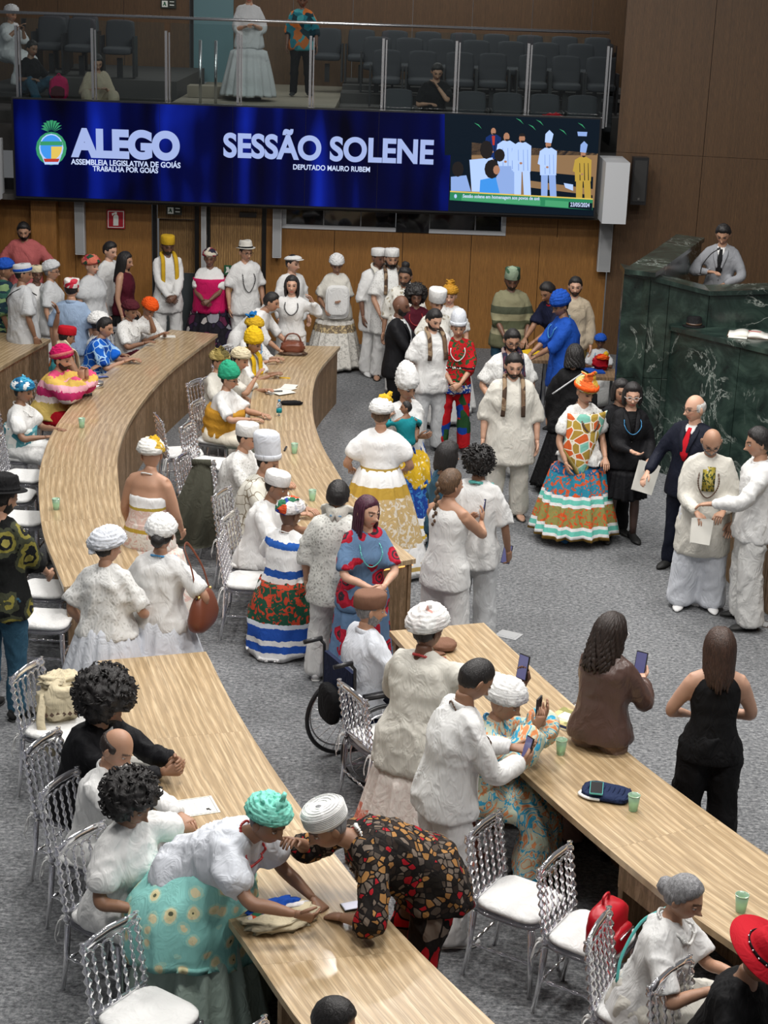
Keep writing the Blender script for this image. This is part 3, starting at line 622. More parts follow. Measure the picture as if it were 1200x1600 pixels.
        for z, r, e_ in ((.0, 1.0, br), (-.004, 1.0, br*.98), (.002, 1.0, .0), (.05, .97, 0), (.095, .86, 0), (.108, .72, 0), (.098, .35, 0), (.092, .1, 0)):
            rings.append(np.stack([np.cos(t)*(.086*r+e_), np.sin(t)*(.106*r+e_), np.full(k, z)+(.010*np.cos(t)**2 if e_ > .01 else 0)-(.012*np.exp(-(np.cos(t)*2)**2) if z > .09 else 0)], 1))
        rings[0][:, 2] += 0.002
        V, Fc = loft(rings); ho = MB().add(TX_(V), Fc).obj('hat', mt, e)
        tt = np.linspace(0, 2*math.pi, 41); MB().tube(TX_(np.stack([np.cos(tt)*.087, np.sin(tt)*.107, np.full(41, .016)], 1)), .004, 8, flat=.013, up=(0, 0, 1)).obj('hat_band', MATS[o.get('band', 'black_cloth')], ho)
        if o.get('studs'):
            D2, F2 = ball(6, 4)
            for q in np.linspace(0, 2*math.pi, 16, endpoint=False): MB().add(TX_(D2*.006+A([math.cos(q)*.092, math.sin(q)*.112, .018])), F2).obj('stud', MATS['silver'], ho)
    elif kind == 'flatcap':
        DD, FF = ball(30, 16); q = DD*A([.096, .125, .045]); q[:, 1] += .014; q[:, 2] = np.where(q[:, 2] < 0, q[:, 2]*.5, q[:, 2])+.012; ho = MB().add(TX_(q), FF).obj('flat_cap', mt, e)
        q = DD*A([.066, .05, .006])+A([0, .118, -.004]); MB().add(TX_(q), FF).obj('visor', mt, ho)
# ------------------------------------------------------------ shared materials
cloth('white_cloth', H_('dcdcdb')); cloth('white_cloth_soft', H_('d0d0ce'), .5); cloth('off_white', H_('d0cdc4')); cloth('bluish_white', H_('d2d6de'))
cloth('cream_cloth', H_('cfc3a6')); cloth('black_cloth', (.006, .006, .007), .5, .8); cloth('black_suit', (.007, .007, .009), .3, .7); cloth('navy_suit', (.006, .008, .019), .3, .7)
lace('white_lace', H_('dcdcda'), H_('c2c2bf'), 34); lace('cream_lace', H_('dcdad2'), H_('a39a86'), 16)
plain('silver', (.7, .7, .72), .25, 1); plain('black_plastic', (.015, .015, .017), .35); plain('black_metal', (.02, .02, .02), .4, .5)
wood('oak_top', H_('9f8765'), H_('baa07c'), H_('cab492'), 'UV', (5.2, .65, 1), .36, .03, .22)
wood('oak_panel', H_('7d6447'), H_('93765a'), H_('a3876a'), 'Object', (6, 6, .7), .5, .06)
wood('wall_wood', H_('7d5526'), H_('a06e34'), H_('b07e40'), 'Object', (26, 26, .35), .5, .35)
wood('wall_wood_shaded', H_('46321e'), H_('65482c'), H_('745536'), 'Object', (26, 26, .35), .5, .35)  # same wood as the back wall, with shade put into its colour
wood('door_wood', H_('80603a'), H_('a5804f'), H_('b8935e'), 'Object', (9, 9, .5), .45, .1)
def carpet():
    t = NT('carpet'); v = t.co(); a = t.noise(v, 38, 4, .75); b = t.noise(v, 1.1, 3); c_ = t.noise(t.co((1, 3.2, 1)), 16, 3, .7)
    col = t.ramp(t.math('ADD', t.math('MULTIPLY', a, .6), t.math('MULTIPLY', c_, .4)), [(.36, H_('36373a')), (.5, H_('6f7174')), (.64, H_('a0a1a2'))]); t.l(t.mix(b, tuple(x*.9 for x in (.8, .8, .8)), (1.0, 1.0, 1.0)), t.b.inputs['Base Color'])
    t.l(t.mix(1., col, t.ramp(b, [(.3, (.78, .78, .78)), (.7, (1, 1, 1))]), 'MULTIPLY'), t.b.inputs['Base Color']); t.b.inputs['Roughness'].default_value = .95; t.bump(a, .8, .01)
carpet()
def marble():
    t = NT('green_marble'); v = t.co(); n_ = t.noise(v, 2.2, 6, .65, 1.5); e = t.noise(v, 1.2, 8, .62, 2.2)
    r = t.math('ABSOLUTE', t.math('SUBTRACT', e, .5)); vein = t.ramp(r, [(0, (1, 1, 1)), (.006, (.35, .35, .35)), (.018, (0, 0, 0))]); msk = t.ramp(t.noise(v, 1.6, 2), [(.48, (0, 0, 0)), (.62, (1, 1, 1))])
    base = t.ramp(n_, [(.3, (.006, .010, .009)), (.5, (.016, .030, .025)), (.72, (.045, .075, .060))]); f = t.math('MULTIPLY', vein, msk)
    t.l(t.mix(f, base, (.42, .46, .42)), t.b.inputs['Base Color']); t.b.inputs['Roughness'].default_value = .22
marble()
def glass_mat(name, tint, mixf, rough=.03):
    t = NT(name); out = t.t.nodes['Material Output']; tr = t.n('ShaderNodeBsdfTransparent'); tr.inputs[0].default_value = tint+(1,); gl = t.n('ShaderNodeBsdfGlossy'); gl.inputs['Roughness'].default_value = rough
    fr = t.n('ShaderNodeFresnel'); fr.inputs[0].default_value = 1.5; mx = t.n('ShaderNodeMixShader'); f = t.math('ADD', t.math('MULTIPLY', fr.outputs[0], .9), mixf)
    t.l(f, mx.inputs[0]); t.l(tr.outputs[0], mx.inputs[1]); t.l(gl.outputs[0], mx.inputs[2]); t.l(mx.outputs[0], out.inputs[0])
glass_mat('balcony_glass', (.88, .93, .93), .02); 
t = NT('acrylic'); t.b.inputs['Base Color'].default_value = (.84, .84, .92, 1); t.b.inputs['Roughness'].default_value = .05; t.b.inputs['Transmission Weight'].default_value = .93; t.b.inputs['IOR'].default_value = 1.49
t.b.inputs['Specular IOR Level'].default_value = .9
t = NT('green_cup'); t.b.inputs['Base Color'].default_value = (.62, .88, .66, 1); t.b.inputs['Roughness'].default_value = .2; t.b.inputs['Transmission Weight'].default_value = .6
t = NT('clear_plastic'); t.b.inputs['Base Color'].default_value = (.9, .95, .97, 1); t.b.inputs['Roughness'].default_value = .08; t.b.inputs['Transmission Weight'].default_value = .9
# ------------------------------------------------------------ room shell
def quad_box(name, x0, x1, y0, y1, z0, z1, m, par=None, **k):
    c = A([(x0+x1)/2, (y0+y1)/2, (z0+z1)/2]); return MB().box(c, (abs(x1-x0), abs(y1-y0), abs(z1-z0))).obj(name, MATS[m] if isinstance(m, str) else m, par, False, **k)
S_ = dict(kind='structure')
quad_box('floor', -9, 9, 0, 24.85, -.2, 0, 'carpet', **S_)
WB = 24.83
wb = empty('wall_back', (0, 0, 0), **S_)
xs = [-5.75, -4.75, -3.62]  # panels left of the doors
def wall_panels(par, x0, x1, y, z0, z1, m, wd=1.1, yr=None):
    n = max(1, round((x1-x0)/wd))
    for i in range(n):
        a, b = x0+(x1-x0)*i/n+.004, x0+(x1-x0)*(i+1)/n-.004; quad_box('wall_panel', a, b, y, y+.05, z0, z1, m, par)
wall_panels(wb, -5.9, -3.60, WB, 0, 2.06, 'wall_wood'); wall_panels(wb, -1.90, 3.2, WB, 0, 1.72, 'wall_wood'); wall_panels(wb, -2.9, -2.80, WB, 0, 2.06, 'wall_wood', .1)
wall_panels(wb, -1.90, -1.66, WB, 1.72, 2.06, 'wall_wood', .3); wall_panels(wb, 1.66, 3.2, WB, 1.72, 2.5, 'wall_wood', .8)
quad_box('backing', -5.9, -3.62, WB+.05, WB+.12, 0, 2.3, 'black_plastic', wb); quad_box('backing', -1.88, 3.2, WB+.05, WB+.12, 0, 1.7, 'black_plastic', wb)
quad_box('backing', 1.67, 3.2, WB+.05, WB+.12, 1.7, 2.6, 'black_plastic', wb)
wl = empty('wall_left', (-7.0, 22.6, 0), -.25, **S_)
quad_box('wall_panel', -1.5, 1.2, .9, .97, 0, 3.4, 'wall_wood_shaded', wl)
quad_box('trim_1', -5.35, -4.98, 24.60, 24.80, 0, 2.06, 'wall_wood', **S_)
wr = empty('wall_right', (3.2, 24.75, 0), -.16, **S_)
for i in range(5):
    for j, (z0, z1) in enumerate(((0, 3.0), (3.005, 7.5))): quad_box('wall_panel', i*1.25+.004, (i+1)*1.25-.004, 0, .06, z0, z1, 'wall_wood_shaded', wr)
quad_box('backing', 0, 6.2, .065, .12, 0, 7.5, 'black_plastic', wr)
def door(name, x0, x1, dark, num):
    d = empty(name, ((x0+x1)/2, WB, 0), **S_); hw = (x1-x0)/2
    for q in (-1, 1): quad_box('door_frame', q*hw-.03, q*hw+.03, -.03, .06, 0, 2.03, 'black_metal', d)
    quad_box('door_frame', -hw-.03, hw+.03, -.03, .06, 2.0, 2.05, 'black_metal', d)
    if dark:
        quad_box('transom_panel', -hw+.03, hw-.03, .10, .15, 1.78, 1.99, 'door_wood', d); quad_box('door_leaf', -hw+.03, hw-.03, .25, .30, .95, 1.75, 'door_wood', d); quad_box('kick_panel', -hw+.03, hw-.03, .24, .29, 0, .94, plain('dark_grey_paint', (.05, .06, .065), .5), d)
    else:
        lf = quad_box('door_leaf', -hw+.03, hw-.03, .02, .07, 0, 1.99, 'door_wood', d); quad_box('push_bar', -hw+.08, hw-.08, -.05, -.02, .98, 1.03, 'silver', lf); quad_box('door_closer', .05, .3, -.03, .01, 1.86, 1.93, 'black_plastic', lf)
door('door_1', -3.56, -2.93, True, 1); door('door_2', -2.76, -1.93, False, 2)
# window under the screen
wn = empty('window_1', (0, WB, 0), **S_)
plain('white_paint', H_('c9ccd0'), .5); plain('dark_glass', (.012, .013, .015), .05); plain('grey_paint', H_('8d8f92'), .5)
quad_box('window_frame', -1.66, 1.66, -.03, .05, 1.72, 1.78, 'white_paint', wn); quad_box('window_frame', 1.60, 1.66, -.03, .05, 1.78, 2.5, 'white_paint', wn); quad_box('window_frame', -1.66, -1.60, -.03, .05, 1.78, 2.5, 'white_paint', wn)
for i, (a, b, dy) in enumerate(((-1.6, -1.05, 0), (-1.04, -.5, .01), (-.49, .02, 0), (.03, .52, -.035), (.53, 1.2, 0), (1.21, 1.59, .01))): quad_box('pane', a, b, dy, dy+.015, 1.72 if dy < 0 else 1.78, 2.5, 'dark_glass', wn)
for a in (-1.045, -.495, .525, 1.205): quad_box('muntin', a-.008, a+.008, -.02, .02, 1.78, 2.5, 'grey_paint', wn)
# balcony slab and gallery
quad_box('trim_2', -5.95, 3.2, 24.35, 30.4, 2.06, 2.14, plain('slab_dark', (.06, .055, .05), .7), **S_)
gf = empty('balcony_floor', (0, 24.9, 0), **S_); plain('gallery_carpet', (.055, .052, .05), .95); plain('gallery_beige', H_('8a8172'), .8)
quad_box('walkway_slab', -3.4, -.95, .05, 5.6, 3.2, 3.42, 'gallery_beige', gf); quad_box('pit_floor', -6.6, -3.41, .05, 1.69, 2.7, 3.08, 'gallery_carpet', gf); quad_box('step', -6.3, -5.1, .3, 1.6, 3.08, 3.25, 'gallery_carpet', gf); quad_box('pit_floor', -.95, 3.9, .05, 5.6, 2.5, 2.82, 'gallery_carpet', gf)
for i, (y0, z) in enumerate(((1.75, 3.34), (2.8, 3.50), (3.6, 3.58))): quad_box('seat_tier', -.94, 3.9, y0, 5.6-i*.01, 2.69, z, 'gallery_carpet', gf)
quad_box('seat_tier', -5.74, -3.45, 1.7, 5.5, 2.95, 3.66, 'gallery_carpet', gf); quad_box('seat_tier', -6.8, -5.75, 1.7, 5.5, 2.95, 3.40, 'gallery_carpet', gf); quad_box('step', -3.3, -2.2, 1.8, 2.2, 3.425, 3.6, 'gallery_beige', gf)
wg = empty('wall_gallery', (0, 30.5, 0), **S_); wall_panels(wg, -7.2, -3.72, 0, 2.7, 7, 'wall_wood_shaded'); wall_panels(wg, -2.95, 4.4, 0, 2.7, 7, 'wall_wood_shaded')
dg = empty('door_3', (-3.33, 30.5, 3.42), **S_); quad_box('door_frame', -.38, -.33, -.04, .06, 0, 2.3, 'black_metal', dg); quad_box('door_leaf', -.32, .38, 0, .05, 0, 2.3, plain('teal_glass', H_('5f7f86'), .3), dg)
# balcony railing
rl = empty('glass_railing', (0, 24.55, 3.4), label='steel and glass balcony railing above the long blue screen', category='railing')
pxs = [27, 145, 260, 372, 485, 598, 712, 824, 948]; px_ = [float(atY(x, 110, 24.55)[0]) for x in pxs]
for i, x in enumerate(px_):
    m = MB(); m.box((x, 0, .52), (.035, .06, 1.14)); m.box((x+.045, 0, .52), (.02, .04, 1.1)); m.obj('post', MATS['silver'], rl, False)
xl = [-6.0]+px_
for i in range(len(xl)-1): MB().box(((xl[i]+xl[i+1])/2+.02, .0, .62), (xl[i+1]-xl[i]-.09, .012, 1.16)).obj('glass_pane', MATS['balcony_glass'], rl, False)
MB().tube([(-6.0, 0, 1.27), (px_[-1], 0, 1.27)], .022, 10).obj('handrail', MATS['silver'], rl)
MB().box((px_[-1]+.12, .5, .4), (.012, 1.0, 1.4)).obj('glass_pane', MATS['balcony_glass'], rl, False)
for x_, lb in ((313, 'left'), (337, 'right')):
    p = atY(x_, 140, 25.3); MB().tube([(p[0], 25.3, 3.42), (p[0], 25.3, 4.35)], .022, 10).obj('guard_post', MATS['silver'], None, label='short steel guard post behind balcony glass, %s one of the pair by the white skirt' % lb, category='post', group='guard posts on the balcony')
# gallery seats
def seat_proto():
    e = empty('auditorium_seat', (0, 0, 0), category='seat'); m = plain('seat_fabric', (.035, .038, .045), .8)
    def cushion(name, c, d, tilt):
        bmm = MB(); R_ = A(Matrix.Rotation(tilt, 3, 'X')); V, Fc = ball(16, 10); V = np.sign(V)*np.abs(V)**.45; V = V/np.abs(V).max(0); bmm.add((V*A(d)/2)@R_.T+A(c), Fc); return bmm.obj(name, m, e)
    cushion('backrest', (0, .18, .62), (.46, .09, .52), -.12); cushion('headrest', (0, .21, .80), (.44, .08, .14), -.12); cushion('seat', (0, -.05, .42), (.46, .44, .11), .05)
    for q in (-1, 1): MB().box((q*.255, 0, .33), (.03, .36, .62)).obj('side_frame', MATS['black_plastic'], e, False)
    MB().box((0, .1, .15), (.08, .1, .3)).obj('pedestal', MATS['black_plastic'], e, False); return e
SP = seat_proto(); first = [True]
def gseat(px, py, Y, zf, label, grp, rz=0):
    global SP
    x = atY(px, py, Y)[0]; o = SP if first[0] else copytree(SP); first[0] = False; o.location = (float(x), Y, zf); o.rotation_euler = (0, 0, rz); o['label'] = label; o['group'] = grp
ordn = ['first', 'second', 'third', 'fourth', 'fifth', 'sixth', 'seventh', 'eighth', 'ninth']
for i, x in enumerate((622, 738, 795, 854, 913)): gseat(x, 135+i*4, 26.0, 2.82, 'dark auditorium seat in the lowest row behind the glass, %s from the man in black' % ordn[i], 'front row seats of the gallery')
for i, x in enumerate((605, 661, 720, 772, 835, 888, 942)): gseat(x, 80, 27.2, 3.34, 'dark auditorium seat in the second gallery row, %s counting from the side of the door' % ordn[i], 'second row seats of the gallery')
for i, x in enumerate((590, 640, 690, 745, 800, 855, 910)): gseat(x, 65, 28.1, 3.50, 'dark auditorium seat in the third gallery row, %s counting from the side of the door' % ordn[i], 'third row seats of the gallery')
for i, x in enumerate((512, 565, 617, 670, 725, 777, 830, 885, 937)): gseat(x, 50, 29.0, 3.58, 'dark auditorium seat in the rear gallery row, %s counting from the side of the door' % ordn[i], 'rear row seats of the gallery')
for i, (x, Y) in enumerate(((185, 27.0), (125, 27.3), (78, 27.6), (130, 28.6), (85, 28.8))): gseat(x, 50, Y, 3.66, 'dark auditorium seat on the far left of the gallery, %s one away from the passage' % ordn[i], 'left block seats of the gallery')
# ------------------------------------------------------------ long display
YL = 24.2
def sc(x, y, dy=0.): p = atY(x, y, YL-dy); return p
tl, tr_, bl, br = sc(20, 150), sc(938, 187), sc(20, 303), sc(935, 327)
zt = 3.50; zb = 2.14; x0, x1 = float(tl[0]), float(tr_[0])
led = empty('display_screen', (0, YL, zb), label='long blue display with white lettering along the balcony front', category='screen')
quad_box('display_housing', x0-.03, x1+.03, .005, .14, -.03, zt-zb+.02, 'black_plastic', led)
def ledmat():
    t = NT('display_blue'); v = t.co((1, 1, .45)); n_ = t.noise(v, .9, 2, .5, .6); sx = t.co((2.2, 1, .05)); n2 = t.noise(sx, 1.0, 1); f = t.math('ADD', t.math('MULTIPLY', n_, .45), t.math('MULTIPLY', n2, .55))
    col = t.ramp(f, [(.40, (.000, .000, .004)), (.52, (.000, .001, .030)), (.62, (.002, .008, .16)), (.78, (.006, .03, .50))])
    t.b.inputs['Base Color'].default_value = (.001, .001, .002, 1); t.b.inputs['Specular IOR Level'].default_value = .1; t.l(col, t.b.inputs['Emission Color']); t.b.inputs['Emission Strength'].default_value = 1.0; t.b.inputs['Roughness'].default_value = .3
ledmat()
xv = float(sc(704, 250)[0]); nseg = 6
for i in range(nseg):
    a = x0+(xv-x0)*i/nseg; b = x0+(xv-x0)*(i+1)/nseg; quad_box('display_module', a+.003, b-.003, -.01, .004, 0, zt-zb, 'display_blue', led)
def em(name, c, s=1.): return plain(name, tuple(x*.05 for x in c), .5, em=c, es=s, **{'Specular IOR Level': .1})
em('led_white', H_('a3b4e4'), .72); em('led_white2', H_('c4d2f2'), .75)
def text(s, xa, xb, yb, hpx, m, par, Y, bold=.0, name='lettering', depth=.004):
    cu = bpy.data.curves.new('t', 'FONT'); cu.body = s; cu.size = 1; cu.offset = bold; cu.extrude = depth; o = bpy.data.objects.new('t', cu); COL.objects.link(o)
    me = bpy.data.meshes.new_from_object(o.evaluated_get(bpy.context.evaluated_depsgraph_get())); bpy.data.objects.remove(o)
    n = len(me.vertices); V = np.empty(n*3); me.vertices.foreach_get('co', V); V = V.reshape(-1, 3); Pa, Pb = atY(xa, yb, Y), atY(xb, yb+(xb-xa)*math.tan(RO), Y)
    capu = .69 if s.isupper() or s[0].isdigit() else .69; hh = hpx/F*Y*1.0
    sx = (Pb[0]-Pa[0])/(V[:, 0].max()-V[:, 0].min()); X_ = Pa[0]+(V[:, 0]-V[:, 0].min())*sx; Z_ = Pa[2]+V[:, 1]*hh/capu; Y_ = Y-.0-V[:, 2]
    me.vertices.foreach_set('co', np.stack([X_, Y_, Z_], 1).ravel()); me.materials.clear(); me.materials.append(MATS[m]); me.update()
    o = bpy.data.objects.new(name, me); COL.objects.link(o)
    if par is not None: o.parent = par; o.matrix_parent_inverse = Matrix.Translation(-Vector(par.location))
    return o
YT = YL-.016
text('ALEGO', 111, 281, 242, 38, 'led_white', led, YT, .06); text('ASSEMBLEIA LEGISLATIVA DE GOIÁS', 111, 282, 256.5, 8, 'led_white2', led, YT, .02); text('TRABALHA POR GOIÁS', 145, 247, 267, 7.5, 'led_white2', led, YT, .02)
text('SESSÃO SOLENE', 349, 677, 244, 34, 'led_white', led, YT, .035); text('DEPUTADO MAURO RUBEM', 458, 578, 264.5, 7.5, 'led_white2', led, YT, .02)
def flat(par, pts, m, Y, name='mark', th=.004):
    P = A([atY(x, y, Y) for x, y in pts]); n = len(P); Q = P.copy(); Q[:, 1] += th; ar = np.sum(P[:, 0]*np.roll(P[:, 2], -1)-np.roll(P[:, 0], -1)*P[:, 2])
    fs = [tuple(range(n)) if ar > 0 else tuple(range(n-1, -1, -1))]+[(i, (i+1) % n, n+(i+1) % n, n+i) for i in range(n)]
    o = MB().add(np.vstack([P, Q]), fs).obj(name, MATS[m], par, False); o.matrix_parent_inverse = Matrix.Translation(-Vector(par.location)); return o
def ell(cx, cy, rx, ry, n=16, a0=0, a1=360): return [(cx+rx*math.cos(t*D2R), cy+ry*math.sin(t*D2R)) for t in np.linspace(a0, a1, n, endpoint=(a1-a0) != 360)]
for n_, c_ in dict(led_green=(.03, .22, .10), led_sky=(.04, .22, .6), led_red=(.35, .03, .02), led_gold=(.55, .4, .08), led_navy=(.005, .02, .10), led_dark=(.002, .006, .012), led_wood=(.20, .12, .06), led_skin=(.30, .15, .09), led_pale=(.34, .46, .74), led_pale2=(.20, .30, .56), led_banner=(.02, .17, .075), led_mustard=(.36, .24, .04), led_hair=(.012, .010, .010), led_banner2=(.05, .26, .12)).items(): em(n_, c_)
# emblem
cx, cy = 80, 224
flat(led, ell(cx, 232, 24, 26), 'led_green', YT, 'emblem_wreath'); flat(led, ell(cx, 231, 19, 22), 'led_pale', YT-.004, 'emblem_rim')
for k_ in range(9): a_ = (k_-4)*.42; flat(led, [(cx+math.sin(a_)*4, 206-math.cos(a_)*2), (cx+math.sin(a_)*14-2, 200-math.cos(a_)*12), (cx+math.sin(a_)*14+3, 199-math.cos(a_)*11)], 'led_green', YT-.002, 'emblem_leaf')
flat(led, ell(cx, 231, 17, 20, 14, 180, 360), 'led_sky', YT-.008, 'emblem_field'); flat(led, [(63, 221), (97, 221), (98, 227), (62, 227)], 'led_green', YT-.012, 'emblem_field'); flat(led, ell(cx, 229, 17, 21, 10, 90, 180)+[(cx, 229)], 'led_sky', YT-.010, 'emblem_field'); flat(led, ell(cx, 229, 17, 21, 10, 0, 90)+[(cx, 229)], 'led_gold', YT-.010, 'emblem_field')
flat(led, [(65, 243), (96, 243), (91, 257), (70, 257)], 'led_pale', YT-.006, 'emblem_base'); flat(led, [(68, 248), (93, 248), (91, 253), (70, 253)], 'led_red', YT-.012, 'emblem_base')
# live picture at the end of the display
vd = MB().box(((xv+x1)/2, -.0, (zt-zb)/2), (x1-xv-.004, .02, zt-zb)).obj('video_panel', MATS['led_dark'], led, False)
def vp(x, y): return (690+x*.24167, 170+y*.24167)
def vf(pts, m, k): flat(led, [vp(*q) for q in pts], m, YT-.002-k*.0015, 'picture_shape', .001)
vf([(195, 218), (1010, 290), (985, 640), (190, 540)], 'led_wood', 0); vf([(550, 400), (980, 440), (975, 590), (560, 560)], 'led_dark', 1); vf([(500, 455), (985, 520), (983, 560), (500, 500)], 'led_wood', 2)
def fig(x, y, hgt, top, bot, k, hat=None, wd=.30, legs=True, fx=1, hair=True):
    w_ = hgt*wd
    if legs:
        vf([(x-w_*.42, y+hgt*.58), (x-w_*.02, y+hgt*.58), (x-w_*.06, y+hgt), (x-w_*.42, y+hgt)], bot, k); vf([(x+w_*.02, y+hgt*.58), (x+w_*.42, y+hgt*.58), (x+w_*.48, y+hgt), (x+w_*.10, y+hgt)], bot, k)
        vf([(x-w_*.45, y+hgt*.985), (x-w_*.02, y+hgt*.985), (x-w_*.02, y+hgt*1.01), (x-w_*.5, y+hgt*1.01)], 'led_hair', k)
    vf([(x-w_*.20, y+hgt*.14), (x+w_*.20, y+hgt*.14), (x+w_*.50, y+hgt*.20), (x+w_*.46, y+hgt*.62), (x-w_*.48, y+hgt*.62), (x-w_*.50, y+hgt*.20)], top, k+.3)
    for q in (-.22, .05, .28): vf([(x+w_*q, y+hgt*.26), (x+w_*(q+.035), y+hgt*.26), (x+w_*(q+.06), y+hgt*.6), (x+w_*(q+.01), y+hgt*.6)], 'led_pale2' if top == 'led_pale' else 'led_dark', k+.5)
    vf([(x-w_*.50, y+hgt*.22), (x-w_*.62, y+hgt*.42), (x-w_*.1*fx, y+hgt*.50), (x-w_*.1*fx, y+hgt*.46), (x-w_*.40, y+hgt*.40), (x-w_*.34, y+hgt*.26)], top, k+.6); vf(ell(x-w_*.06*fx, y+hgt*.48, hgt*.025, hgt*.02, 8), 'led_skin', k+.8)
    vf(ell(x, y+hgt*.08, hgt*.050, hgt*.072, 10), 'led_skin', k+1); vf(ell(x+fx*hgt*.012, y+hgt*.115, hgt*.036, hgt*.035, 8, 0, 180), 'led_hair', k+1.2)
    if hat: vf([(x-hgt*.06, y+hgt*.045), (x+hgt*.055, y+hgt*.06), (x+hgt*.09, y-hgt*.10), (x+hgt*.02, y-hgt*.17), (x-hgt*.05, y-hgt*.10)], hat, k+2)
    elif hair: vf(ell(x, y+hgt*.045, hgt*.054, hgt*.05, 8, 180, 360), 'led_hair', k+2)
vf([(20, 30), (1010, 75), (1005, 300), (20, 300)], 'led_dark', 0)
for q_ in ((480, 60), (560, 100), (610, 70), (760, 130), (210, 90), (880, 90)): vf([(q_[0], q_[1]), (q_[0]+30, q_[1]+12), (q_[0]+50, q_[1]+40), (q_[0]+28, q_[1]+20)], 'led_green', 1)
fig(335, 120, 330, 'led_navy', 'led_dark', 3, hair=False); vf([(325, 175), (345, 175), (342, 235), (330, 235)], 'led_red', 4); fig(420, 150, 400, 'led_pale', 'led_pale2', 4, hair=False); fig(520, 160, 400, 'led_pale', 'led_pale', 5); fig(690, 200, 370, 'led_pale', 'led_pale2', 6, 'led_pale'); fig(915, 265, 330, 'led_mustard', 'led_mustard', 7, 'led_pale2', .33)
vf([(180, 330), (330, 315), (345, 540), (195, 535)], 'led_pale', 8); vf(ell(290, 265, 42, 60, 12), 'led_hair', 9); vf([(355, 370), (450, 370), (470, 550), (350, 550)], 'led_pale2', 10); vf(ell(375, 300, 34, 42, 12), 'led_hair', 11)
vf([(60, 440), (160, 430), (190, 535), (60, 530)], 'led_pale2', 9); vf(ell(105, 390, 38, 50, 12), 'led_hair', 12); vf([(250, 460), (350, 440), (375, 545), (245, 545)], 'led_sky', 13); vf(ell(325, 390, 48, 62, 12), 'led_hair', 14); vf(ell(355, 395, 22, 30, 10), 'led_skin', 15); vf([(790, 480), (850, 490), (850, 530), (800, 510)], 'led_pale', 18)
vf([(878, 148), (942, 150), (938, 178), (882, 176)], 'led_pale2', 3)
vf([(55, 533), (978, 583), (975, 655), (52, 590)], 'led_banner', 16); vf([(55, 530), (978, 580), (978, 588), (55, 538)], 'led_gold', 17); vf([(130, 560), (640, 590), (638, 625), (128, 592)], 'led_banner2', 18); vf([(670, 590), (822, 600), (820, 640), (668, 628)], 'led_banner2', 18); vf([(822, 603), (975, 610), (973, 655), (820, 640)], 'led_dark', 19); vf(ell(90, 565, 9, 14, 8), 'led_pale', 20)
text('Sessão solene em homenagem aos povos de axé', 723, 843, 308.5, 5, 'led_white2', led, YT-.034, .02); text('23/05/2024', 891, 921, 322.5, 6, 'led_white2', led, YT-.034, .02)
# casing at the balcony end, speakers, signs
q = MB(); q.box((3.12, 24.25, 2.52), (.34, .9, .86)); q.obj('trim_3', MATS['white_paint'], None, False, **S_)
q = MB(); q.box((-5.95, 24.3, 2.5), (.5, .4, .85)); q.obj('trim_4', MATS['white_paint'], None, False, **S_)
plain('speaker_white', H_('b9bbbd'), .5); plain('speaker_grille', H_('9a9c9e'), .7)
def colspk(xp, y0, y1, lab, w_=.14):
    p = atY(xp, (y0+y1)/2, 24.6); z1, z0 = atY(xp, y0, 24.6)[2], atY(xp, y1, 24.6)[2]; e = empty('column_speaker', (p[0], 24.6, z0), label=lab, category='speaker', group='white column speakers')
    quad_box('speaker_body', -w_/2, w_/2, 0, .12, 0, z1-z0, 'speaker_white', e); quad_box('grille', -w_/2+.012, w_/2-.012, -.008, 0, .02, z1-z0-.02, 'speaker_grille', e)
    quad_box('bracket', -.03, .03, .12, .24, (z1-z0)*.5-.04, (z1-z0)*.5+.04, 'speaker_white', e)
colspk(124, 296, 398, 'slim white column speaker over the man in salmon shirt'); colspk(433, 296, 403, 'slim white column speaker beside the light wooden door', .13); colspk(947, 312, 425, 'slim white column speaker near the dark right wall', .19); colspk(318, 315, 432, 'very thin white column speaker between the two doors', .07)
e = empty('loudspeaker', (3.50, 24.2, 2.37), label='black box loudspeaker mounted on the dark wood wall', category='speaker'); quad_box('speaker_body', -.11, .11, 0, .2, -.05, .62, 'black_plastic', e); quad_box('grille', -.09, .09, -.012, 0, 0, .58, plain('spk_grille', (.03, .03, .03), .8), e); quad_box('bracket', -.04, .04, .2, .36, .2, .3, 'black_metal', e); quad_box('logo_plate', -.015, .015, -.016, -.012, .02, .05, 'silver', e)
def sign(name, x, y, w_, h_, bg, lab, build, Y=24.78):
    p = atY(x, y, Y); e = empty(name, (p[0], Y, p[2]), label=lab, category='sign'); ww, hh = w_/F*Y, h_/F*Y; quad_box('sign_board', -ww/2, ww/2, 0, .015, -hh/2, hh/2, bg, e); build(e, Y-.006, x, y)
plain('sign_red', H_('b3162b'), .5); plain('sign_white', H_('d5d8d2'), .5, em=H_('8a8d88'), es=.15); plain('sign_dark', H_('20261f'), .5); plain('sign_green', H_('1f5b3a'), .5)
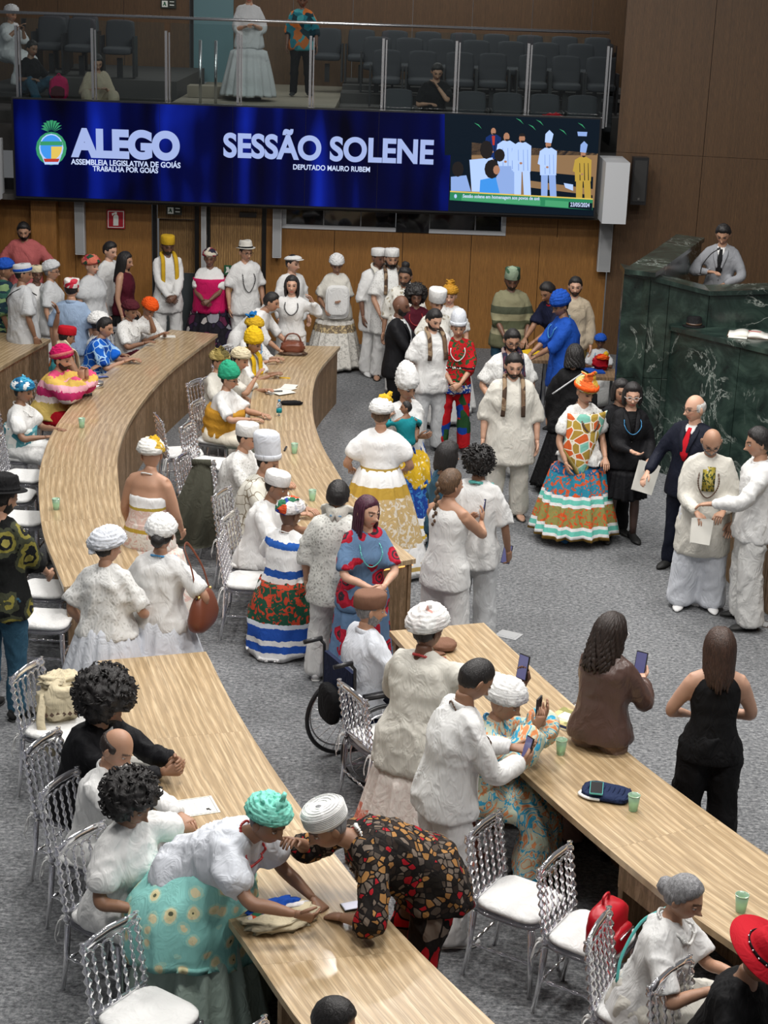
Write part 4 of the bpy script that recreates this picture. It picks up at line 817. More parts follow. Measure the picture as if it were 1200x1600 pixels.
def b_ext(e, Y, x, y):
    flat(e, [(x-12, y-13), (x+12, y-12.5), (x+12, y-11.5), (x-12, y-12)], 'sign_white', Y, 'sign_border'); flat(e, [(x-12, y+12), (x+12, y+12.5), (x+12, y+13.5), (x-12, y+13)], 'sign_white', Y, 'sign_border'); flat(e, [(x-12.5, y-12.5), (x-11.5, y-12.5), (x-11.5, y+13), (x-12.5, y+13)], 'sign_white', Y, 'sign_border'); flat(e, [(x+11.5, y-12.5), (x+12.5, y-12.5), (x+12.5, y+13), (x+11.5, y+13)], 'sign_white', Y, 'sign_border')
    flat(e, [(x-4, y-4), (x-2, y-7), (x+2, y-7), (x+4, y-4), (x+4, y+10), (x-4, y+10)], 'sign_white', Y, 'extinguisher_symbol'); flat(e, [(x-1.5, y-11), (x+1.5, y-11), (x+1.5, y-7.5), (x-1.5, y-7.5)], 'sign_white', Y, 'extinguisher_symbol'); flat(e, [(x-6.5, y-9), (x-1.5, y-10.5), (x-1.5, y-9), (x-5.5, y-5)], 'sign_white', Y, 'extinguisher_symbol')
sign('extinguisher_sign', 181, 342.5, 28, 29, 'sign_red', 'red fire extinguisher sign on the wooden back wall', b_ext)
def b_exit(e, Y, x, y):
    w_, h_ = 11, 6
    flat(e, [(x-w_+1, y-h_+1), (x-1, y-h_+1.3), (x-1, y+h_-1), (x-w_+1, y+h_-1.2)], 'sign_white', Y, 'sign_field'); flat(e, [(x+2, y-4), (x+w_-2, y-3.6), (x+w_-2, y-2.4), (x+2, y-2.8)], 'sign_white', Y, 'arrow'); flat(e, [(x+2, y+1), (x+w_-2, y+1.4), (x+w_-2, y+3), (x+2, y+2.6)], 'sign_white', Y, 'arrow')
    flat(e, [(x-7, y-3), (x-5, y-3.4), (x-4, y), (x-3, y+3), (x-4.6, y+3.2), (x-6, y+1), (x-8, y+3), (x-9, y+2), (x-7, y)], 'sign_green', Y-.005, 'running_figure')
sign('exit_sign', 272, 329, 24, 13, 'sign_dark', 'small dark exit pictogram sign above the doorway with grey lower panel', b_exit, 24.72); sign('exit_sign', 263, 6, 23, 13, 'sign_dark', 'small exit pictogram sign high on the gallery wall', b_exit, 30.46)
sign('exit_sign', 356, 422, 12, 15, 'sign_green', 'small green exit pictogram fixed at the light wooden door', lambda e, Y, x, y: flat(e, [(x-3, y-5), (x+1, y-5), (x+3, y), (x+4, y+5), (x, y+3), (x-4, y+5), (x-2, y)], 'sign_white', Y, 'running_figure'), 24.74)
def b_sai(e, Y, x, y):
    text('SAÍDA', x-11.5, x+11.5, y+4.0, 7.5, 'sign_white', e, Y, .01)
    for a_, b_ in (((x-12.5, y-6.3), (x+12.5, y-5.4)), ((x-12.5, y+5.4), (x+12.5, y+6.4))): flat(e, [a_, (b_[0], a_[1]+.8), (b_[0], a_[1]+1.7), (a_[0], a_[1]+.9)], 'sign_white', Y, 'sign_border')
sign('exit_sign', 326, 312, 27, 15, 'sign_dark', 'dark sign with white word SAÍDA over the doors', b_sai, 24.30)
# ------------------------------------------------------------ tribune in green marble
tb = empty('marble_tribune', (3.0, 19.5, 0), label='tall dark green veined marble tribune with raised wing at right', category='tribune')
def prism(par, pts, z0, z1, m, name, smooth=False):
    P = A([[p[0], p[1]] for p in pts]); n = len(P); ar = np.sum(P[:, 0]*np.roll(P[:, 1], -1)-np.roll(P[:, 0], -1)*P[:, 1]); 
    if ar < 0: P = P[::-1]
    V = np.vstack([np.hstack([P, np.full((n, 1), z0)]), np.hstack([P, np.full((n, 1), z1)])])
    o = MB().add(V, [tuple(range(n-1, -1, -1)), tuple(range(n, 2*n))]+[(i, (i+1) % n, n+(i+1) % n, n+i) for i in range(n)]).obj(name, MATS[m], par, smooth)
    if par is not None: o.matrix_parent_inverse = Matrix.Translation(-Vector(par.location))
    return o
YW = 18.45; T1, T2, T3 = atY(976, 421, YW), atY(1110, 455, YW), atY(1215, 452, YW); ZT = float(T1[2]); TE = A([6.6, YW, T3[2]])
def topz(x): return float(np.interp(x, [T1[0], T2[0], T3[0], 6.6], [T1[2], T2[2], T3[2], T3[2]]))
def wallpiece(x0, x1, z0, za, zb, y0, y1, name):
    V = [(x0, y0, z0), (x1, y0, z0), (x1, y1, z0), (x0, y1, z0), (x0, y0, za), (x1, y0, zb), (x1, y1, zb), (x0, y1, za)]
    o = MB().add(V, [(3, 2, 1, 0), (4, 5, 6, 7), (0, 1, 5, 4), (1, 2, 6, 5), (2, 3, 7, 6), (3, 0, 4, 7)]).obj(name, MATS['green_marble'], tb, False); o.matrix_parent_inverse = Matrix.Translation(-Vector(tb.location))
xs_ = [float(T1[0]), float(T1[0]+.52), float(T2[0]), float(T3[0]), 5.3, 6.6]
for i in range(5):
    xa, xb = xs_[i]+.003, xs_[i+1]-.003; wallpiece(xa, xb, 0, 1.1, 1.1, YW+.03, YW+.15, 'marble_slab'); wallpiece(xa, xb, 1.106, topz(xa)-.05, topz(xb)-.05, YW+.03, YW+.15, 'marble_slab')
for i in (0, 2, 3):
    xa, xb = [xs_[0], 0, xs_[2], xs_[3]][i] if i else xs_[0], [xs_[2], 0, xs_[3], 6.6][i]; 
    V = None; z0a, z0b = topz(xa), topz(xb); q = [(xa, YW-.01, z0a-.05), (xb, YW-.01, z0b-.05), (xb, YW+.40, z0b-.05), (xa, YW+.40, z0a-.05), (xa, YW-.01, z0a), (xb, YW-.01, z0b), (xb, YW+.40, z0b), (xa, YW+.40, z0a)]
    o = MB().add(q, [(3, 2, 1, 0), (4, 5, 6, 7), (0, 1, 5, 4), (1, 2, 6, 5), (2, 3, 7, 6), (3, 0, 4, 7)]).obj('marble_coping', MATS['green_marble'], tb, False); o.matrix_parent_inverse = Matrix.Translation(-Vector(tb.location))
Q1 = T1[:2]; I1, I2 = at(1025, 427, ZT)[:2], at(1101, 372, ZT)[:2]; O2 = at(1057, 366, ZT)[:2]; O1 = at(1022, 391, ZT)[:2]
def lerp(a, b, t): return a*(1-t)+b*t
prism(tb, [Q1+A([0, .02]), I1+A([0, .02]), I2, O2, O1], ZT-.05, ZT+.002, 'green_marble', 'marble_coping'); off_ = A([.03, 0])
prism(tb, [Q1+off_+A([0, .16]), O1+off_, O2+off_, I2-off_, I1-off_+A([0, .16])], 0, ZT-.052, 'green_marble', 'marble_wing')
B1, B2 = at(1050, 509, 1.72)[:2], at(1215, 549, 1.72)[:2]; dB = nrm(B2-B1); nB = nrm([-dB[1], dB[0]]); nB = nB if nB[1] > 0 else -nB; B3 = B2+dB*1.5; YB = YW+.02
for i in range(3): a, b = lerp(B1, B3, i/3), lerp(B1, B3, (i+1)/3); prism(tb, [a+dB*.003, b-dB*.003, A([b[0]-.003, YB]), A([a[0]+.003, YB])], 0, 1.67, 'green_marble', 'marble_slab')
prism(tb, [B1-A([.02, .03]), B3-nB*.03, A([B3[0], YB]), A([B1[0]-.02, YB])], 1.67, 1.72, 'green_marble', 'marble_shelf')
0 and prism(tb, [at(1092, 546, 1.45)[:2]-nB*.0, at(1175, 560, 1.45)[:2], at(1175, 560, 1.45)[:2]+nB*.3, at(1092, 546, 1.45)[:2]+nB*.3], 1.40, 1.43, 'slab_dark', 'name_rail')
# ------------------------------------------------------------ desks
def resamp(P, n):
    P = spline([(p[0], p[1], 0) for p in P], 8)[:, :2]; dl = np.concatenate([[0], np.cumsum(np.linalg.norm(np.diff(P, axis=0), axis=1))]); u = np.linspace(0, dl[-1], n); return np.stack([np.interp(u, dl, P[:, i]) for i in (0, 1)], 1), dl[-1]
em('strip_warm', (1.0, .38, .10), 1.6)
def desk(label, Lp, Rp, front, strip=True, seclen=1.5, dividers=True, grp='long oak desks'):
    _, Ln = resamp(Rp if front == 'R' else Lp, 5); ns = max(1, round(Ln/seclen)); n = ns*6+1
    Lq, _ = resamp(Lp, n); Rq, _ = resamp(Rp, n); c = (Lq.mean(0)+Rq.mean(0))/2; e = empty('curved_desk', (c[0], c[1], 0), label=label, category='desk', group=grp)
    Lq = Lq-c; Rq = Rq-c; v0 = 0
    for s_ in range(ns):
        sl = slice(s_*6, s_*6+7); l, r = Lq[sl].copy(), Rq[sl].copy(); l[-1] += (l[-2]-l[-1])*.004; r[-1] += (r[-2]-r[-1])*.004; V = []; uv = []; d = 0; m = len(l)
        for i in range(m):
            if i: d += np.linalg.norm((l[i]+r[i])/2-(l[i-1]+r[i-1])/2)
            for z in (.76, .718):
                V += [(l[i][0], l[i][1], z), (r[i][0], r[i][1], z)]
            uv += [(0, v0+d), (np.linalg.norm(l[i]-r[i]), v0+d), (.0, v0+d), (np.linalg.norm(l[i]-r[i]), v0+d)]
        Fc = []
        for i in range(m-1):
            a, b = i*4, i*4+4; Fc += [(a, b, b+1, a+1), (a+2, a+3, b+3, b+2), (a, a+2, b+2, b), (a+1, b+1, b+3, a+3)]
        Fc += [(0, 1, 3, 2), (4*m-4, 4*m-2, 4*m-1, 4*m-3)]
        Vn = A(V); nn = np.cross(Vn[Fc[0][1]]-Vn[Fc[0][0]], Vn[Fc[0][2]]-Vn[Fc[0][0]])
        if nn[2] < 0: Fc = [f[::-1] for f in Fc]
        o = MB().add(Vn, Fc).obj('tabletop_section', MATS['oak_top'], e, False); me = o.data; ul = me.uv_layers.new(name='UVMap'); sh = rnd.random()*9
        vi = np.empty(len(me.loops), np.int64); me.loops.foreach_get('vertex_index', vi); U = A(uv)[vi]+A([sh, 0]); ul.data.foreach_set('uv', U.ravel()); v0 += d+3.7
    f_, b_ = (Rq, Lq) if front == 'R' else (Lq, Rq); nr = b_-f_; nr /= np.linalg.norm(nr, axis=1, keepdims=True)
    # fascia of slats
    fl, _L = resamp(f_+nr*.035, 400); npan = max(1, round(_L/.6)); nsl = 14
    for k_ in range(npan):
        m = MB()
        for j in range(nsl):
            u0, u1 = (k_+(j+.06)/nsl*.99)/npan, (k_+(j+.94)/nsl*.99)/npan; a = fl[min(399, int(u0*399))]*1.; b = fl[min(399, int(u1*399+.5))]*1.; 
            a = A([np.interp(u0, np.linspace(0, 1, 400), fl[:, q]) for q in (0, 1)]); b = A([np.interp(u1, np.linspace(0, 1, 400), fl[:, q]) for q in (0, 1)])
            dd = nrm(b-a); ni = A([-dd[1], dd[0]]); ni = ni if np.dot(ni, nr[0]) > 0 else -ni; V = [(*a, 0), (*b, 0), (*(b+ni*.03), 0), (*(a+ni*.03), 0), (*a, .715), (*b, .715), (*(b+ni*.03), .715), (*(a+ni*.03), .715)]
            m.add(V, [(0, 1, 5, 4), (1, 2, 6, 5), (2, 3, 7, 6), (3, 0, 4, 7), (4, 5, 6, 7), (3, 2, 1, 0)])
        a = A([np.interp(k_/npan, np.linspace(0, 1, 400), fl[:, q]) for q in (0, 1)]); b = A([np.interp((k_+.99)/npan, np.linspace(0, 1, 400), fl[:, q]) for q in (0, 1)]); dd = nrm(b-a); ni = A([-dd[1], dd[0]]); ni = ni if np.dot(ni, nr[0]) > 0 else -ni
        V = [(*(a+ni*.006+dd*.004), 0), (*(b+ni*.006), 0), (*(b+ni*.028), 0), (*(a+ni*.028), 0)]; V = V+[(x, y, .71) for x, y, z in V]; m.add(V, [(0, 1, 5, 4), (1, 2, 6, 5), (2, 3, 7, 6), (3, 0, 4, 7), (4, 5, 6, 7), (3, 2, 1, 0)])
        m.obj('fascia_panel', MATS['oak_panel'], e, False)
    # end panels and dividers
    ids = [0]+([s_*6 for s_ in range(1, ns)] if dividers else [])+[n-1]
    for q, i in enumerate(ids):
        a = f_[i]+nr[i]*.07; b = b_[i]-nr[i]*(.03 if i in (0, n-1) else .10); t_ = f_[min(i+1, n-1)]-f_[max(i-1, 0)]; t_ = nrm(t_); s_ = 1 if i == 0 else (-1 if i == n-1 else 0); o0 = t_*(.02*s_); w_ = .045
        if s_ == 1: p0, p1 = o0, o0+t_*w_
        elif s_ == -1: p0, p1 = o0-t_*w_, o0
        else: p0, p1 = -t_*w_/2, t_*w_/2
        P_ = [a+p0, b+p0, b+p1, a+p1]; V = [(*p, 0) for p in P_]+[(*p, .717) for p in P_]; fs = [(3, 2, 1, 0), (4, 5, 6, 7), (0, 1, 5, 4), (1, 2, 6, 5), (2, 3, 7, 6), (3, 0, 4, 7)]
        ar = np.cross(P_[1]-P_[0], P_[2]-P_[0]); fs = fs if ar > 0 else [f[::-1] for f in fs]
        MB().add(V, fs).obj('end_panel' if s_ else 'divider_panel', MATS['oak_panel'], e, False)
        if s_ and strip:
            o1 = p0-t_*.006 if s_ == 1 else p1; o2 = o1+t_*.006; P_ = [a+nr[i]*.03+o1, b-nr[i]*.03+o1, b-nr[i]*.03+o2, a+nr[i]*.03+o2]; V = [(*p, .700) for p in P_]+[(*p, .712) for p in P_]; MB().add(V, fs).obj('light_strip', MATS['strip_warm'], e, False)
    if strip:
        fl2, _ = resamp(f_+nr*.028, 60); MB().tube([(*p, .706) for p in fl2], .0045, 4).obj('light_strip', MATS['strip_warm'], e)
    return e
A_L = [(-2.93, 21.83), (-3.12, 20.7), (-3.33, 19.43), (-3.42, 18.4), (-3.47, 17.4), (-3.44, 16.4), (-3.3, 15.2), (-3.09, 14.17), (-2.87, 13.3), (-2.65, 12.64), (-2.47, 12.11)]
A_R = [(-2.28, 21.65), (-2.48, 20.45), (-2.64, 19.27), (-2.72, 18.1), (-2.73, 16.92), (-2.65, 15.8), (-2.51, 14.97), (-2.36, 14.2), (-2.2, 13.55), (-2.02, 12.95), (-1.8, 12.4)]
B_L = [(-1.34, 21.1), (-1.52, 19.9), (-1.56, 18.8), (-1.50, 17.6), (-1.36, 16.4), (-1.18, 15.4), (-.93, 14.4), (-.64, 13.4), (-.36, 12.65)]
B_R = [(-.64, 21.16), (-.83, 19.9), (-.87, 18.8), (-.80, 17.5), (-.66, 16.44), (-.50, 15.65), (-.27, 14.6), (.0, 13.7), (.28, 13.05)]
C_L = [(-1.96, 10.70), (-1.58, 9.5), (-1.15, 8.33), (-.61, 7.22), (-.30, 6.58), (.1, 5.9)]
C_R = [(-1.23, 10.93), (-.92, 9.96), (-.50, 8.85), (.04, 7.61), (.56, 6.7), (.95, 6.1)]
D_L = [(.07, 11.44), (.50, 10.25), (.96, 9.09), (1.53, 7.91), (1.82, 7.43), (2.2, 6.85)]
D_R = [(.78, 11.67), (1.10, 10.80), (1.45, 9.90), (1.69, 9.33), (2.08, 8.56), (2.35, 8.08), (2.85, 7.3)]
desk('long curved oak desk sweeping along the left side of the hall', A_L, A_R, 'R'); desk('shorter curved oak desk in the middle of the hall with white capped men', B_L, B_R, 'R')
desk('oak desk at the bottom where two people lean together', C_L, C_R, 'R', dividers=True); dD = desk('glossy oak desk at lower right with phone and empty chairs', D_L, D_R, 'R')
desk('oak desk at the far left edge with warm light strip', [(-5.10, 21.3), (-5.35, 19.6), (-5.5, 17.5)], [(-4.36, 20.98), (-4.60, 19.5), (-4.8, 17.8)], 'R'); desk('oak desk end at right edge behind the two men in white', [(3.17, 15.3), (3.30, 14.6), (3.52, 13.8), (3.85, 12.9)], [(3.85, 15.6), (3.98, 14.9), (4.2, 14.1), (4.5, 13.2)], 'L', strip=False)
# modesty panel under the right desk
a, b = at(962, 1343, .70)[:2], at(1085, 1440, .70)[:2]; dn = nrm(b-a); nn = A([-dn[1], dn[0]]); nn = nn if nn[0] > 0 else -nn; o = prism(dD, [a+nn*.03, b+nn*.03, b+nn*.05, a+nn*.05], .52, .716, 'oak_panel', 'drawer_front')
# ------------------------------------------------------------ clear chairs
def spindle(m, p0, p1, r, n=26, k=8, beads=5):
    p0, p1 = A(p0), A(p1); t = np.linspace(0, 1, n); rr = r*(1+.42*np.sin(t*math.pi*2*beads)); rr[0] = rr[-1] = r*1.1; m.tube(p0+np.outer(t, p1-p0), rr, k)
def chair_proto():
    e = empty('acrylic_chair', (0, 0, 0), category='chair'); ac = MATS['acrylic']; 
    for q in (-1, 1):
        m = MB(); m.tube([(q*.175, .185, 0), (q*.178, .18, .2), (q*.18, .175, .43)], [.013, .017, .020], 10); m.obj('leg', ac, e)
        m = MB(); m.tube([(q*.185, -.235, 0), (q*.185, -.20, .22), (q*.185, -.185, .43)], [.013, .016, .019], 10); m.obj('leg', ac, e)
        m = MB(); spindle(m, (q*.185, -.188, .45), (q*.185, -.255, .88), .016, 40, 8, 8); m.obj('back_post', ac, e)
        m = MB(); spindle(m, (q*.180, .17, .22), (q*.185, -.19, .22), .009, 26, 7, 5); m.obj('stretcher', ac, e)
    m = MB(); spindle(m, (-.18, -.205, .20), (.18, -.205, .20), .009, 26, 7, 5); m.obj('stretcher', ac, e)
    m = MB(); spindle(m, (-.178, .182, .25), (.178, .182, .25), .009, 26, 7, 5); m.obj('stretcher', ac, e)
    m = MB(); V, Fc = ball(28, 8); V = np.sign(V)*np.abs(V)**A([.5, .5, .6]); V /= np.abs(V).max(0); m.add(V*A([.21, .21, .018])+A([0, 0, .440]), Fc); m.obj('seat', ac, e)
    V2 = V*A([.205, .205, .026]); V2[:, 2] += .008*vnoise(V2*14, 3); MB().add(V2+A([0, .004, .478]), Fc).obj('cushion', MATS['white_cloth'], e)
    for i in range(5):
        x_ = (i-2)*.062; m = MB(); spindle(m, (x_, -.193, .50), (x_*1.03, -.243, .80), .0095, 34, 7, 6); m.obj('spindle', ac, e)
    m = MB(); m.tube([(-.19, -.195, .50), (.19, -.195, .50)], .012, 8); m.obj('lower_rail', ac, e)
    m = MB()
    for i in range(6):
        xa, xb = (i-3)*.062, (i-2)*.062; t = np.linspace(0, math.pi, 9); m.tube(np.stack([(xa+xb)/2-np.cos(t)*.031, np.full(9, -.247), .80+np.sin(t)*.028], 1), .007, 6)
    m.tube([(-.19, -.254, .85), (-.1, -.258, .862), (0, -.26, .868), (.1, -.258, .862), (.19, -.254, .85)], .014, 8, flat=.026, up=(0, 0, 1)); m.obj('top_rail', ac, e)
    for q in (-1, 1):
        m = MB(); m.tube(spline([(q*.185, -.20, .47), (q*.215, -.225, .45), (q*.225, -.245, .36), (q*.205, -.25, .30)], 4), .006, 5, flat=.003); m.tube(spline([(q*.185, -.20, .47), (q*.19, -.235, .46), (q*.18, -.25, .38), (q*.195, -.255, .34)], 4), .006, 5, flat=.003); m.add(ball(8, 5)[0]*.014+A([q*.19, -.215, .468]), ball(8, 5)[1]); m.obj('cushion_tie', MATS['white_cloth'], e)
    return e
CP = chair_proto(); cfirst = [True]; chairs = []
def add_chair(x, y, rz, lab, grp=None):
    o = CP if cfirst[0] else copytree(CP); cfirst[0] = False; o.location = (float(x), float(y), 0); o.rotation_euler = (0, 0, rz); o['label'] = lab; o['group'] = grp or 'clear chairs at the desks'; chairs.append((x, y)); return o
# ------------------------------------------------------------ garment materials
W, S, OW = 'white_cloth', 'white_cloth_soft', 'off_white'
W_, S_c, TQ = H_('e6e6e6'), H_('dad7d0'), H_('2f8f93')
cloth('salmon', H_('c46a6a')); cloth('blue_grey', H_('8fa3bd')); cloth('red_cloth', H_('b01222'), .3); cloth('magenta', H_('c2185b')); cloth('orange_cloth', H_('e0561a')); cloth('yellow_cloth', H_('dfb61f')); cloth('mustard', H_('b8862b')); cloth('gold_cloth', H_('c9a227')); cloth('green_mint', H_('2f9e7a')); cloth('mint', H_('8fd3c3')); cloth('royal_blue', H_('1d4fae'), .5); cloth('maroon', H_('4a1020')); cloth('beige_cloth', H_('b9ab95')); cloth('denim', H_('33566b'), .5); cloth('teal_cloth', H_('17808a')); cloth('grey_suit', H_('8b8d92'), .3); cloth('brown_cap', H_('7b5a49'), .2); cloth('khaki_dark', H_('46463c'), .4); cloth('pink_scarf', H_('e3a9a0')); cloth('taupe_trousers', H_('8a7468')); cloth('olive_cloth', H_('8a7a45')); cloth('dark_red_wrap', H_('4f1c26')); cloth('light_grey_cloth', H_('c4c6c8')); cloth('navy_shirt', H_('151a33')); cloth('tie_red', H_('c01826'), .1)
plain('brown_leather', H_('6e3b28'), .4); t = NT('leather_jacket'); t.b.inputs['Base Color'].default_value = H_('54403a')+(1,); t.b.inputs['Roughness'].default_value = .33; t.bump(t.noise(t.co((1, 1, .6)), 9, 3, .6, 1), .5, .03)
plain('bead_brown', (.09, .05, .03), .4); plain('bead_white', (.7, .7, .68), .3); plain('bead_black', (.02, .02, .02), .3); plain('bead_blue', (.05, .25, .5), .3); plain('bead_teal', (.1, .45, .42), .3); plain('bead_red', (.4, .03, .03), .3); plain('gold', (.7, .5, .18), .3, .8)
prnt('print_red_turban', [H_('8b2036'), H_('2c2a3a'), H_('c9c0b0'), H_('a8324a')], 14); prnt('cap_red_white', [H_('b8233a'), H_('d8d4d0'), H_('c23c4c'), H_('e5e0dc')], 16); prnt('print_green_stripe', [H_('2f5a4f'), H_('7f9a6b'), H_('1d3540')], 7, sc=(1, 1, 3))
prnt('plaid_skirt', [H_('1c1a22'), H_('5a2340'), H_('8a8a92'), H_('2a2036'), H_('a8a2a0')], 9, H_('15131a'), .06, .3)
bands('white_patchwork', [(0, [S_c, H_('b9b6b0')]), (.55, [H_('7e705e'), H_('c9b48a')]), (.66, [S_c, H_('c7c3bb')])])
flower('shirt_black_leaf', H_('121414'), [H_('8d8544'), H_('16181a'), H_('7d7637'), H_('3c3f30')], 4.2, .46); prnt('print_blue_rings', [H_('1258b8'), H_('0c3f94'), H_('1563cc')], 9, H_('9fc4e6'), .05, .6)
bands('poncho_pink', [(0, H_('c9ae62')), (.76, H_('e9d9d6')), (.84, H_('c2306b')), (.93, H_('e7a9b8')), (1.0, H_('d8b35a')), (1.06, H_('d8507a')), (1.14, H_('e8c4b8')), (1.2, H_('c63a6c'))], wob=.05)
prnt('wrap_blue_white', [H_('2f7fa8'), H_('e6e9ea'), H_('4ba3c4'), H_('1f5f88')], 15); prnt('dress_teal_print', [H_('3f7f8d'), H_('cfd7d4'), H_('5b98a0'), H_('e5e5e0')], 12)
bands('green_hem_skirt', [(0, H_('7a4a35')), (.24, H_('2b9a78')), (.40, H_('cfd2c4')), (.50, H_('e4dccb'))], wob=.04)
prnt('wrap_patterned', [H_('d8d4d4'), H_('3146a0'), H_('c9502f'), H_('b8b8c0'), H_('e2dede'), H_('2e6b4e')], 14)
bands('blue_white_blouse', [(0, W_), (.70, H_('2756a8')), (.76, W_), (.93, H_('2c5fb4')), (.985, W_)], wob=.03)
bands('african_skirt', [(0, W_), (.09, H_('2554b0')), (.15, W_), (.20, H_('2450a8')), (.30, H_('ccd4e0')), (.34, [H_('1d4a38'), H_('b5402a')]), (.62, [H_('b5402a'), H_('1d4a38')]), (.66, W_), (.80, W_)], wob=.02)
flower('dress_red_blue', H_('5f7b9c'), [H_('4a2a30'), H_('b01f33'), H_('3a3038'), H_('b8233a'), H_('a01c30')], 6.5, .46)
bands('gold_white_blouse', [(0, W_), (.98, H_('b99b4c')), (1.045, W_)], wob=.004); bands('gold_white_skirt', [(0, W_), (.10, H_('b59a5a')), (.14, W_), (.32, [H_('c2a878'), H_('d8d0c2')]), (.78, H_('b8963f')), (.88, W_)])
bands('blue_yellow_skirt', [(0, W_), (.10, H_('c9a83c')), (.13, W_), (.2, H_('c9a83c')), (.23, W_), (.30, [H_('1d3f8f'), H_('3a7ab8')]), (.75, [H_('2a5fa5'), H_('16307a')])]); lace('yellow_lace', H_('d9b12a'), H_('eee4c0'), 20)
bands('orange_teal_skirt', [(0, H_('a3803a')), (.12, W_), (.15, H_('6cc4b4')), (.20, W_), (.23, [H_('8f8b50'), H_('d0572c')]), (.42, W_), (.45, H_('6cc4b4')), (.50, W_), (.53, [H_('2f86a0'), H_('d0572c')]), (.72, [H_('1d5c86'), H_('d0683c')])]); prnt('wrap_orange', [H_('c9a23f'), H_('e07a3c'), H_('c9b878'), H_('d8652f'), H_('dcd2ae')], 12)
prnt('shawl_orange', [H_('a8893c'), H_('d0602f'), H_('b09440'), H_('a8893c'), H_('7fbfae')], 10, H_('e8e0d0'), .05, .2); prnt('outfit_red', [H_('b3161f'), H_('a8121b'), H_('c01d24'), H_('b3161f'), H_('274f2c'), H_('16409a')], 7, None, .02, .8)
bands('outfit_red_band', [(0, [H_('b3161f'), H_('1c1a1a')]), (.74, [H_('16409a'), H_('e0e0e0')]), (.85, [H_('b3161f'), H_('274f2c')]), (1.04, [H_('1c1a1a'), H_('e8e0dc')]), (1.07, [H_('b3161f'), H_('274f2c')])], wob=.02)
bands('shirt_olive', [(0, H_('66664e')), (.95, H_('9a9478')), (1.03, H_('50543f')), (1.14, H_('8a866a')), (1.22, H_('45493a')), (1.32, H_('7d7a60'))]); prnt('hat_camo', [H_('4a6b52'), H_('8fa08a'), H_('2f4a3a')], 14)
cloth('mint_grey', H_('a3b5ab')); flower('mint_floral', H_('8fcfc8'), [H_('5a5f4c'), H_('d9cfa0'), H_('e2d8b0'), H_('a8d8c8')], 10, .42); wavy('dress_marbled', [H_('cfc7ae'), H_('e0925f'), H_('bfc9b4'), H_('c9cdb8'), H_('3fa3c9'), H_('c7c2a6'), H_('d8895c'), H_('c5cbb8')], 4.5, 3.0)
prnt('shirt_african', [H_('6b5f55'), H_('1a1614'), H_('8a6238'), H_('6f6257'), H_('2a211c'), H_('9c1420'), H_('1c1815'), H_('9a7040'), H_('5d534b'), H_('4a4038')], 27, H_('14100f'), .09, .6); prnt('trousers_african', [H_('b8141f'), H_('1a1614'), H_('a81420'), H_('6b5f55')], 8, H_('14100f'), .05)
bands('pink_hem_skirt', [(0, [H_('d98572'), H_('e4b4a6')]), (.42, [H_('e6ddd6'), H_('dccfc8')])], wob=.08); prnt('wrap_white_pink', [H_('e6e4e2'), H_('e2dedc'), H_('dfa89e'), H_('e6e6e4')], 8); lace('knit_grey', H_('cfcfca'), H_('a5a5a0'), 40); prnt('lace_outline', [H_('dcdad0'), H_('d6d3c8'), H_('e0ded6')], 8, H_('8a7f6c'), .035, 1.5)
lace('mint_lace', H_('86d6c4'), H_('57a897'), 30); bands('strapless_dress', [(0, [H_('e0d9d0'), H_('d9b8ae')]), (.90, H_('b89a3c')), (.93, [H_('d9bcb2'), H_('e0d4cc')]), (1.09, H_('b0983f')), (1.115, W_)], wob=.012); prnt('cap_white_gold', [H_('e4e2dd'), H_('dedcd6'), H_('c2a03c')], 7); prnt('scarf_stripe', [H_('5a2f3a'), H_('23263a'), H_('8a7a76')], 11, sc=(3, 3, .2)); prnt('scarf_brown', [H_('6a5442'), H_('8f7a62'), H_('4a3a30')], 16)
prnt('teal_orange_print', [H_('1f6a78'), H_('b5652f'), H_('14323c'), H_('3f8f96')], 8); prnt('wrap_red_flower', [H_('a83244'), H_('2c4f3a'), H_('c9705c')], 12); cloth('blue_feather', H_('1d6fb0'), .8); prnt('wrap_olive', [H_('8a7a45'), H_('b8a56a'), H_('5d5430')], 13)
P_ = person
white = lambda sl='short', hem=-.25, loose=.03, mat=W, **k: dict(mat=mat, sleeve=sl, hem=hem, loose=loose, **k)
TR = ('trousers', W, .03)
plain('phone_screen', (.03, .03, .06), .15, em=(.10, .10, .22), es=.6)
# ============================================================ people: foreground and middle
def phone_in(p, k, label, off=(0, 0, .04), tilt=None, scr='phone_screen'):
    """a phone lying in the palm, screen towards the face"""
    c, dd, pn, th = p.hand[k]; face = p.w(p.HC); n_ = nrm(nrm(face-c)*.45-p.RW@A([0, 1, 0])*.9); 
    u_ = nrm(A([0, 0, 1])-n_*n_[2]) if tilt is None else nrm(A(tilt)-n_*np.dot(A(tilt), n_)); s_ = np.cross(u_, n_); R_ = np.stack([s_, n_, u_], 1)
    e = empty('smartphone', c+pn*.012+u_*.035+A(off)*0, 0, label=label, category='phone')
    MB().box((0, 0, 0), (.078, .010, .158), R_).obj('phone_body', MATS['black_plastic'], e, False); MB().box(n_*.0058, (.070, .002, .148), R_).obj('screen', MATS[scr], e, False)
    m = MB(); m.box(-n_*.007+u_*.055-s_*.02, (.024, .004, .030), R_); m.obj('camera_bump', MATS['black_plastic'], e, False)
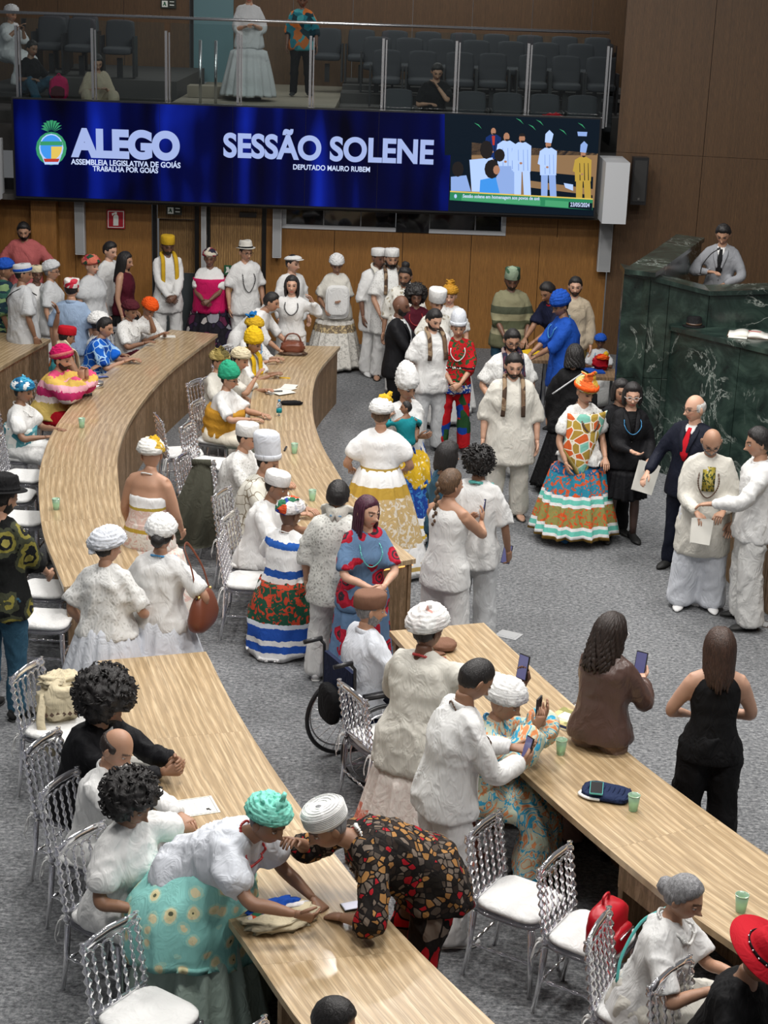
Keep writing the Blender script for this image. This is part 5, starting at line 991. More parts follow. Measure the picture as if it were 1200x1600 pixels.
def bag(p):
    c = p.w((.33, .02, .98)); e = empty('handbag', c, math.atan2(p.RW[1, 0], p.RW[0, 0]), label='brown leather handbag on the shoulder of the person in white dress', category='bag')
    V, Fc = ball(24, 14); V = np.sign(V)*np.abs(V)**.6; V /= np.abs(V).max(0); q = V*A([.075, .17, .15]); q[:, 1] *= 1+.12*(q[:, 2] < 0)-.25*np.clip(q[:, 2]/.15, 0, 1); q[:, 0] *= 1-.5*np.clip(q[:, 2]/.15, 0, 1)
    MB().add(q, Fc).obj('bag_body', MATS['brown_leather'], e); MB().tube([(.0, -.14, .125), (0, 0, .150), (0, .14, .125)], .006, 6).obj('zip_line', MATS['bead_black'], e)
    MB().tube(spline([(0, -.12, .12), (-.05, -.09, .32), (-.12, -.05, .46), (-.13, .04, .47), (-.05, .10, .30), (0, .12, .12)], 6), .012, 8, flat=.004, up=(1, 0, 0)).obj('strap', MATS['brown_leather'], e)
    for q_ in (-.11, .11): MB().add(ball(8, 5)[0]*.014+A([0.01, q_, .13]), ball(8, 5)[1]).obj('buckle', MATS['gold'], e)
def wrap_belt(p, m):
    mb = MB(); rings = []; ang = np.linspace(0, 2*math.pi, 40, endpoint=False)
    for t in np.linspace(-.1, .62, 12):
        rings.append(p.sp(t)+p.Y*.03+np.outer(np.cos(ang)*(.235+.012*math.sin(t*30)), p.X)+np.outer(np.sin(ang)*(.215+.01*math.sin(t*26+1)), p.Y))
    V, Fc = loft(rings); V = folds(V, Fc, .02, 9, .8); mb.add(V, Fc).obj('wrap', MATS[m], p.e)
def shawl(p):
    rows = []; n, k = 14, 20
    for i in range(n):
        u = i/(n-1); row = []
        for j in range(k):
            v_ = j/(k-1); a_ = (v_-.5)*2; wd = .22*(1-u*.25); x_ = a_*wd-.02+.10*u; z_ = 1.34-.62*u*(1-.45*abs(a_)); y_ = .172+.035*math.sin(u*2.6)+.03*u-.10*a_*a_; row.append((x_, y_, z_))
        rows.append(row)
    V = A(rows).reshape(-1, 3); V2 = V-A([0, .014, 0]); Fc = [(i*k+j, i*k+j+1, (i+1)*k+j+1, (i+1)*k+j) for i in range(n-1) for j in range(k-1)]; N_ = n*k
    F2 = [tuple(N_+q for q in f[::-1]) for f in Fc]; rim = [i for i in range(k)]+[i*k+k-1 for i in range(1, n)]+[(n-1)*k+j for j in range(k-2, -1, -1)]+[i*k for i in range(n-2, 0, -1)]; F3 = [(rim[i], rim[i-1], N_+rim[i-1], N_+rim[i]) for i in range(len(rim))]
    o = MB().add(np.vstack([V, V2]), [f[::-1] for f in Fc]+[f[::-1] for f in F2]+[f[::-1] for f in F3]).obj('shawl', MATS['shawl_orange'], p.e); fr = MB()
    for j in range(0, k*3): v_ = j/(k*3-1)*(k-1); j0 = int(min(v_, k-2)); b = V[(n-1)*k+j0]*(1-(v_-j0))+V[(n-1)*k+j0+1]*(v_-j0); fr.tube([b, b+A([0, .005, -.03]), b+A([0, 0, -.07])], .0045, 4)
    fr.obj('fringe', MATS['olive_cloth'], o, kind='stuff')
def papers(p, k, label, w_=.21, h_=.30, n=2, off=.05, tilt=(0, 0, 1)):
    c, dd, pn, th = p.hand[k]; fw = nrm(p.RW@A([0, 1, .25])); up = nrm(A(tilt)-fw*np.dot(fw, A(tilt))); sd_ = np.cross(up, fw); R_ = np.stack([sd_, fw, up], 1)
    e = empty('paper_sheets', c+fw*.02-up*.09, 0, label=label, category='paper')
    for i in range(n): MB().box(fw*.004*i+sd_*.01*i, (w_, .0025, h_), R_@A(Matrix.Rotation(.05*i, 3, 'Y'))).obj('sheet', MATS['paper'], e, False)
def overskirt(p, m, t0, r, z1, nm='overskirt', sc=1.0):
    n, k = 16, 72; ang = np.linspace(0, 2*math.pi, k, endpoint=False); c0 = p.sp(t0); hipc = p.sp(0)*A([1, 1, 0])*.9; rings = []
    for i in range(n):
        u = i/(n-1); zz = c0[2]*(1-u)+z1*u; q = math.sin(min(1, u*1.5)*math.pi/2); rx = .20*p.s*sc+(r-.20*p.s*sc)*q; ry = (.20*p.s*sc+(r-.20*p.s*sc)*q)*.95; cc = c0*(1-q)+hipc*q
        w_ = .012*u*np.sin(ang*11)+.02*u*np.sin(ang*3+1); rings.append(np.stack([cc[0]+np.cos(ang)*(rx+w_), cc[1]+np.sin(ang)*(ry+w_), np.full(k, zz)+.05*u*np.sin(ang*2+1)], 1))
    inn = rings[-1].copy(); inn[:, :2] = (inn[:, :2]-inn[:, :2].mean(0))*.95+inn[:, :2].mean(0); inn[:, 2] += .03; rings.append(inn); V, Fc = loft(rings); MB().add(folds(V, Fc, .022, 5, .8), Fc).obj(nm, MATS[m], p.e)
def tie(p, m, w_=.035):
    s = p.s; f = lambda t, o: p.sp(t)+p.Y*(p.front(t)+o)
    MB().tube([f(.97, .0), f(.90, .012), f(.75, .012), f(.5, .012), f(.38, .012)], A([.018, .020, .030, .040, .012])*s, 8, flat=.006, up=p.Y).obj('tie', MATS[m], p.e)
def placket(p):
    s = p.s; m = MB(); f = lambda t, o: p.sp(t)+p.Y*(p.front(t)+o); m.tube([f(.9, .0), f(.75, .002), f(.5, .002)], [.055, .055, .055], 4, flat=.008, up=p.Y); m.obj('embroidery', prnt('embroidery', [H_('a89a3a'), H_('3f4a30'), H_('b5a55a')], 70), p.e)
def fold_cloth(p):
    c = p.w((.0, .26, 1.0)); e = empty('folded_cloth', c, math.atan2(p.RW[1, 0], p.RW[0, 0]), label='folded white cloth held by the person in white turban', category='cloth')
    for i in range(3):
        V, Fc = ball(20, 10); V = np.sign(V)*np.abs(V)**.5; V /= np.abs(V).max(0); V = V*A([.17-.012*i, .014, .24-.02*i])+A([0, .018*i, .01*i]); V[:, 1] += .012*vnoise(V*9, i); MB().add(V, Fc).obj('fold', MATS[W], e)
def wrap_mag(p):
    rings = []; ang = np.linspace(0, 2*math.pi, 40, endpoint=False)
    for t in np.linspace(-.25, .74, 12): rings.append(p.sp(t)+p.Y*.02+np.outer(np.cos(ang)*(.235+.06*max(0, .1-t)), p.X)+np.outer(np.sin(ang)*(.20+.05*max(0, .1-t)), p.Y))
    V, Fc = loft(rings); MB().add(folds(V, Fc, .015, 3, .8), Fc).obj('wrap', MATS['magenta'], p.e)
def wrap_belt2(p):
    rings = []; ang = np.linspace(0, 2*math.pi, 32, endpoint=False)
    for t in np.linspace(.0, .55, 8): rings.append(p.sp(t)+p.Y*.02+np.outer(np.cos(ang)*.20, p.X)+np.outer(np.sin(ang)*.165, p.Y))
    V, Fc = loft(rings); MB().add(folds(V, Fc, .012, 3, .8), Fc).obj('bodice', MATS['dress_teal_print'], p.e)
P_('person with big dark afro in a black suit, elbows on the lower desk', (168, 1098), 68, 1.80, 'sit', 1.05, skin='brown', lean=16, hy=-8, hp=22, R=(.02, .60, .86), L=(-.06, .62, .90), palm=((-1, 0, 0), (1, 0, 0)), curl=(.8, .8), top=dict(mat='black_suit', sleeve='long', hem=-.3, loose=.028, name='jacket'), bottom=('trousers', 'black_suit'), hair=('afro', 'black', .165), beard='black', collar='black_suit', chair='clear acrylic chair under the person with the big afro')
P_('balding person in white shirt between afro and curly haired neighbours', (182, 1168), 66, 1.66, 'sit', 1.1, skin='tan', lean=10, hp=26, R=(.10, .58, .80), L=(.0, .60, .83), curl=(.4, .5), top=white('long'), bottom=TR, hair=('fringe', 'darkbrown'), collar=W, chair='clear acrylic chair under the balding person in white')
P_('person with round black curls in short sleeved white blouse, back to us', (208, 1255), 58, 1.66, 'sit', 1.18, 'f', skin='brown', lean=8, hp=22, R=(.20, .35, .72), L=(-.34, -.05, .80), Lp=(-1, .1, -.6), top=white('puff', loose=.035), bottom=('skirt', W, .30, .08, .2), hair=('afro', 'black', .148), chair='clear acrylic chair under the person with round black curls')
P_('person in mint lace headwrap and mint floral shawl leaning over the desk', (418, 1283), 62, 1.66, 'stand', 1.30, 'f', skin='brown', lean=50, hp=4, hy=-8, R=(.12, .62, .92), L=(-.22, .52, .80), Rp=(1, 0, -.6), curl=(.9, .7), palm=((-1, 0, .2), None), top=white('puff', -.05, .04, 'bluish_white'), bottom=('skirt', 'mint_grey', .36, .06, .30), extra=lambda p: overskirt(p, 'mint_floral', .40, .38, .46, 'shawl'), hair=('crop', 'black'), hat=('turban', 'mint_lace', dict(size=1.0, tilt=14, knot=(0, .06, .07), kr=.035, mat2='mint_lace')), beads=[('bead_red', .12)])
P_('person in white crochet cap and red brown patterned shirt bending over the desk', (512, 1290), -72, 1.74, 'stand', 1.22, skin='brown', lean=62, hp=8, hy=6, R=(.14, .58, 1.12), L=(-.12, .40, .80), Rp=(1, 0, -1), Lp=(-1, -.2, -.2), curl=(.7, .6), top=dict(mat='shirt_african', sleeve='half', hem=-.3, loose=.045, fold=.015), bottom=('trousers', 'trousers_african', .03), hair=('short', 'grey'), hat=('cap', W, dict(h=.068, rings=1, tilt=10)), beads=[('bead_white', .55, .010), ('bead_brown', .35, .008)], shoes='sandal')
P_('person with brown flat topped cap seated in the wheelchair, white tee', (578, 952), 118, 1.72, 'sit', 1.12, skin='tan', lean=0, hp=10, hy=-15, top=white('short', mat='bluish_white'), bottom=('trousers', 'navy_suit'), hair=('short', 'grey'), beard='grey', hat=('cap', 'brown_cap', dict(h=.07, tilt=10, soft=1, flare=.03)), collar='bluish_white')
P_('large person in white blouse and pink hemmed skirt, white and pink headwrap', (668, 985), 152, 1.72, 'stand', 1.38, 'f', skin='dark', lean=4, hp=10, hy=-20, R=(.52, .42, 1.20), L=(-.34, .38, .88), Rp=(1, -.3, -.6), palm=((-.3, -1, 0), None), curl=(.8, .3), hd=((0, .3, 1), None), top=white('half', -.42, .035, OW, flare=.06), bottom=('skirt', 'pink_hem_skirt', .38, .06, .1), hair=('short', 'black'), hat=('turban', 'wrap_white_pink', dict(size=1.12, tall=1.05, tilt=20, knot=(.02, -.02, .075), kr=.04, tails=1)), beads=[('bead_red', .12, .008)], extra=lambda p: phone_in(p, 'R', 'black smartphone held up over the desk, highest of the phones there'))
P_('person in long sleeved white shirt and trousers looking down at a phone', (742, 1062), 112, 1.78, 'stand', 1.12, skin='brown', lean=10, hp=34, hy=0, R=(.10, .40, 1.10), L=(-.06, .42, 1.12), curl=(.6, .6), palm=((-.8, -.6, .3), (.2, -.2, 1)), top=white('long', -.22, .032), bottom=TR, hair=('crop', 'black'), collar=W, shoes=H_('dddddd'), beads=[('bead_brown', .75, .005)], extra=lambda p: phone_in(p, 'R', 'smartphone held by the person in white long sleeves', tilt=(.4, .3, 1)))
P_('seated person in white headwrap and orange blue marbled dress, filming', (788, 1098), 72, 1.62, 'sit', 1.22, 'f', skin='tan', lean=14, hp=14, R=(.10, .40, 1.08), L=(.02, .42, 1.10), palm=((-.6, -.6, 0), (.3, -.7, 0)), hd=((0, .3, 1), (0, .3, 1)), curl=(.5, .2), top=dict(mat='dress_marbled', sleeve='wide', hem=-.4, loose=.05, name='dress', fold=.016), bottom=('skirt', 'dress_marbled', .34, .10, .25), hair=None, hat=('turban', W, dict(size=1.12, tall=1.1, tilt=14, wraps=1.3, ridge=1.2)), beads=[('bead_blue', .12, .008)], extra=lambda p: phone_in(p, 'R', 'smartphone held up by the seated person in the marbled dress'), chair='clear acrylic chair under the person in the marbled dress')
P_('person with long dark wavy hair in brown leather jacket', (955, 988), 150, 1.66, 'stand', 1.06, 'f', skin='fair', lean=2, hp=16, hy=-28, R=(.12, .34, 1.12), L=(-.02, .36, 1.08), curl=(.6, .6), palm=((-.3, -.3, 1), (.3, -.3, 1)), top=dict(mat='leather_jacket', sleeve='long', hem=-.12, loose=.040, name='jacket', fold=.010), bottom=('trousers', 'taupe_trousers', .012), hair=('curlylong', 'darkbrown', .25), glasses='clear_frame', collar='leather_jacket', extra=lambda p: phone_in(p, 'R', 'folding dark phone with keyboard held by the person in leather jacket', tilt=(.3, .5, 1)))
P_('person with long straight auburn hair in black one shoulder outfit', (1125, 1012), 178, 1.66, 'stand', 1.10, 'f', skin='fair', lean=0, hp=10, R=(.08, .25, .98), L=(-.10, .25, .96), Rp=(1, -.3, -.6), Lp=(-1, -.3, -.6), curl=(.5, .5), top=dict(mat='black_cloth', sleeve='tank', hem=-.2, loose=.008, fold=.005), bottom=('trousers', 'black_cloth', .035), hair=('long', 'brown', .24))
P_('person with grey braided hair in white tee seated at the right desk', (1068, 1402), 66, 1.60, 'sit', 1.15, 'f', skin='tan', lean=12, hp=16, hy=-8, R=(.16, .38, .80), L=(.0, .46, .80), curl=(.25, .25), top=white('short', -.5, .035), bottom=('skirt', OW, .3, .1, .2), hair=('bun', 'grey', (-.04, -.10, -.03)), beads=[('bead_white', .12, .007)], extra=lambda p: MB().tube(spline([p.sp(.15)+p.X*.10-p.Y*(p.front(.2)*.88), p.sp(.4)+p.X*.04-p.Y*(p.front(.4)+.012), p.sp(.75)-p.X*.05-p.Y*(p.front(.75)*.97), p.sp(.98)-p.X*.10-p.Y*.05], 5), .008, 6, flat=.005).obj('bag_strap', MATS['bead_teal'], p.e), chair='clear acrylic chair behind the person with grey braids')
P_('person in a wide red and black hat at the bottom right corner', (1190, 1500), 50, 1.62, 'sit', 1.1, 'f', skin='brown', lean=16, hp=30, R=(.16, .42, .80), L=(-.10, .45, .80), top=dict(mat='black_cloth', sleeve='long', hem=-.3, loose=.035, name='dress'), bottom=('skirt', 'black_cloth', .3, .1, .2), hair=('short', 'black'), hat=('fedora', 'red_cloth', dict(brim=.095, tilt=4, studs=1, band='black_cloth')), chair='clear acrylic chair at the bottom right corner under the red hat')
P_('person with black hair seen only at the bottom edge of the lower desk', (522, 1600), 60, 1.62, 'sit', 1.05, 'f', skin='brown', lean=20, hp=10, top=white('short'), bottom=('skirt', W, .3, .1, .2), hair=('short', 'black'), chair='clear acrylic chair below the frame under the black haired person')
P_('person in black hat, black leaf print shirt and jeans at far left', (5, 778), 150, 1.84, 'stand', 1.15, skin='tan', lean=4, hp=20, hy=-10, R=(.10, .40, 1.02), L=(-.2, .3, 1.0), top=dict(mat='shirt_black_leaf', sleeve='half', hem=-.3, loose=.035), bottom=('trousers', 'denim', .012), hair=('short', 'black'), beard='black', hat=('fedora', 'black_cloth', dict(brim=.05)), shoes=(.03, .03, .03))
P_('person with bare shoulders in strapless dress with gold trim, white headwrap', (236, 712), 160, 1.66, 'stand', 1.28, 'f', skin='tan', lean=4, hp=14, hy=40, R=(.20, .22, .84), L=(-.26, .16, .82), top=dict(mat='strapless_dress', sleeve='bare', hem=-.3, loose=.014, name='dress', fold=.006), bottom=('skirt', 'strapless_dress', .38, .06, .2), hair=None, hat=('turban', 'cap_white_gold', dict(size=1.06, knot=(.03, -.02, .075), kr=.035, mat2='gold_cloth')), beads=[('bead_white', .14)])
P_('person in white lace blouse and gathered skirt, left of the pair in the aisle', (168, 856), 165, 1.60, 'stand', 1.22, 'f', skin='tan', lean=2, hp=12, hy=-35, R=(.22, .25, .90), L=(-.24, .1, .82), top=white('short', -.06, .035, 'white_lace', flare=.05), bottom=('skirt', 'bluish_white', .40, .04, .15), hair=('short', 'black'), hat=('turban', 'bluish_white', dict(size=1.16, tall=1.0, tilt=22, knot=(-.03, -.10, .01), kr=.045, tdir=(0, -.5, -1), tails=2)))
P_('person in white dress with brown shoulder bag, right of the pair in the aisle', (252, 836), 165, 1.64, 'stand', 1.25, 'f', skin='tan', lean=2, hp=14, hy=20, R=(.30, .05, .90), L=(-.22, .2, .84), Rp=(1, -.4, -.4), top=white('short', -.10, .035, flare=.05), bottom=('skirt', 'bluish_white', .42, .03, .1), hair=('bun', 'black', (-.02, -.11, -.03)), hat=('turban', W, dict(size=1.12, tilt=24, ridge=.6)), beads=[('bead_blue', .1, .007)], extra=lambda p: bag(p))
P_('person in grey white knitted shawl and white trousers, short black hair', (528, 776), 172, 1.66, 'stand', 1.08, skin='tan', lean=2, hp=12, top=dict(mat='knit_grey', sleeve='half', hem=-.45, loose=.035, name='tunic'), bottom=('trousers', S, .03), hair=('short', 'black'), beads=[('bead_blue', .1, .009)], shoes=H_('e0e0e0'), scarf=(OW, .5, .11))
P_('smiling person with long purple braids in red and blue print dress', (574, 800), 22, 1.66, 'stand', 1.08, 'f', skin='fair', lean=4, hp=4, hy=22, clasp=(.32, 1.0), top=dict(mat='dress_red_blue', sleeve='short', hem=-.3, loose=.025, name='dress', fold=.008), bottom=('skirt', 'dress_red_blue', .26, .06, .2), hair=('braids', 'purple', .30), beads=[('bead_teal', .48, .004)])
P_('person in white puffed blouse and gold white lace skirt, white gold headwrap', (596, 648), 178, 1.66, 'stand', 1.30, 'f', skin='tan', lean=0, hp=10, hy=-10, R=(.24, .22, .95), L=(-.28, .18, .95), top=dict(mat='gold_white_blouse', sleeve='puff', hem=-.1, loose=.03, fold=.008), bottom=('skirt', 'gold_white_skirt', .43, .04, .3), hair=('short', 'light'), hat=('turban', W, dict(size=1.08, tilt=6, knot=(.02, .03, .08), kr=.055, mat2='gold_cloth', tails=4)))
pm = P_('person in tall white headwrap and yellow lace shawl holding a baby', (636, 606), 20, 1.70, 'stand', 1.12, 'f', skin='brown', lean=0, hp=14, hy=12, R=(-.06, .26, 1.12), L=(.08, .28, 1.02), curl=(.5, .5), palm=((0, -1, .3), (0, -1, .5)), top=white('short', -.1, .03), bottom=('skirt', 'blue_yellow_skirt', .38, .05, .25), hair=('short', 'black'), hat=('turban', W, dict(size=1.0, tall=2.2, tilt=26, wraps=1.3)), extra=lambda p: overskirt(p, 'yellow_lace', .12, .27, .62, 'shawl', .9))
P_('baby in teal shirt and dark shorts held against the shoulder', (620, 640), 190, .80, 'sit', 1.1, skin='brown', floor=.78, seat=.10, hp=5, hy=60, lean=-8, R=(.12, .12, .42), L=(-.12, .12, .42), top=dict(mat='teal_cloth', sleeve='long', hem=-.2, loose=.02), bottom=('trousers', 'black_cloth', .0), hair=('crop', 'black'), shoes=None, name='baby', cat='baby') if False else None
P_('person with a long brown braid in sleeveless white jumpsuit, filming', (704, 758), 146, 1.72, 'stand', 1.0, 'f', skin='tan', lean=0, hp=2, hy=-20, R=(.06, .42, 1.18), L=(-.02, .36, 1.14), Rp=(1, -.2, -1), curl=(.6, .6), palm=((-.7, -.3, 0), (.7, -.3, 0)), hd=((0, .5, 1), (.1, .5, 1)), top=white('tank', -.35, .022, fold=.006), bottom=('trousers', W, .035), hair=('braid', 'light', -.01), extra=lambda p: phone_in(p, 'R', 'smartphone held by the person in sleeveless white'))
P_('person in short sleeved white shirt and grey striped trousers, back to us', (750, 724), 158, 1.76, 'stand', 1.0, skin='brown', lean=2, hp=8, R=(.26, .16, .80), L=(-.12, .3, .98), curl=(.7, .3), top=white('short', -.35, .035), bottom=('trousers', 'light_grey_cloth', .03), hair=('curly', 'black', .115), beads=[('bead_teal', .1, .012)], extra=lambda p: phone_in(p, 'R', 'dark phone held low by the person in white shirt'))
P_('person with straight black hair and blue top behind the filming pair', (700, 712), 120, 1.60, 'stand', 1.0, 'f', skin='tan', top=dict(mat='denim', sleeve='short', hem=-.2, loose=.02), bottom=('trousers', 'denim', .02), hair=('bob', 'black', .12))
# seated along the middle desk
P_('seated person in small white cap and white lace tunic, farthest of the white capped row', (386, 684), 72, 1.72, 'sit', 1.12, skin='tan', lean=12, hp=12, R=(.10, .50, .80), L=(-.05, .52, .80), top=white('long', -.3, .04, 'white_lace'), bottom=TR, hair=('short', 'black'), hat=('cap', W, dict(h=.085, soft=1)), chair='clear acrylic chair under the person in small white cap')
P_('seated person in tall soft white hat and cream outlined lace robe', (418, 722), 70, 1.74, 'sit', 1.2, skin='tan', lean=14, hp=14, R=(.12, .52, .80), L=(-.08, .54, .80), top=dict(mat='lace_outline', sleeve='long', hem=-.5, loose=.05, fold=.016), bottom=('skirt', 'lace_outline', .33, .08, .2), hair=('short', 'black'), hat=('tall', 'bluish_white', dict(h=.22, tilt=20)), chair='clear acrylic chair under the tall soft white hat')
P_('seated person in round flat white cap and white shirt', (432, 760), 72, 1.70, 'sit', 1.15, skin='brown', lean=14, hp=16, R=(.12, .50, .80), L=(-.06, .52, .80), top=white('short', -.3, .04), bottom=TR, hair=('short', 'black'), hat=('cap', W, dict(h=.075, tilt=10)), chair='clear acrylic chair under the round flat white cap')
P_('seated person in blue striped white dress and patterned headwrap, back to us', (453, 804), 148, 1.60, 'sit', 1.34, 'f', skin='dark', lean=4, hp=14, hy=-15, R=(.26, .22, .80), L=(-.2, .35, .8), top=dict(mat='blue_white_blouse', sleeve='short', hem=-.1, loose=.03, fold=.010), bottom=('skirt', 'african_skirt', .34, .05, .2), hair=None, hat=('turban', 'wrap_patterned', dict(size=1.04, tilt=16, knot=(.05, .03, .05), kr=.03)), beads=[('bead_white', .12, .005)], extra=lambda p: overskirt(p, 'african_skirt', .18, .31, .05, 'gathered_skirt', 1.12))
P_('seated person in green headwrap with mustard wrap over white blouse', (358, 592), 72, 1.60, 'sit', 1.28, 'f', skin='tan', lean=8, hp=12, hy=0, R=(.20, .46, .80), L=(-.05, .48, .80), top=dict(mat='mustard', sleeve='tank', hem=-.3, loose=.035, name='wrap') if False else white('short', .1, .03), bottom=('skirt', 'green_hem_skirt', .38, .14, .2), hair=('short', 'black'), glasses='dark_frame', hat=('turban', 'green_mint', dict(size=1.0, tall=1.7, tilt=24, wraps=1.2)), extra=lambda p: wrap_belt(p, 'mustard'), chair='clear acrylic chair under the green headwrap')
P_('seated person in cream headwrap resting chin on hand', (376, 562), 66, 1.58, 'sit', 1.12, 'f', skin='tan', lean=14, hp=12, R=(.05, .40, .98), L=(-.1, .45, .80), Rp=(.3, .6, -1), top=white('short', mat='off_white'), bottom=('skirt', OW, .32, .1, .2), hair=('short', 'black'), hat=('turban', 'cream_cloth', dict(size=1.02)), chair='clear acrylic chair under the cream headwrap')
P_('seated person in olive gold headwrap, mostly hidden behind green headwrap', (343, 565), 62, 1.56, 'sit', 1.05, 'f', skin='tan', lean=4, hp=12, top=white('short', mat='off_white'), bottom=('skirt', OW, .32, .1, .2), hair=('short', 'black'), hat=('turban', 'wrap_olive', dict(size=1.04, knot=(0, .02, .07))), chair='clear acrylic chair under the olive gold headwrap')
P_('seated person in tall yellow headwrap and white yellow blouse', (396, 537), 68, 1.60, 'sit', 1.12, 'f', skin='brown', lean=16, hp=14, R=(.08, .46, .80), L=(-.06, .46, .80), top=white('short'), bottom=('skirt', OW, .32, .1, .2), scarf=('yellow_cloth', .5, .10), hair=('short', 'black'), hat=('turban', 'yellow_cloth', dict(size=1.0, tall=1.8, tilt=24)), chair='clear acrylic chair under the yellow headwrap')
P_('seated person in blue and gold plumed headwrap and white lace', (397, 512), 64, 1.62, 'sit', 1.12, 'f', skin='tan', lean=12, hp=14, R=(.14, .45, .80), L=(-.06, .46, .80), top=white('half', mat='white_lace'), bottom=('skirt', OW, .32, .1, .2), hair=('short', 'light'), hat=('turban', 'gold_cloth', dict(size=1.02, knot=(0, -.03, .07), kr=.055, mat2='blue_feather', tails=7, tdir=(0, -.6, .5))), beads=[('bead_blue', .3)], chair='clear acrylic chair under the blue and gold headwrap')
# ============================================================ people around the ceremony
P_('large person in white tunic and loose trousers with brown scarf and sandals', (803, 572), 2, 1.78, 'stand', 1.2, skin='fair', hp=14, hy=4, top=white('half', -.62, .05, OW, fold=.014, flare=.03), bottom=('trousers', 'off_white', .035), hair=('short', 'black'), beard='black', shoes='sandal', scarf=('scarf_brown', .62, .045))
P_('person with glasses and striped scarf, white lace tee, behind the large white tunic', (800, 532), 12, 1.74, 'stand', 1.22, skin='tan', hp=20, R=(.25, .2, .95), L=(-.18, .25, .95), top=white('short', -.3, .04, 'white_lace'), bottom=TR, hair=('short', 'black'), beard='black', glasses='dark_frame', scarf=('scarf_stripe', .42, .06))
P_('young person in red blue green print outfit and pointed white hat', (716, 512), 2, 1.64, 'stand', 1.0, skin='tan', hp=10, clasp=(.22, .86), top=dict(mat='outfit_red_band', sleeve='half', hem=-.3, loose=.03), bottom=('trousers', 'outfit_red', .02), hair=('short', 'black'), hat=('cone', 'bluish_white', dict(h=.17, tilt=8)), beads=[('bead_white', .45, .006)])
P_('person in white tee with striped scarf beside the red outfit', (678, 500), 22, 1.74, 'stand', 1.18, skin='fair', hp=22, hy=12, top=white('short', -.35, .045), bottom=('trousers', 'light_grey_cloth', .03), hair=('short', 'black'), beard='black', scarf=('scarf_brown', .55, .055))
P_('person in orange headwrap, orange teal skirt and fringed gold shawl', (915, 612), 22, 1.68, 'stand', 1.12, 'f', skin='tan', hp=22, hy=8, R=(.24, .18, .86), L=(-.16, .24, .90), top=white('puff', -.15, .03, 'white_lace'), bottom=('skirt', 'orange_teal_skirt', .42, .10, .2), hair=('short', 'light'), beads=[('bead_brown', .45, .011)], shoes=(.03, .14, .32), hat=('turban', 'wrap_orange', dict(size=1.02, tilt=6, knot=(0, .02, .09), kr=.05, tails=4, band='orange_cloth')), extra=lambda p: (shawl(p), overskirt(p, 'white_lace', .15, .235, .86, 'peplum', .85)))
plain('paper', H_('dedcd4'), .7)
P_('person in black skirt suit and glasses holding grey papers', (988, 618), 6, 1.66, 'stand', 1.08, 'f', skin='fair', hp=10, hy=-8, R=(.02, .30, 1.02), L=(-.16, .22, .90), palm=((0, 0, 1), None), top=dict(mat='black_suit', sleeve='long', hem=-.2, loose=.022, name='jacket', fold=.008), bottom=('skirt', 'black_suit', .21, .48, .15), legs=(.10, .06, .05), hair=('bob', 'black', .10), glasses='clear_frame', beads=[('bead_blue', .42, .004)], extra=lambda p: papers(p, 'L', 'grey paper folder held by the person in black skirt suit', tilt=(.25, 0, 1)))
P_('dark haired person mostly hidden behind the black skirt suit', (970, 612), 10, 1.64, 'stand', 1.0, 'f', skin='tan', floor=0, top=dict(mat='black_suit', sleeve='long', hem=-.2, loose=.02), bottom=('trousers', 'black_suit'), hair=('bob', 'black', .1))
P_('grey haired person in navy suit with red tie and glasses', (1086, 638), -35, 1.76, 'stand', 1.15, skin='fair', hp=8, hy=-30, R=(.30, .30, .98), L=(-.2, .15, .82), palm=((-.5, 0, -1), None), top=dict(mat='navy_suit', sleeve='long', hem=-.35, loose=.03, name='jacket', fold=.008), bottom=('trousers', 'navy_suit', .015), hair=('fringe', 'white'), glasses='dark_frame', collar=W, shoes=(.012, .012, .012), extra=lambda p: tie(p, 'tie_red'))
P_('bald bearded person in embroidered white tunic, reading papers', (1112, 690), -8, 1.74, 'stand', 1.12, skin='tan', lean=4, hp=34, hy=4, R=(.08, .32, 1.0), L=(-.14, .30, 1.02), curl=(.6, .6), top=white('long', -.75, .045, 'off_white', fold=.014), bottom=('trousers', 'bluish_white', .055), hair=None, beard='grey', glasses='dark_frame', shoes=H_('e6e6e6'), beads=[('bead_brown', .62, .006)], extra=lambda p: (papers(p, 'R', 'white certificate papers held by the bald person in embroidered tunic', .16, .22, 3), placket(p)))
P_('slim person in loose white shirt and trousers, at the right edge', (1186, 692), -88, 1.82, 'stand', 1.0, skin='tan', hp=14, hy=-4, R=(.20, .12, .88), L=(-.14, .42, 1.15), Lp=(-1, -.5, -.4), top=white('long', -.3, .04), bottom=('trousers', S, .045), hair=('short', 'black'), collar=W, shoes=(.03, .03, .03))
P_('person in black dress with bag strap seen from behind near the table', (898, 556), 170, 1.66, 'stand', 1.15, 'f', skin='tan', hp=12, hy=10, top=dict(mat='black_cloth', sleeve='long', hem=-.4, loose=.03, flare=.05, name='dress'), bottom=('skirt', 'black_cloth', .36, .08, .15), hair=('curlylong', 'black', .12), extra=lambda p: MB().tube(spline([p.sp(.5)-p.X*.2-p.Y*.16, p.sp(.8)-p.X*.02-p.Y*.155, p.sp(.98)+p.X*.11-p.Y*.06, p.sp(.9)+p.X*.13+p.Y*.12], 4), .009, 6).obj('bag_strap', MATS['light_grey_cloth'], p.e))
P_('person in bright blue tunic and tall blue headwrap at the small table', (876, 478), -75, 1.76, 'stand', 1.18, skin='brown', lean=8, hp=18, hy=12, R=(.08, .45, .96), L=(-.06, .42, .98), top=dict(mat='royal_blue', sleeve='half', hem=-.7, loose=.045, flare=.03), bottom=('trousers', 'royal_blue', .04), hair=('short', 'black'), glasses='dark_frame', hat=('turban', 'royal_blue', dict(size=1.0, tall=1.5, tilt=8)), beads=[('bead_blue', .4)])
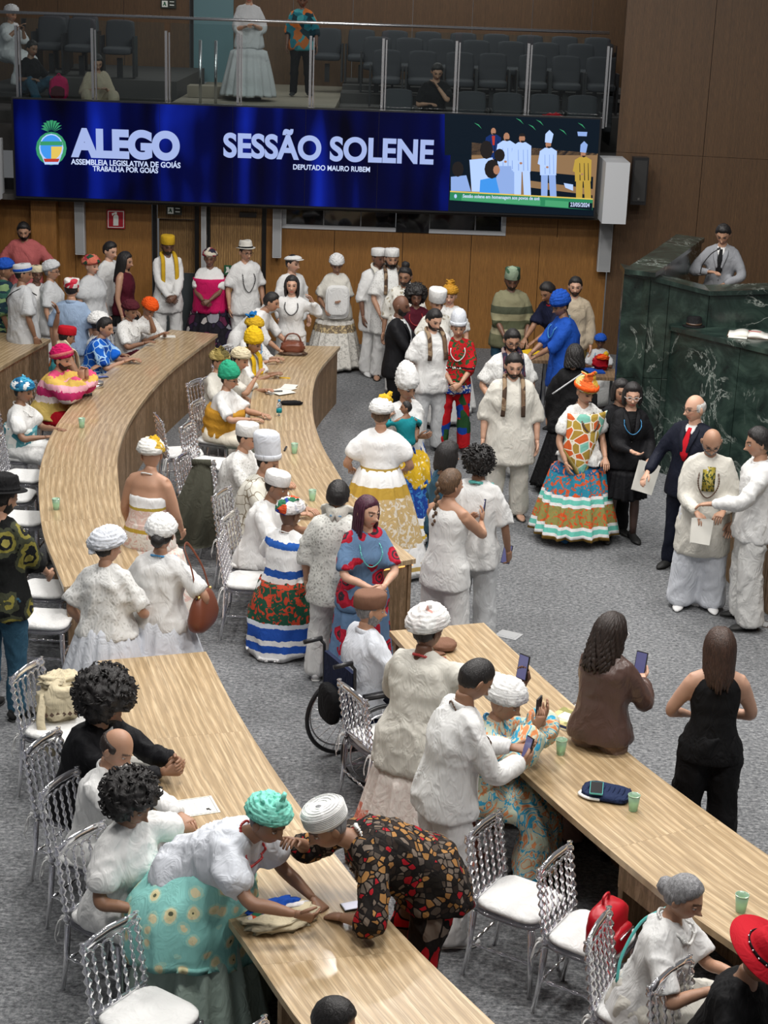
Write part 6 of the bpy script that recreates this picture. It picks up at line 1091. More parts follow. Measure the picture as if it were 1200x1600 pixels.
P_('person in olive striped shirt and patterned green cap by the back wall', (800, 438), 2, 1.80, 'stand', 1.2, skin='dark', hp=22, R=(.08, .28, .95), L=(-.2, .2, .92), top=dict(mat='shirt_olive', sleeve='half', hem=-.35, loose=.045), bottom=('trousers', 'denim', .02), hair=('short', 'black'), beard='black', hat=('cap', 'hat_camo', dict(h=.11, soft=1, slope=.02)))
P_('person in dark navy shirt with red trim leaning over the small table', (856, 456), -50, 1.76, 'stand', 1.1, skin='brown', lean=22, hp=24, R=(.12, .45, .95), L=(-.05, .45, .95), top=dict(mat='navy_shirt', sleeve='short', hem=-.3, loose=.03), bottom=('trousers', 'navy_suit', .02), hair=('short', 'black'), collar='red_cloth')
P_('bearded person in beige shirt standing behind the blue tunic', (899, 448), -5, 1.74, 'stand', 1.05, skin='fair', hp=8, R=(.1, .25, .98), top=dict(mat='beige_cloth', sleeve='long', hem=-.3, loose=.03), bottom=('trousers', 'olive_cloth', .02), hair=('short', 'black'), beard='black')
P_('bald bearded person in black suit and pale tie', (626, 478), 75, 1.76, 'stand', 1.12, skin='dark', hp=10, R=(.10, .40, 1.05), L=(-.06, .40, 1.0), top=dict(mat='black_suit', sleeve='long', hem=-.35, loose=.025, name='jacket', fold=.006), bottom=('trousers', 'black_suit', .012), hair=None, beard='black', collar=W, extra=lambda p: tie(p, 'light_grey_cloth'))
P_('person with black afro and maroon dress in the crowd', (650, 464), 5, 1.62, 'stand', 1.05, 'f', skin='dark', hp=10, top=dict(mat='maroon', sleeve='cap', hem=-.2, loose=.015), bottom=('skirt', 'maroon', .25, .2, .2), hair=('afro', 'black', .145), beads=[('bead_red', .4, .005)])
P_('person in wide cylindrical white hat and white lace behind the crowd', (683, 474), 20, 1.66, 'stand', 1.15, 'f', skin='tan', hp=14, top=white('short', mat='cream_lace'), bottom=('skirt', W, .38, .05, .2), hair=('short', 'black'), hat=('cap', W, dict(h=.13, flare=.10, size=1.12, tilt=6)))
P_('person with blond hair and knotted gold headwrap in the crowd', (703, 462), -8, 1.66, 'stand', 1.1, 'f', skin='fair', hp=10, top=white('short', mat='white_lace'), bottom=('skirt', W, .36, .05, .2), hair=('short', 'light'), hat=('turban', 'mustard', dict(size=.98, tilt=10, knot=(0, -.01, .10), kr=.04)))
P_('person with a high dark bun and grey print shirt', (633, 432), -15, 1.76, 'stand', 1.1, skin='brown', hp=12, top=dict(mat='cream_lace', sleeve='half', hem=-.3, loose=.03), bottom=TR, hair=('bun', 'black', (0, -.03, .13)), beard='black')
P_('bearded person in white skull cap and long white tunic with brown scarf', (612, 404), 12, 1.84, 'stand', 1.18, skin='tan', hp=12, R=(.18, .25, .95), top=white('short', -.6, .045, 'white_lace'), bottom=('trousers', W, .03), hair=('short', 'black'), beard='full', hat=('cap', W, dict(h=.07)), scarf=('scarf_brown', .55, .05), shoes='sandal')
P_('person in white cap and shawl just behind the tall bearded one', (592, 403), 35, 1.80, 'stand', 1.1, skin='dark', hp=10, top=white('half', -.6, .05), bottom=('trousers', W, .03), hair=('short', 'black'), hat=('cap', W, dict(h=.07)), shoes=H_('d0d0d0'), scarf=(OW, .8, .10))
P_('person in white turban holding a folded white cloth by the back wall', (526, 414), 8, 1.62, 'stand', 1.2, 'f', skin='brown', hp=24, R=(.16, .22, .90), L=(-.05, .24, 1.02), top=white('short', -.3, .045, 'off_white'), bottom=('skirt', 'white_patchwork', .37, .05, .1), hair=None, hat=('turban', W, dict(size=1.02, tall=1.15, tilt=12)), shoes='sandal', extra=lambda p: fold_cloth(p))
P_('person with long black hair in white shirt lifting both hands to the shoulders', (456, 446), 2, 1.66, 'stand', 1.08, 'f', skin='fair', hp=2, R=(.27, .12, 1.34), L=(-.27, .12, 1.34), Rp=(1, .2, -.7), Lp=(-1, .2, -.7), top=white('long', -.05, .03), bottom=('trousers', W, .03), hair=('long', 'black', .16), beads=[('bead_black', .42, .007)], collar=W)
P_('dark haired person in white bending over the end of the middle desk', (424, 472), 78, 1.66, 'stand', 1.15, 'f', skin='tan', lean=38, hp=4, R=(.1, .45, .80), L=(-.2, .5, .80), top=white('half', -.2, .04), bottom=TR, hair=('short', 'black'))
P_('person in white flat cap by the column speaker', (457, 412), 40, 1.70, 'stand', 1.08, skin='fair', hp=8, hy=20, top=white('long'), bottom=TR, hair=('short', 'black'), hat=('flatcap', W))
P_('person in white trilby with dark band and long bead necklace', (384, 394), 25, 1.74, 'stand', 1.1, skin='tan', hp=10, hy=10, top=white('short', -.4, .035), bottom=TR, hair=('short', 'black'), glasses='dark_frame', hat=('fedora', OW, dict(brim=.035)), beads=[('bead_black', .75, .006)])
P_('person in magenta wrapped top and plaid skirt by the light door', (328, 404), -2, 1.62, 'stand', 1.3, 'f', skin='dark', hp=8, clasp=(.30, .92), top=white('short', .2, .03), bottom=('skirt', 'plaid_skirt', .38, .06, .1), hair=None, hat=('turban', 'print_red_turban', dict(size=1.0)), extra=lambda p: wrap_mag(p))
P_('person in yellow cap and white suit with long yellow stole in the doorway', (262, 384), 22, 1.78, 'stand', 1.0, skin='dark', hp=18, clasp=(.26, .92), top=white('long', -.5, .03), bottom=TR, hair=('short', 'black'), beard='black', hat=('cap', 'gold_cloth', dict(h=.085)), scarf=('gold_cloth', .95, .06))
# ============================================================ left crowd
P_('bearded person in salmon shirt leaning forward in the left corner', (42, 358), 8, 1.80, 'stand', 1.25, skin='tan', lean=14, hp=14, R=(.36, .22, .98), L=(-.36, .22, .98), top=dict(mat='salmon', sleeve='half', hem=-.3, loose=.04), bottom=('trousers', 'black_cloth', .02), hair=('short', 'black'), beard='full')
P_('person with long black hair in sleeveless dark red top, facing right', (196, 408), 75, 1.66, 'stand', 1.0, 'f', skin='tan', hp=12, top=dict(mat='maroon', sleeve='tank', hem=-.2, loose=.02), bottom=('skirt', 'black_cloth', .3, .1, .15), hair=('long', 'black', .30))
P_('person with short black hair in white tee behind the long haired one', (172, 392), 60, 1.72, 'stand', 1.0, skin='fair', hp=14, top=white('short'), bottom=TR, hair=('short', 'black'))
P_('person in red flowered headwrap and wide white blouse, facing right', (143, 416), 62, 1.64, 'stand', 1.25, 'f', skin='fair', hp=4, top=white('puff', -.4, .05, 'light_grey_cloth'), bottom=('skirt', 'light_grey_cloth', .4, .05, .1), hair=None, hat=('turban', 'wrap_red_flower', dict(size=1.08, tilt=12)))
P_('person in blue grey shirt and red white cap seen from behind', (112, 452), 175, 1.70, 'stand', 1.15, skin='tan', hp=14, top=dict(mat='blue_grey', sleeve='short', hem=-.3, loose=.035), bottom=('trousers', 'light_grey_cloth', .02), hair=('short', 'black'), hat=('cap', 'cap_red_white', dict(h=.075, soft=1)), collar='blue_grey')
P_('person in white headwrap and glasses in profile at left', (80, 424), 88, 1.64, 'stand', 1.15, 'f', skin='tan', hp=6, top=white('short', -.4, .04, 'light_grey_cloth'), bottom=('skirt', 'light_grey_cloth', .36, .05, .1), hair=('short', 'grey'), glasses='dark_frame', hat=('turban', 'light_grey_cloth', dict(size=1.04, tilt=24)))
P_('person in small cream cap hidden among the left crowd', (57, 428), 30, 1.60, 'stand', 1.0, skin='dark', hp=10, top=white('short'), bottom=TR, hair=('short', 'black'), hat=('cap', 'cream_cloth', dict(h=.06)))
P_('person in grey white tunic with blue striped cuffs and blue white cap', (36, 428), 120, 1.76, 'stand', 1.2, skin='brown', hp=8, hy=-20, top=white('short', -.5, .045, 'light_grey_cloth'), bottom=TR, hair=('short', 'black'), hat=('cap', 'light_grey_cloth', dict(h=.065, band='royal_blue')), extra=lambda p: MB().tube(spline([p.sp(.35)-p.X*.22-p.Y*.05, p.sp(.7)-p.X*.06-p.Y*.185, p.sp(1.0)+p.X*.12-p.Y*.03, p.sp(.8)+p.X*.10+p.Y*.16], 4), .008, 6).obj('bag_strap', MATS['bead_black'], p.e))
P_('person in bright blue headwrap at the far left edge', (8, 422), 95, 1.68, 'stand', 1.2, 'f', skin='brown', hp=8, top=dict(mat='print_green_stripe', sleeve='half', hem=-.3, loose=.04), bottom=('skirt', 'light_grey_cloth', .38, .05, .1), hair=None, hat=('turban', 'royal_blue', dict(size=1.05)))
P_('seated person in white headwrap between blue print shirt and red wrap', (154, 506), 120, 1.60, 'sit', 1.0, 'f', skin='brown', hp=10, top=white('short'), bottom=('skirt', W, .3, .1, .2), hair=('short', 'black'), hat=('turban', W, dict(size=1.1, ridge=1.2)))
P_('seated person in dark red headwrap with hand raised to the face', (204, 486), 55, 1.62, 'sit', 1.1, 'f', skin='brown', lean=10, hp=10, R=(.05, .42, .80), L=(-.12, .34, 1.12), Lp=(-.5, .5, -1), hd=(None, (0, 0, 1)), top=white('short', mat='white_lace'), bottom=('skirt', 'maroon', .3, .1, .2), hair=('short', 'black'), hat=('turban', 'dark_red_wrap', dict(size=1.0)), beads=[('bead_white', .3, .006)], chair='clear acrylic chair under the dark red headwrap')
P_('seated person in bright orange turban looking down', (233, 482), 48, 1.56, 'sit', 1.0, 'f', skin='brown', lean=12, hp=34, R=(.03, .40, .82), L=(-.06, .40, .82), top=white('short', mat='white_lace'), bottom=('skirt', W, .3, .1, .2), hair=('short', 'black'), hat=('turban', 'orange_cloth', dict(size=1.04, tall=1.15)), chair='clear acrylic chair under the orange turban')
P_('seated person with black hair in blue ring print shirt', (164, 512), 82, 1.68, 'sit', 1.12, skin='tan', lean=14, hp=8, hy=-10, R=(.08, .44, .80), L=(-.04, .50, .80), top=dict(mat='print_blue_rings', sleeve='short', hem=-.3, loose=.04), bottom=TR, hair=('short', 'black'), chair='clear acrylic chair under the blue ring print shirt')
P_('seated person in red cap raising an arm, cream cloth over the shoulder', (104, 526), 120, 1.66, 'sit', 1.1, skin='brown', lean=6, hp=20, L=(-.15, .05, 1.45), Lp=(-1, 0, 0), hd=(None, (0, -.3, 1)), R=(.15, .35, .80), top=dict(mat='teal_orange_print', sleeve='tank', hem=-.3, loose=.03), bottom=('trousers', 'maroon', .02), hair=('short', 'black'), hat=('cap', 'red_cloth', dict(h=.07)), scarf=('cream_cloth', .7, .16))
P_('seated person in magenta headwrap and pink gold striped poncho, hands at chin', (97, 562), 72, 1.70, 'sit', 1.28, skin='tan', lean=14, hp=4, R=(.04, .44, 1.02), L=(-.02, .46, 1.04), Rp=(.8, .3, -1), Lp=(-.8, .3, -1), palm=((-1, 0, 0), (1, 0, 0)), hd=((0, -.2, 1), (0, -.2, 1)), curl=(.9, .9), top=dict(mat='poncho_pink', sleeve='wide', hem=-.05, loose=.06, flare=.12), bottom=('trousers', 'red_cloth', .03), hair=('short', 'black'), beard='black', hat=('turban', 'magenta', dict(size=1.04, tall=1.2, tilt=18, band='salmon')), chair='clear acrylic chair under the magenta headwrap')
P_('seated person in blue white headwrap and white puffed blouse at far left', (36, 612), 80, 1.60, 'sit', 1.15, 'f', skin='brown', lean=6, hp=10, R=(.15, .38, .74), L=(-.1, .42, .76), top=white('puff', .45, .03), bottom=('skirt', W, .33, .12, .1), hair=('short', 'black'), hat=('turban', 'wrap_blue_white', dict(size=1.04, knot=(0, .03, .06), kr=.035)), beads=[('bead_white', .2)], extra=lambda p: wrap_belt2(p), chair='clear acrylic chair under the blue white headwrap')
# ============================================================ tribune, small table, gallery
P_('person in light grey suit and dark tie standing up on the tribune', (1130, 366), -18, 1.76, 'stand', 1.05, skin='tan', lean=4, hp=30, R=(.10, .24, 1.16), L=(-.08, .24, 1.02), Rp=(1, -.2, -.6), Lp=(-1, -.2, -.6), Y=20.4, top=dict(mat='grey_suit', sleeve='long', hem=-.35, loose=.028, name='jacket', fold=.008), bottom=('trousers', 'grey_suit', .012), hair=('short', 'black'), collar=W, extra=lambda p: tie(p, 'black_cloth'))
P_('small child in blue headwrap sitting by the marble tribune', (938, 534), -6, 1.16, 'sit', 1.0, skin='dark', seat=.40, hp=14, R=(.08, .24, .62), L=(-.08, .24, .62), top=dict(mat='light_grey_cloth', sleeve='short', hem=-.2, loose=.02), bottom=('skirt', W, .2, .1, .2), hair=('short', 'black'), hat=('turban', 'royal_blue', dict(size=1.08)), beads=[('bead_blue', .4, .004)])
P_('person in gallery in beige top, cross legged by the railing post', (152, 98), 20, 1.58, 'sit', 1.1, 'f', skin='tan', Y=25.5, seat=.20, lean=10, hp=24, R=(.1, .3, .5), L=(-.1, .3, .5), top=dict(mat='beige_cloth', sleeve='half', hem=-.2, loose=.035), bottom=('trousers', 'beige_cloth', .03), hair=('long', 'black', .14))
P_('person in gallery with dark hair and blue jeans sitting low', (50, 76), 50, 1.58, 'sit', 1.05, 'f', skin='brown', Y=25.5, seat=.20, lean=10, hp=10, R=(.2, .35, .45), top=dict(mat='black_cloth', sleeve='short', hem=-.2, loose=.02), bottom=('trousers', 'denim', .015), hair=('short', 'black'))
P_('person in gallery in white with white headwrap holding a phone, top left', (18, 22), 50, 1.62, 'sit', 1.2, 'f', skin='brown', Y=27.2, lean=6, hp=14, R=(.08, .36, .98), L=(0, .36, .94), top=white('half', mat='light_grey_cloth'), bottom=('skirt', 'light_grey_cloth', .34, .1, .2), hair=None, hat=('turban', 'light_grey_cloth', dict(size=1.05)), extra=lambda p: phone_in(p, 'R', 'phone in the hands of the person in white high at top left'))
P_('person in gallery in long pale skirt standing behind the glass, head out of frame', (382, -14), 5, 1.70, 'stand', 1.15, 'f', skin='tan', floor=3.43, foot=(388, 156), R=(.05, .28, 1.1), L=(-.08, .26, 1.12), top=white('half', mat='light_grey_cloth'), bottom=('skirt', 'light_grey_cloth', .40, .06, .2), hair=('short', 'black'))
P_('person in gallery in teal and orange print top standing behind the glass', (466, 8), 5, 1.62, 'stand', 1.1, 'f', skin='dark', floor=3.43, foot=(470, 150), top=dict(mat='teal_orange_print', sleeve='half', hem=-.3, loose=.04), bottom=('trousers', 'black_cloth', .01), hair=None, hat=('turban', 'wrap_red_flower', dict(size=1.05)))
P_('person in gallery in black tee, hand on chin, seated in the lowest row', (683, 112), 8, 1.72, 'sit', 1.1, skin='tan', Y=26.0, lean=14, hp=24, R=(.12, .30, .72), L=(.0, .30, .98), Lp=(-.5, .4, -1), top=dict(mat='black_cloth', sleeve='short', hem=-.2, loose=.03), bottom=('trousers', 'black_cloth', .02), hair=('short', 'black'))

# ------------------------------------------------------------ baby in arms
def baby():
    p = person('baby in teal shirt and dark trousers held in the arms under the white headwrap', (622, 634), 200, .92, 'sit', 1.0, skin='brown', hw=pm.w((.09, .27, 1.42)), seat=.26, hp=0, hy=70, hr=0, lean=-4, R=(.10, .16, .54), L=(-.10, .16, .54), top=dict(mat='teal_cloth', sleeve='long', hem=-.1, loose=.03), bottom=('trousers', 'black_cloth', -.012), hair=('crop', 'black'), shoes=None, name='baby', cat='baby')
baby()
# ------------------------------------------------------------ wheelchair
def wheelchair(x, y, rz):
    e = empty('wheelchair', (x, y, 0), rz, label='black wheelchair with spoked wheels under the person in brown cap', category='wheelchair'); k = MATS['black_plastic']; sv = MATS['silver']
    for q in (-1, 1):
        t = np.linspace(0, 2*math.pi, 41); m = MB(); m.tube(np.stack([np.full(41, q*.29), .0+.30*np.cos(t), .31+.30*np.sin(t)], 1), .016, 8); wh = m.obj('wheel', k, e)
        m = MB(); m.tube(np.stack([np.full(41, q*.325), .26*np.cos(t), .31+.26*np.sin(t)], 1), .007, 6); m.obj('push_rim', sv, wh)
        m = MB()
        for a_ in np.linspace(0, 2*math.pi, 20, endpoint=False): m.tube([(q*.29, .02*math.cos(a_+.5), .31+.02*math.sin(a_+.5)), (q*.29, .29*math.cos(a_), .31+.29*math.sin(a_))], .0025, 4)
        m.obj('spokes', sv, wh, kind='stuff'); m = MB(); m.tube([(q*.26, 0, .31), (q*.33, 0, .31)], .028, 12); m.obj('hub', k, wh)
        t = np.linspace(0, 2*math.pi, 21); m = MB(); m.tube(np.stack([np.full(21, q*.22), .42+.075*np.cos(t), .09+.075*np.sin(t)], 1), .014, 6); m.tube([(q*.22, .42, .09), (q*.22, .40, .22)], .012, 6); m.obj('caster', k, e)
        m = MB(); m.tube([(q*.24, -.24, .95), (q*.24, -.20, .90), (q*.24, -.19, .40), (q*.24, .0, .32), (q*.24, .36, .34), (q*.20, .50, .08)], .012, 8); m.tube([(q*.24, -.19, .66), (q*.25, .18, .66), (q*.25, .22, .42)], .012, 8); m.obj('side_frame', k, e)
        m = MB(); m.tube([(q*.24, -.36, .94), (q*.24, -.22, .95)], .017, 8); m.obj('push_handle', k, e); m = MB(); m.box((q*.25, .02, .68), (.045, .30, .03)); m.obj('armrest', k, e)
        m = MB(); m.box((q*.11, .54, .07), (.15, .16, .015)); m.obj('footrest', k, e)
    MB().box((0, .08, .435), (.44, .44, .05)).obj('seat', cloth('navy_seat', (.012, .018, .05)), e, False); MB().box((0, -.195, .66), (.44, .03, .40)).obj('backrest', MATS['navy_seat'], e, False)
    m = MB(); V, Fc = ball(18, 12); V = np.sign(V)*np.abs(V)**.6; V /= np.abs(V).max(0); m.add(V*A([.12, .05, .14])+A([0, -.27, .56]), Fc); m.obj('bag', MATS['black_cloth'], e)
for o in SC.objects:
    if o.get('label', '').startswith('person with brown flat topped cap'): wheelchair(o.location[0], o.location[1], o.rotation_euler[2]); break
# ------------------------------------------------------------ empty chairs (seat centre in the photo, facing)
def empty_chair(px, py, a, lab): p = at(px, py, .49); return add_chair(p[0], p[1], a*D2R+math.pi, lab)
empty_chair(812, 1402, 58, 'empty clear chair in front of the marbled dress, white cushion in full view'); empty_chair(925, 1458, 58, 'empty clear chair with a red bag on its cushion')
empty_chair(392, 905, 88, 'clear chair behind the blue striped white dress'); empty_chair(70, 965, 88, 'empty clear chair nearest the end panel of the left desk'); empty_chair(70, 918, 88, 'empty clear chair second from the end panel of the left desk'); empty_chair(35, 808, 88, 'empty clear chair behind the black hat'); empty_chair(20, 772, 88, 'empty clear chair above the black hat, farther one'); empty_chair(38, 742, 88, 'empty clear chair beside the seated blue white headwrap')
empty_chair(328, 722, 75, 'empty clear chair between green headwrap and small white cap'); empty_chair(322, 775, 75, 'clear chair with dark jacket draped over it'); empty_chair(285, 705, 110, 'clear chair standing apart in the aisle by the curved desk')
empty_chair(95, 1135, 70, 'clear chair holding a beige knitted bag behind the afro'); empty_chair(232, 1585, 55, 'empty clear chair at the bottom left beside the mint skirt'); empty_chair(600, 1150, 120, 'clear chair squeezed between wheelchair and the pink hemmed skirt')
# ------------------------------------------------------------ things on the chairs
def blob(name, par, c, r, m, pw=.8, na=.12, ns=9, seed=1, k=28, n=18):
    V, Fc = ball(k, n); V = np.sign(V)*np.abs(V)**pw; V /= np.abs(V).max(0); V = V*A(r)*(1+na*vnoise(V*ns*.4, seed)+na*.4*vnoise(V*ns, seed+1))[:, None]; return MB().add(V+A(c), Fc).obj(name, MATS[m], par)
p = at(948, 1455, .60); e = empty('backpack', (p[0], p[1], .50), 1.0, label='red leather backpack on the clear chair', category='bag'); plain('red_leather', H_('a80f1f'), .35)
blob('bag_body', e, (0, 0, .13), (.15, .08, .14), 'red_leather', .6, .04); b_ = blob('front_pocket', e, (0, -.075, .09), (.11, .035, .07), 'red_leather', .55, .03); MB().tube([(-.08, -.115, .13), (.08, -.115, .13)], .006, 6).obj('zipper', MATS['silver'], b_); MB().tube(spline([(-.03, .02, .26), (-.03, .02, .31), (.03, .02, .31), (.03, .02, .26)], 4), .008, 6).obj('handle', MATS['red_leather'], e); MB().tube(spline([(-.1, -.05, .02), (-.22, -.16, -.12), (-.20, -.2, -.40), (-.1, -.25, -.47)], 5), .011, 6, flat=.004).obj('strap', MATS['red_leather'], e)
p = at(92, 1100, .60); e = empty('knitted_bag', (p[0], p[1], .50), .3, label='beige knitted bag with geometric band on a clear chair', category='bag'); blob('bag_body', e, (0, 0, .13), (.14, .12, .14), 'cream_cloth', .8, .25); blob('shawl', e, (.02, .05, .25), (.13, .10, .06), 'cream_cloth', .9, .4, 12, 5); m = MB()
for i in range(6): m.box((-.10+.04*i, -.125, .08), (.022, .012, .022), A(Matrix.Rotation(.78, 3, 'Y')))
m.obj('pattern_band', MATS['bead_brown'], e, False); MB().tube(spline([(-.1, -.05, .2), (-.14, -.16, .05), (-.1, -.2, -.1), (-.06, -.16, -.2)], 4), .03, 8, flat=.01).obj('strap', MATS['cream_cloth'], e)
# draped dark jacket
p = at(318, 790, .55); e = empty('draped_jacket', (p[0]-.02, p[1]-.0, 0), 0, label='dark grey green jacket draped over a clear chair in the aisle', category='jacket')
n, k = 22, 26; rows = []
for i in range(n):
    u = i/(n-1)
    for j in range(k):
        v_ = j/(k-1)-.5; hgt = .98-.10*abs(v_)-.78*u*(1-.35*abs(v_)*0); wd = .16+.42*u-.30*max(0, u-.6); rows.append((v_*wd*1.1-.10*u, -.02-.16*math.sin(min(1, u*1.3)*1.6)+.03*math.sin(v_*18+u*3)*u, max(.12+.5*abs(v_-.1)*u*.6, hgt)))
V = A(rows); V2 = V+A([0, .03, -.005]); Fc = [(i*k+j, i*k+j+1, (i+1)*k+j+1, (i+1)*k+j) for i in range(n-1) for j in range(k-1)]; N_ = n*k; rim = [i for i in range(k)]+[i*k+k-1 for i in range(1, n)]+[(n-1)*k+j for j in range(k-2, -1, -1)]+[i*k for i in range(n-2, 0, -1)]
o = MB().add(np.vstack([V, V2]), [f[::-1] for f in Fc]+[tuple(N_+q for q in f) for f in Fc]+[(rim[i], rim[i-1], N_+rim[i-1], N_+rim[i]) for i in range(len(rim))]).obj('jacket_cloth', MATS['khaki_dark'], e); MB().tube([(-.09, 0, .97), (.09, 0, .97)], .022, 8, flat=.035, up=(0, 0, 1)).obj('jacket_collar', MATS['khaki_dark'], e)
# ------------------------------------------------------------ things on the desks
ZD = .761
def cup(px, py, lab, z=ZD):
    p = at(px, py, z); e = empty('plastic_cup', (p[0], p[1], z), 0, label=lab, category='cup', group='pale green plastic cups on the desks'); t = np.linspace(0, 2*math.pi, 20, endpoint=False); rings = []
    for zz, r in ((0, .024), (.002, .026), (.05, .031), (.10, .036), (.10, .034), (.05, .029), (.006, .024)): rings.append(np.stack([np.cos(t)*r, np.sin(t)*r, np.full(20, zz)], 1))
    V, Fc = loft(rings); MB().add(V, Fc).obj('cup_wall', MATS['green_cup'], e); m = MB(); tt = np.linspace(0, 2*math.pi, 21); m.tube(np.stack([np.cos(tt)*.036, np.sin(tt)*.036, np.full(21, .10)], 1), .002, 5); m.obj('rim', MATS['green_cup'], e)
for x, y, l in ((128, 668, 'pale green plastic cup on the left desk, farther of its two'), (88, 796, 'pale green plastic cup on the left desk, nearer of its two'), (488, 782, 'pale green plastic cup near the round flat white cap'), (460, 708, 'pale green plastic cup beside a pen on the middle desk'), (876, 1178, 'pale green plastic cup by the seated marbled dress'), (989, 1266, 'pale green plastic cup beside the blue cloth case'), (1157, 1424, 'pale green plastic cup before the grey braided person')): cup(x, y, l)
def onbox(name, px, py, rz, d, m, lab, cat, z=ZD, extra=None, part='body'):
    p = at(px, py, z); e = empty(name, (p[0], p[1], z), rz, label=lab, category=cat); MB().box((0, 0, d[2]/2), d).obj(part, MATS[m], e, False)
    if extra: extra(e)
    return e
onbox('smartphone', 158, 590, .5, (.16, .075, .01), 'black_plastic', 'black phone lying on the left desk beyond the round tin', 'phone', extra=lambda e: MB().box((0, 0, .0105), (.148, .066, .001)).obj('screen', MATS['phone_screen'], e, False)); onbox('pen_case', 130, 618, .2, (.20, .05, .025), 'black_plastic', 'dark slim case on the left desk beside folded hands', 'case', extra=lambda e: MB().box((0, -.026, .013), (.19, .002, .003)).obj('zipper', MATS['silver'], e, False))
p = at(150, 605, ZD); e = empty('round_tin', (p[0], p[1], ZD), 0, label='round silver tin on the left desk before the cream cloth', category='tin'); MB().tube([(0, 0, 0), (0, 0, .045)], .085, 32).obj('tin_body', MATS['silver'], e); MB().tube([(0, 0, .045), (0, 0, .062)], .088, 32).obj('lid', plain('tin_lid', (.35, .33, .31), .35, .6), e)
onbox('paper_sheets', 262, 526, .2, (.20, .14, .004), 'paper', 'white papers before the orange turban', 'paper', part='sheet'); e = onbox('papers', 435, 612, .5, (.30, .21, .004), 'paper', 'scattered white papers in the centre of the middle desk', 'paper', part='sheet')
for i, (dx, dy, r) in enumerate(((.12, .06, .5), (.20, .14, .9), (-.05, -.04, -.3), (.02, -.10, .2))): MB().box((dx, dy, .006+i*.003), (.24, .16, .002), A(Matrix.Rotation(r, 3, 'Z'))).obj('sheet', MATS['paper'], e, False)
onbox('pen', 432, 612, .3, (.14, .012, .012), 'black_plastic', 'dark pen lying on the white papers', 'pen', z=.785); onbox('pencil', 445, 591, 1.5, (.012, .13, .010), 'yellow_cloth', 'yellow pencil on the middle desk near its far end', 'pencil', extra=lambda e: MB().tube([(0, .065, .005), (0, .08, .005)], [.005, .001], 6).obj('pencil_tip', MATS['bead_brown'], e)); onbox('pen', 446, 702, 1.5, (.16, .018, .012), 'black_plastic', 'dark pen beside the cup on the middle desk', 'pen')
p = at(455, 632, ZD); e = empty('eyeglass_case', (p[0], p[1], ZD), .1, label='soft black pouch beside the water bottle', category='pouch'); blob('pouch', e, (0, 0, .02), (.13, .05, .022), 'black_cloth', .8, .2)
p = at(457, 552, ZD); e = empty('basket', (p[0], p[1], ZD), 0, label='brown woven basket bag at the far end of middle desk', category='basket'); blob('basket_body', e, (0, 0, .08), (.15, .12, .08), 'brown_leather', .7, .12, 14); MB().tube(spline([(-.12, 0, .12), (-.06, 0, .24), (.06, 0, .24), (.12, 0, .12)], 5), .010, 6).obj('handle', MATS['brown_leather'], e); blob('cloth_scraps', e, (.02, -.08, .02), (.17, .08, .02), 'bead_brown', .8, .3)
p = at(436, 650, ZD); e = empty('water_bottle', (p[0], p[1], ZD), 0, label='small clear water bottle with teal label on middle desk', category='bottle'); m = MB(); m.tube([(0, 0, 0), (0, 0, .01), (0, 0, .12), (0, 0, .15), (0, 0, .165)], [.028, .031, .031, .018, .013], 16); m.obj('bottle_body', MATS['clear_plastic'], e); m = MB(); m.tube([(0, 0, .04), (0, 0, .09)], .0315, 16); m.obj('label_band', MATS['teal_cloth'], e); m = MB(); m.tube([(0, 0, .165), (0, 0, .182)], .015, 12); m.obj('bottle_cap', MATS['bead_blue'], e)
# certificate on the lower desk
def mark(e, c, d, m='bead_black'): MB().box(c, d).obj('printed_mark', MATS[m], e, False)
def certificate(e):
    for c, d in (((0, .135, .0035), (.19, .002, .001)), ((0, -.135, .0035), (.19, .002, .001)), ((.095, 0, .0035), (.002, .27, .001)), ((-.095, 0, .0035), (.002, .27, .001))): mark(e, c, d)
    for q in range(4): mark(e, (0, .06-.03*q, .0035), (.11-.015*(q % 2), .004, .001), 'light_grey_cloth')
    mark(e, (.05, .09, .0036), (.02, .02, .001)); mark(e, (.062, .10, .0036), (.01, .012, .001))
onbox('certificate', 298, 1262, -1.2, (.21, .30, .003), 'paper', 'white certificate with thin border under the hands of the curly haired group', 'paper', extra=certificate, part='sheet'); onbox('certificate', 205, 1195, -1.2, (.21, .30, .004), 'paper', 'white papers partly under the black suited elbow', 'paper', part='sheet')
# cloth under the mint headwrap person, phone and pen of bending person
p = at(442, 1440, ZD); e = empty('folded_cloth', (p[0], p[1], ZD), .5, label='cream cloth with red blue edging under the leaning person', category='cloth'); blob('cloth_body', e, (0, 0, .025), (.20, .10, .03), 'cream_cloth', .8, .35, 12, 3); MB().tube(spline([(-.18, .03, .04), (-.06, .06, .062), (.08, .04, .058), (.17, .05, .04)], 5), .022, 8, flat=.008).obj('edging', MATS['wrap_patterned'], e); blob('blue_fold', e, (-.02, .08, .05), (.14, .05, .03), 'royal_blue', .8, .3, 10, 8)
onbox('smartphone', 556, 1416, .4, (.15, .075, .010), 'black_plastic', 'black phone under the hand of the bending patterned shirt', 'phone', extra=lambda e: MB().box((0, 0, .0105), (.14, .066, .001)).obj('screen', MATS['phone_screen'], e, False))
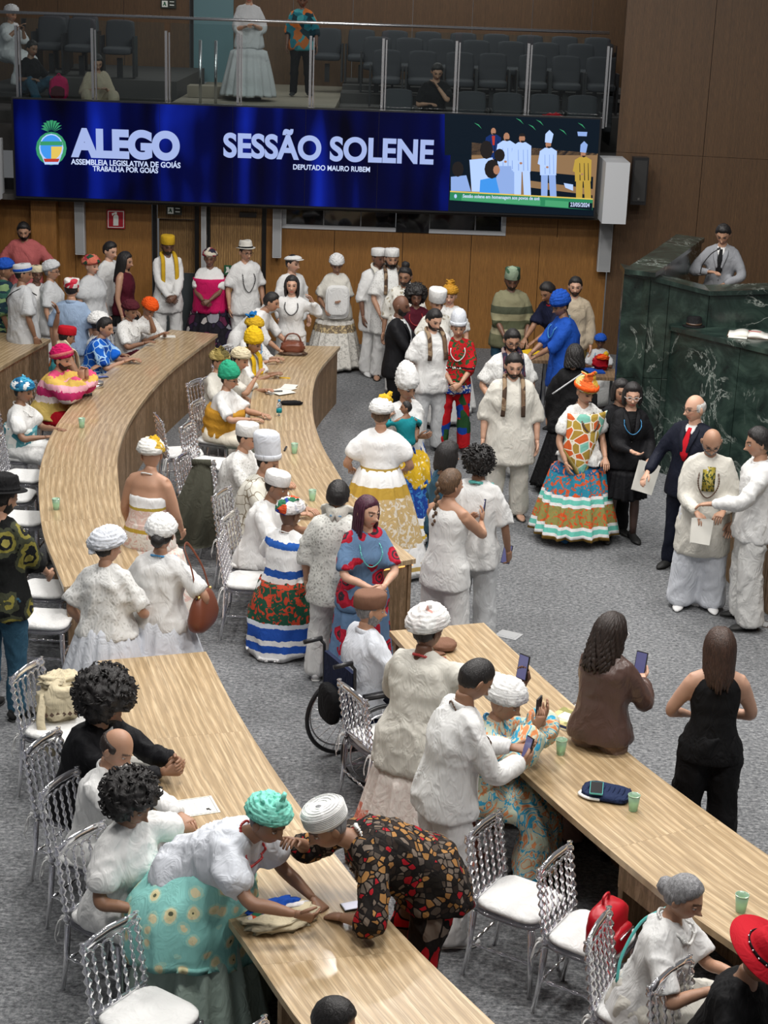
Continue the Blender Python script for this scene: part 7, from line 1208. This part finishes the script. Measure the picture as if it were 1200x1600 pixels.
# magazine, blue case with phone
e = onbox('magazine', 885, 1125, -.65, (.23, .30, .008), 'paper', 'glossy illustrated magazine on the right desk', 'magazine', part='pages'); MB().box((0, 0, .0095), (.225, .295, .002)).obj('cover', prnt('magazine_cover', [H_('b8ab78'), H_('8f8d5a'), H_('d8d2b0'), H_('c9bd8a')], 14), e, False); MB().box((-.01, .03, .0115), (.11, .10, .001)).obj('cover_photo', MATS['paper'], e, False); MB().box((.0, -.125, .0115), (.21, .035, .001)).obj('cover_band', MATS['navy_shirt'], e, False)
p = at(948, 1243, ZD); e = empty('quilted_pouch', (p[0], p[1], ZD), -.35, label='dark blue quilted pouch on the right desk', category='pouch'); cloth('navy_quilt', H_('1f2b4a'), .6); blob('pouch_body', e, (0, 0, .022), (.15, .10, .024), 'navy_quilt', .6, .06); m = MB()
for i in range(9): m.tube(spline([(-.12+.03*i, -.085, .028), (-.11+.03*i, 0, .050), (-.12+.03*i, .085, .028)], 3), .006, 6)
m.obj('quilted_rib', MATS['navy_quilt'], e); MB().tube(spline([(-.14, -.03, .02), (-.15, -.07, .015), (-.09, -.105, .015), (-.02, -.10, .015)], 4), .012, 8, flat=.008).obj('white_edge', MATS['bead_white'], e)
p = at(932, 1232, .815); e = empty('smartphone', (p[0], p[1], .813), -.15, label='phone lying on the dark blue quilted pouch', category='phone'); MB().box((0, 0, .004), (.078, .155, .009)).obj('phone_body', MATS['bead_teal'], e, False); MB().box((0, 0, .0092), (.071, .147, .001)).obj('screen', MATS['black_plastic'], e, False)
# floor outlets
for i, (x, y, l) in enumerate(((795, 993, 'small metal floor outlet plate beyond the right desk corner'), (910, 1108, 'small metal floor outlet plate by the magazine'), (1188, 975, 'small metal floor outlet plate near the right edge'))):
    p = at(x, y, 0.); e = empty('floor_outlet', (p[0], p[1], 0), -.5, label=l, category='outlet', group='floor outlets'); MB().box((0, 0, .004), (.20, .16, .008)).obj('plate', MATS['silver'] if i else plain('plate_grey', H_('b8babc'), .4, .4), e, False); MB().box((0, 0, .009), (.15, .11, .002)).obj('lid', MATS['plate_grey'], e, False)
# small tables by the tribune
def table(px, py, z, w_, d, lab, m='oak_panel', rz=0):
    p = at(px, py, z); e = empty('small_table', (p[0], p[1], 0), rz, label=lab, category='table'); MB().box((0, 0, z-.02), (w_, d, .04)).obj('tabletop', MATS[m], e, False)
    for sx in (-1, 1):
        for sy in (-1, 1): MB().box((sx*(w_/2-.03), sy*(d/2-.03), (z-.04)/2), (.035, .035, z-.04)).obj('leg', MATS['grey_paint'], e, False)
    return p
pt = table(925, 582, .70, .62, .50, 'small wooden table in front of the child in blue headwrap'); pt2 = table(822, 555, .82, .60, .55, 'small table with yellow papers between the olive shirt and blue tunic')
e = empty('folder', (pt[0]-.03, pt[1]+.05, .702), .1, label='bright blue folder on the small table', category='folder'); MB().box((0, 0, .008), (.36, .26, .016)).obj('cover', MATS['royal_blue'], e, False); MB().box((0.005, 0, .008), (.355, .25, .010)).obj('pages', MATS['paper'], e, False)
e = empty('yellow_papers', (pt2[0], pt2[1], .822), .2, label='pile of yellow papers on the table by the blue tunic', category='paper')
for i in range(4): MB().box((.03*i-.05, .02*(i % 2), .006+.008*i), (.34, .24, .007), A(Matrix.Rotation(.2*i, 3, 'Z'))).obj('sheet', MATS['yellow_cloth' if i % 2 else 'cream_cloth'], e, False)
e = empty('doll', (pt[0]+.12, pt[1]+.16, .70), 0, label='red and gold doll held by the child at the small table', category='doll'); blob('dress', e, (0, 0, .10), (.10, .07, .09), 'red_cloth', .8, .25); blob('head', e, (.06, 0, .20), (.035, .035, .04), 'gold_cloth', 1, .15); blob('sash', e, (.02, -.03, .17), (.08, .06, .03), 'orange_cloth', .9, .3); MB().tube([(0, 0, .18), (.10, -.02, .14)], [.02, .014], 8).obj('arm', MATS['gold_cloth'], e)
# things on the tribune shelf
ZS = 1.721
p = at(936, 506, ZS)*0+at(1086, 512, ZS); 
p = at(1085, 511, ZS); e = empty('black_hat', (p[0], p[1]+.05, ZS), 0, label='black cylindrical hat on the marble shelf', category='hat'); MB().tube([(0, 0, 0), (0, 0, .012), (0, 0, .016), (0, 0, .10), (0, 0, .115)], [.125, .125, .085, .082, .060], 28).obj('hat_body', MATS['black_cloth'], e); MB().tube([(0, 0, .018), (0, 0, .04)], .088, 28).obj('hat_band', MATS['bead_brown'], e)
p = at(1170, 524, ZS); e = empty('open_book', (p[0], p[1], ZS), -.25, label='thick open book on the marble shelf', category='book'); t_ = np.linspace(0, 1, 9)
for q in (-1, 1):
    top_ = np.stack([q*.22*t_, np.zeros(9), .012+.035*np.sin(np.clip(t_*1.25+.05, 0, 1)*math.pi)**.6*(1-.5*t_)], 1); V = []
    for pt_ in top_: V += [(pt_[0], -.15, pt_[2]), (pt_[0], .15, pt_[2]), (pt_[0], .15, .004), (pt_[0], -.15, .004)]
    Fc = [(4*i+a, 4*i+(a+1) % 4, 4*i+4+(a+1) % 4, 4*i+4+a) for i in range(8) for a in range(4)]+[(3, 2, 1, 0), (32, 33, 34, 35)]
    MB().add(V, Fc if q < 0 else [f[::-1] for f in Fc]).obj('page_block', MATS['paper'], e)
MB().box((0, 0, .002), (.46, .32, .004)).obj('cover', MATS['bead_brown'], e, False); MB().box((.06, .02, .046), (.14, .012, .004)).obj('ribbon', MATS['tie_red'], e, False); MB().box((-.11, -.17, .004), (.20, .12, .003)).obj('loose_sheet', MATS['paper'], e, False)
p = at(1166, 508, ZS); e = empty('glass_bottle', (p[0], p[1]+.12, ZS), 0, label='small clear glass flask behind the open book', category='bottle'); MB().tube([(0, 0, 0), (0, 0, .05), (0, 0, .07), (0, 0, .10), (0, 0, .11)], [.035, .038, .018, .014, .018], 16).obj('flask', MATS['clear_plastic'], e); MB().tube([(0, 0, .108), (0, 0, .13)], [.012, .008], 10).obj('stopper', MATS['silver'], e)
p = at(1083, 435, 2.2); e = empty('microphone', (p[0]+.12, p[1]+.25, 2.2), 0, label='thin gooseneck microphone before the grey suit', category='microphone'); MB().tube(spline([(0, 0, 0), (.02, 0, .12), (.10, 0, .24), (.17, -.02, .30)], 5), .006, 6).obj('gooseneck', MATS['black_metal'], e); MB().tube([(.17, -.02, .30), (.20, -.02, .325)], [.012, .014], 8).obj('capsule', MATS['black_plastic'], e); MB().tube([(0, 0, 0), (0, 0, .012)], .04, 14).obj('base', MATS['black_plastic'], e)
# floor of the tribune, platform
quad_box('tribune_platform', 3.5, 6.5, 19.4, 23.0, 0, 1.1, 'oak_panel', None, **S_)
# gallery oddments
p = atY(92, 128, 25.2); e = empty('pink_backpack', (p[0], 25.2, 3.43), 0, label='pink backpack on the gallery floor', category='bag'); blob('bag_body', e, (0, 0, .17), (.14, .10, .17), 'magenta', .7, .1); blob('front_pocket', e, (0, -.09, .12), (.10, .03, .09), 'dark_red_wrap', .7, .1); MB().tube(spline([(-.04, 0, .33), (0, 0, .38), (.04, 0, .33)], 4), .008, 6).obj('handle', MATS['magenta'], e)
p = atY(866, 182, 25.6); e = empty('red_jacket', (p[0], 25.75, p[2]-.10), 0, label='red garment over a front row gallery seat', category='jacket'); blob('garment', e, (0, 0, .03), (.20, .12, .09), 'red_cloth', .8, .4, 12); MB().tube(spline([(-.3, .02, -.02), (-.18, -.03, .03), (-.05, -.04, .08)], 4), .03, 8).obj('sleeve', MATS['red_cloth'], e)
bpy.context.view_layer.update()
p = at(694, 1014, ZD); e = empty('soft_hat', (p[0], p[1], ZD), 0, label='dark brown cap lying on the desk behind the large white headwrap', category='hat'); blob('crown', e, (0, 0, .035), (.09, .09, .04), 'brown_cap', .9, .08); MB().tube([(-.06, -.07, .012), (-.02, -.13, .010)], .04, 8, flat=.006).obj('visor', MATS['brown_cap'], e)
bpy.context.view_layer.update()
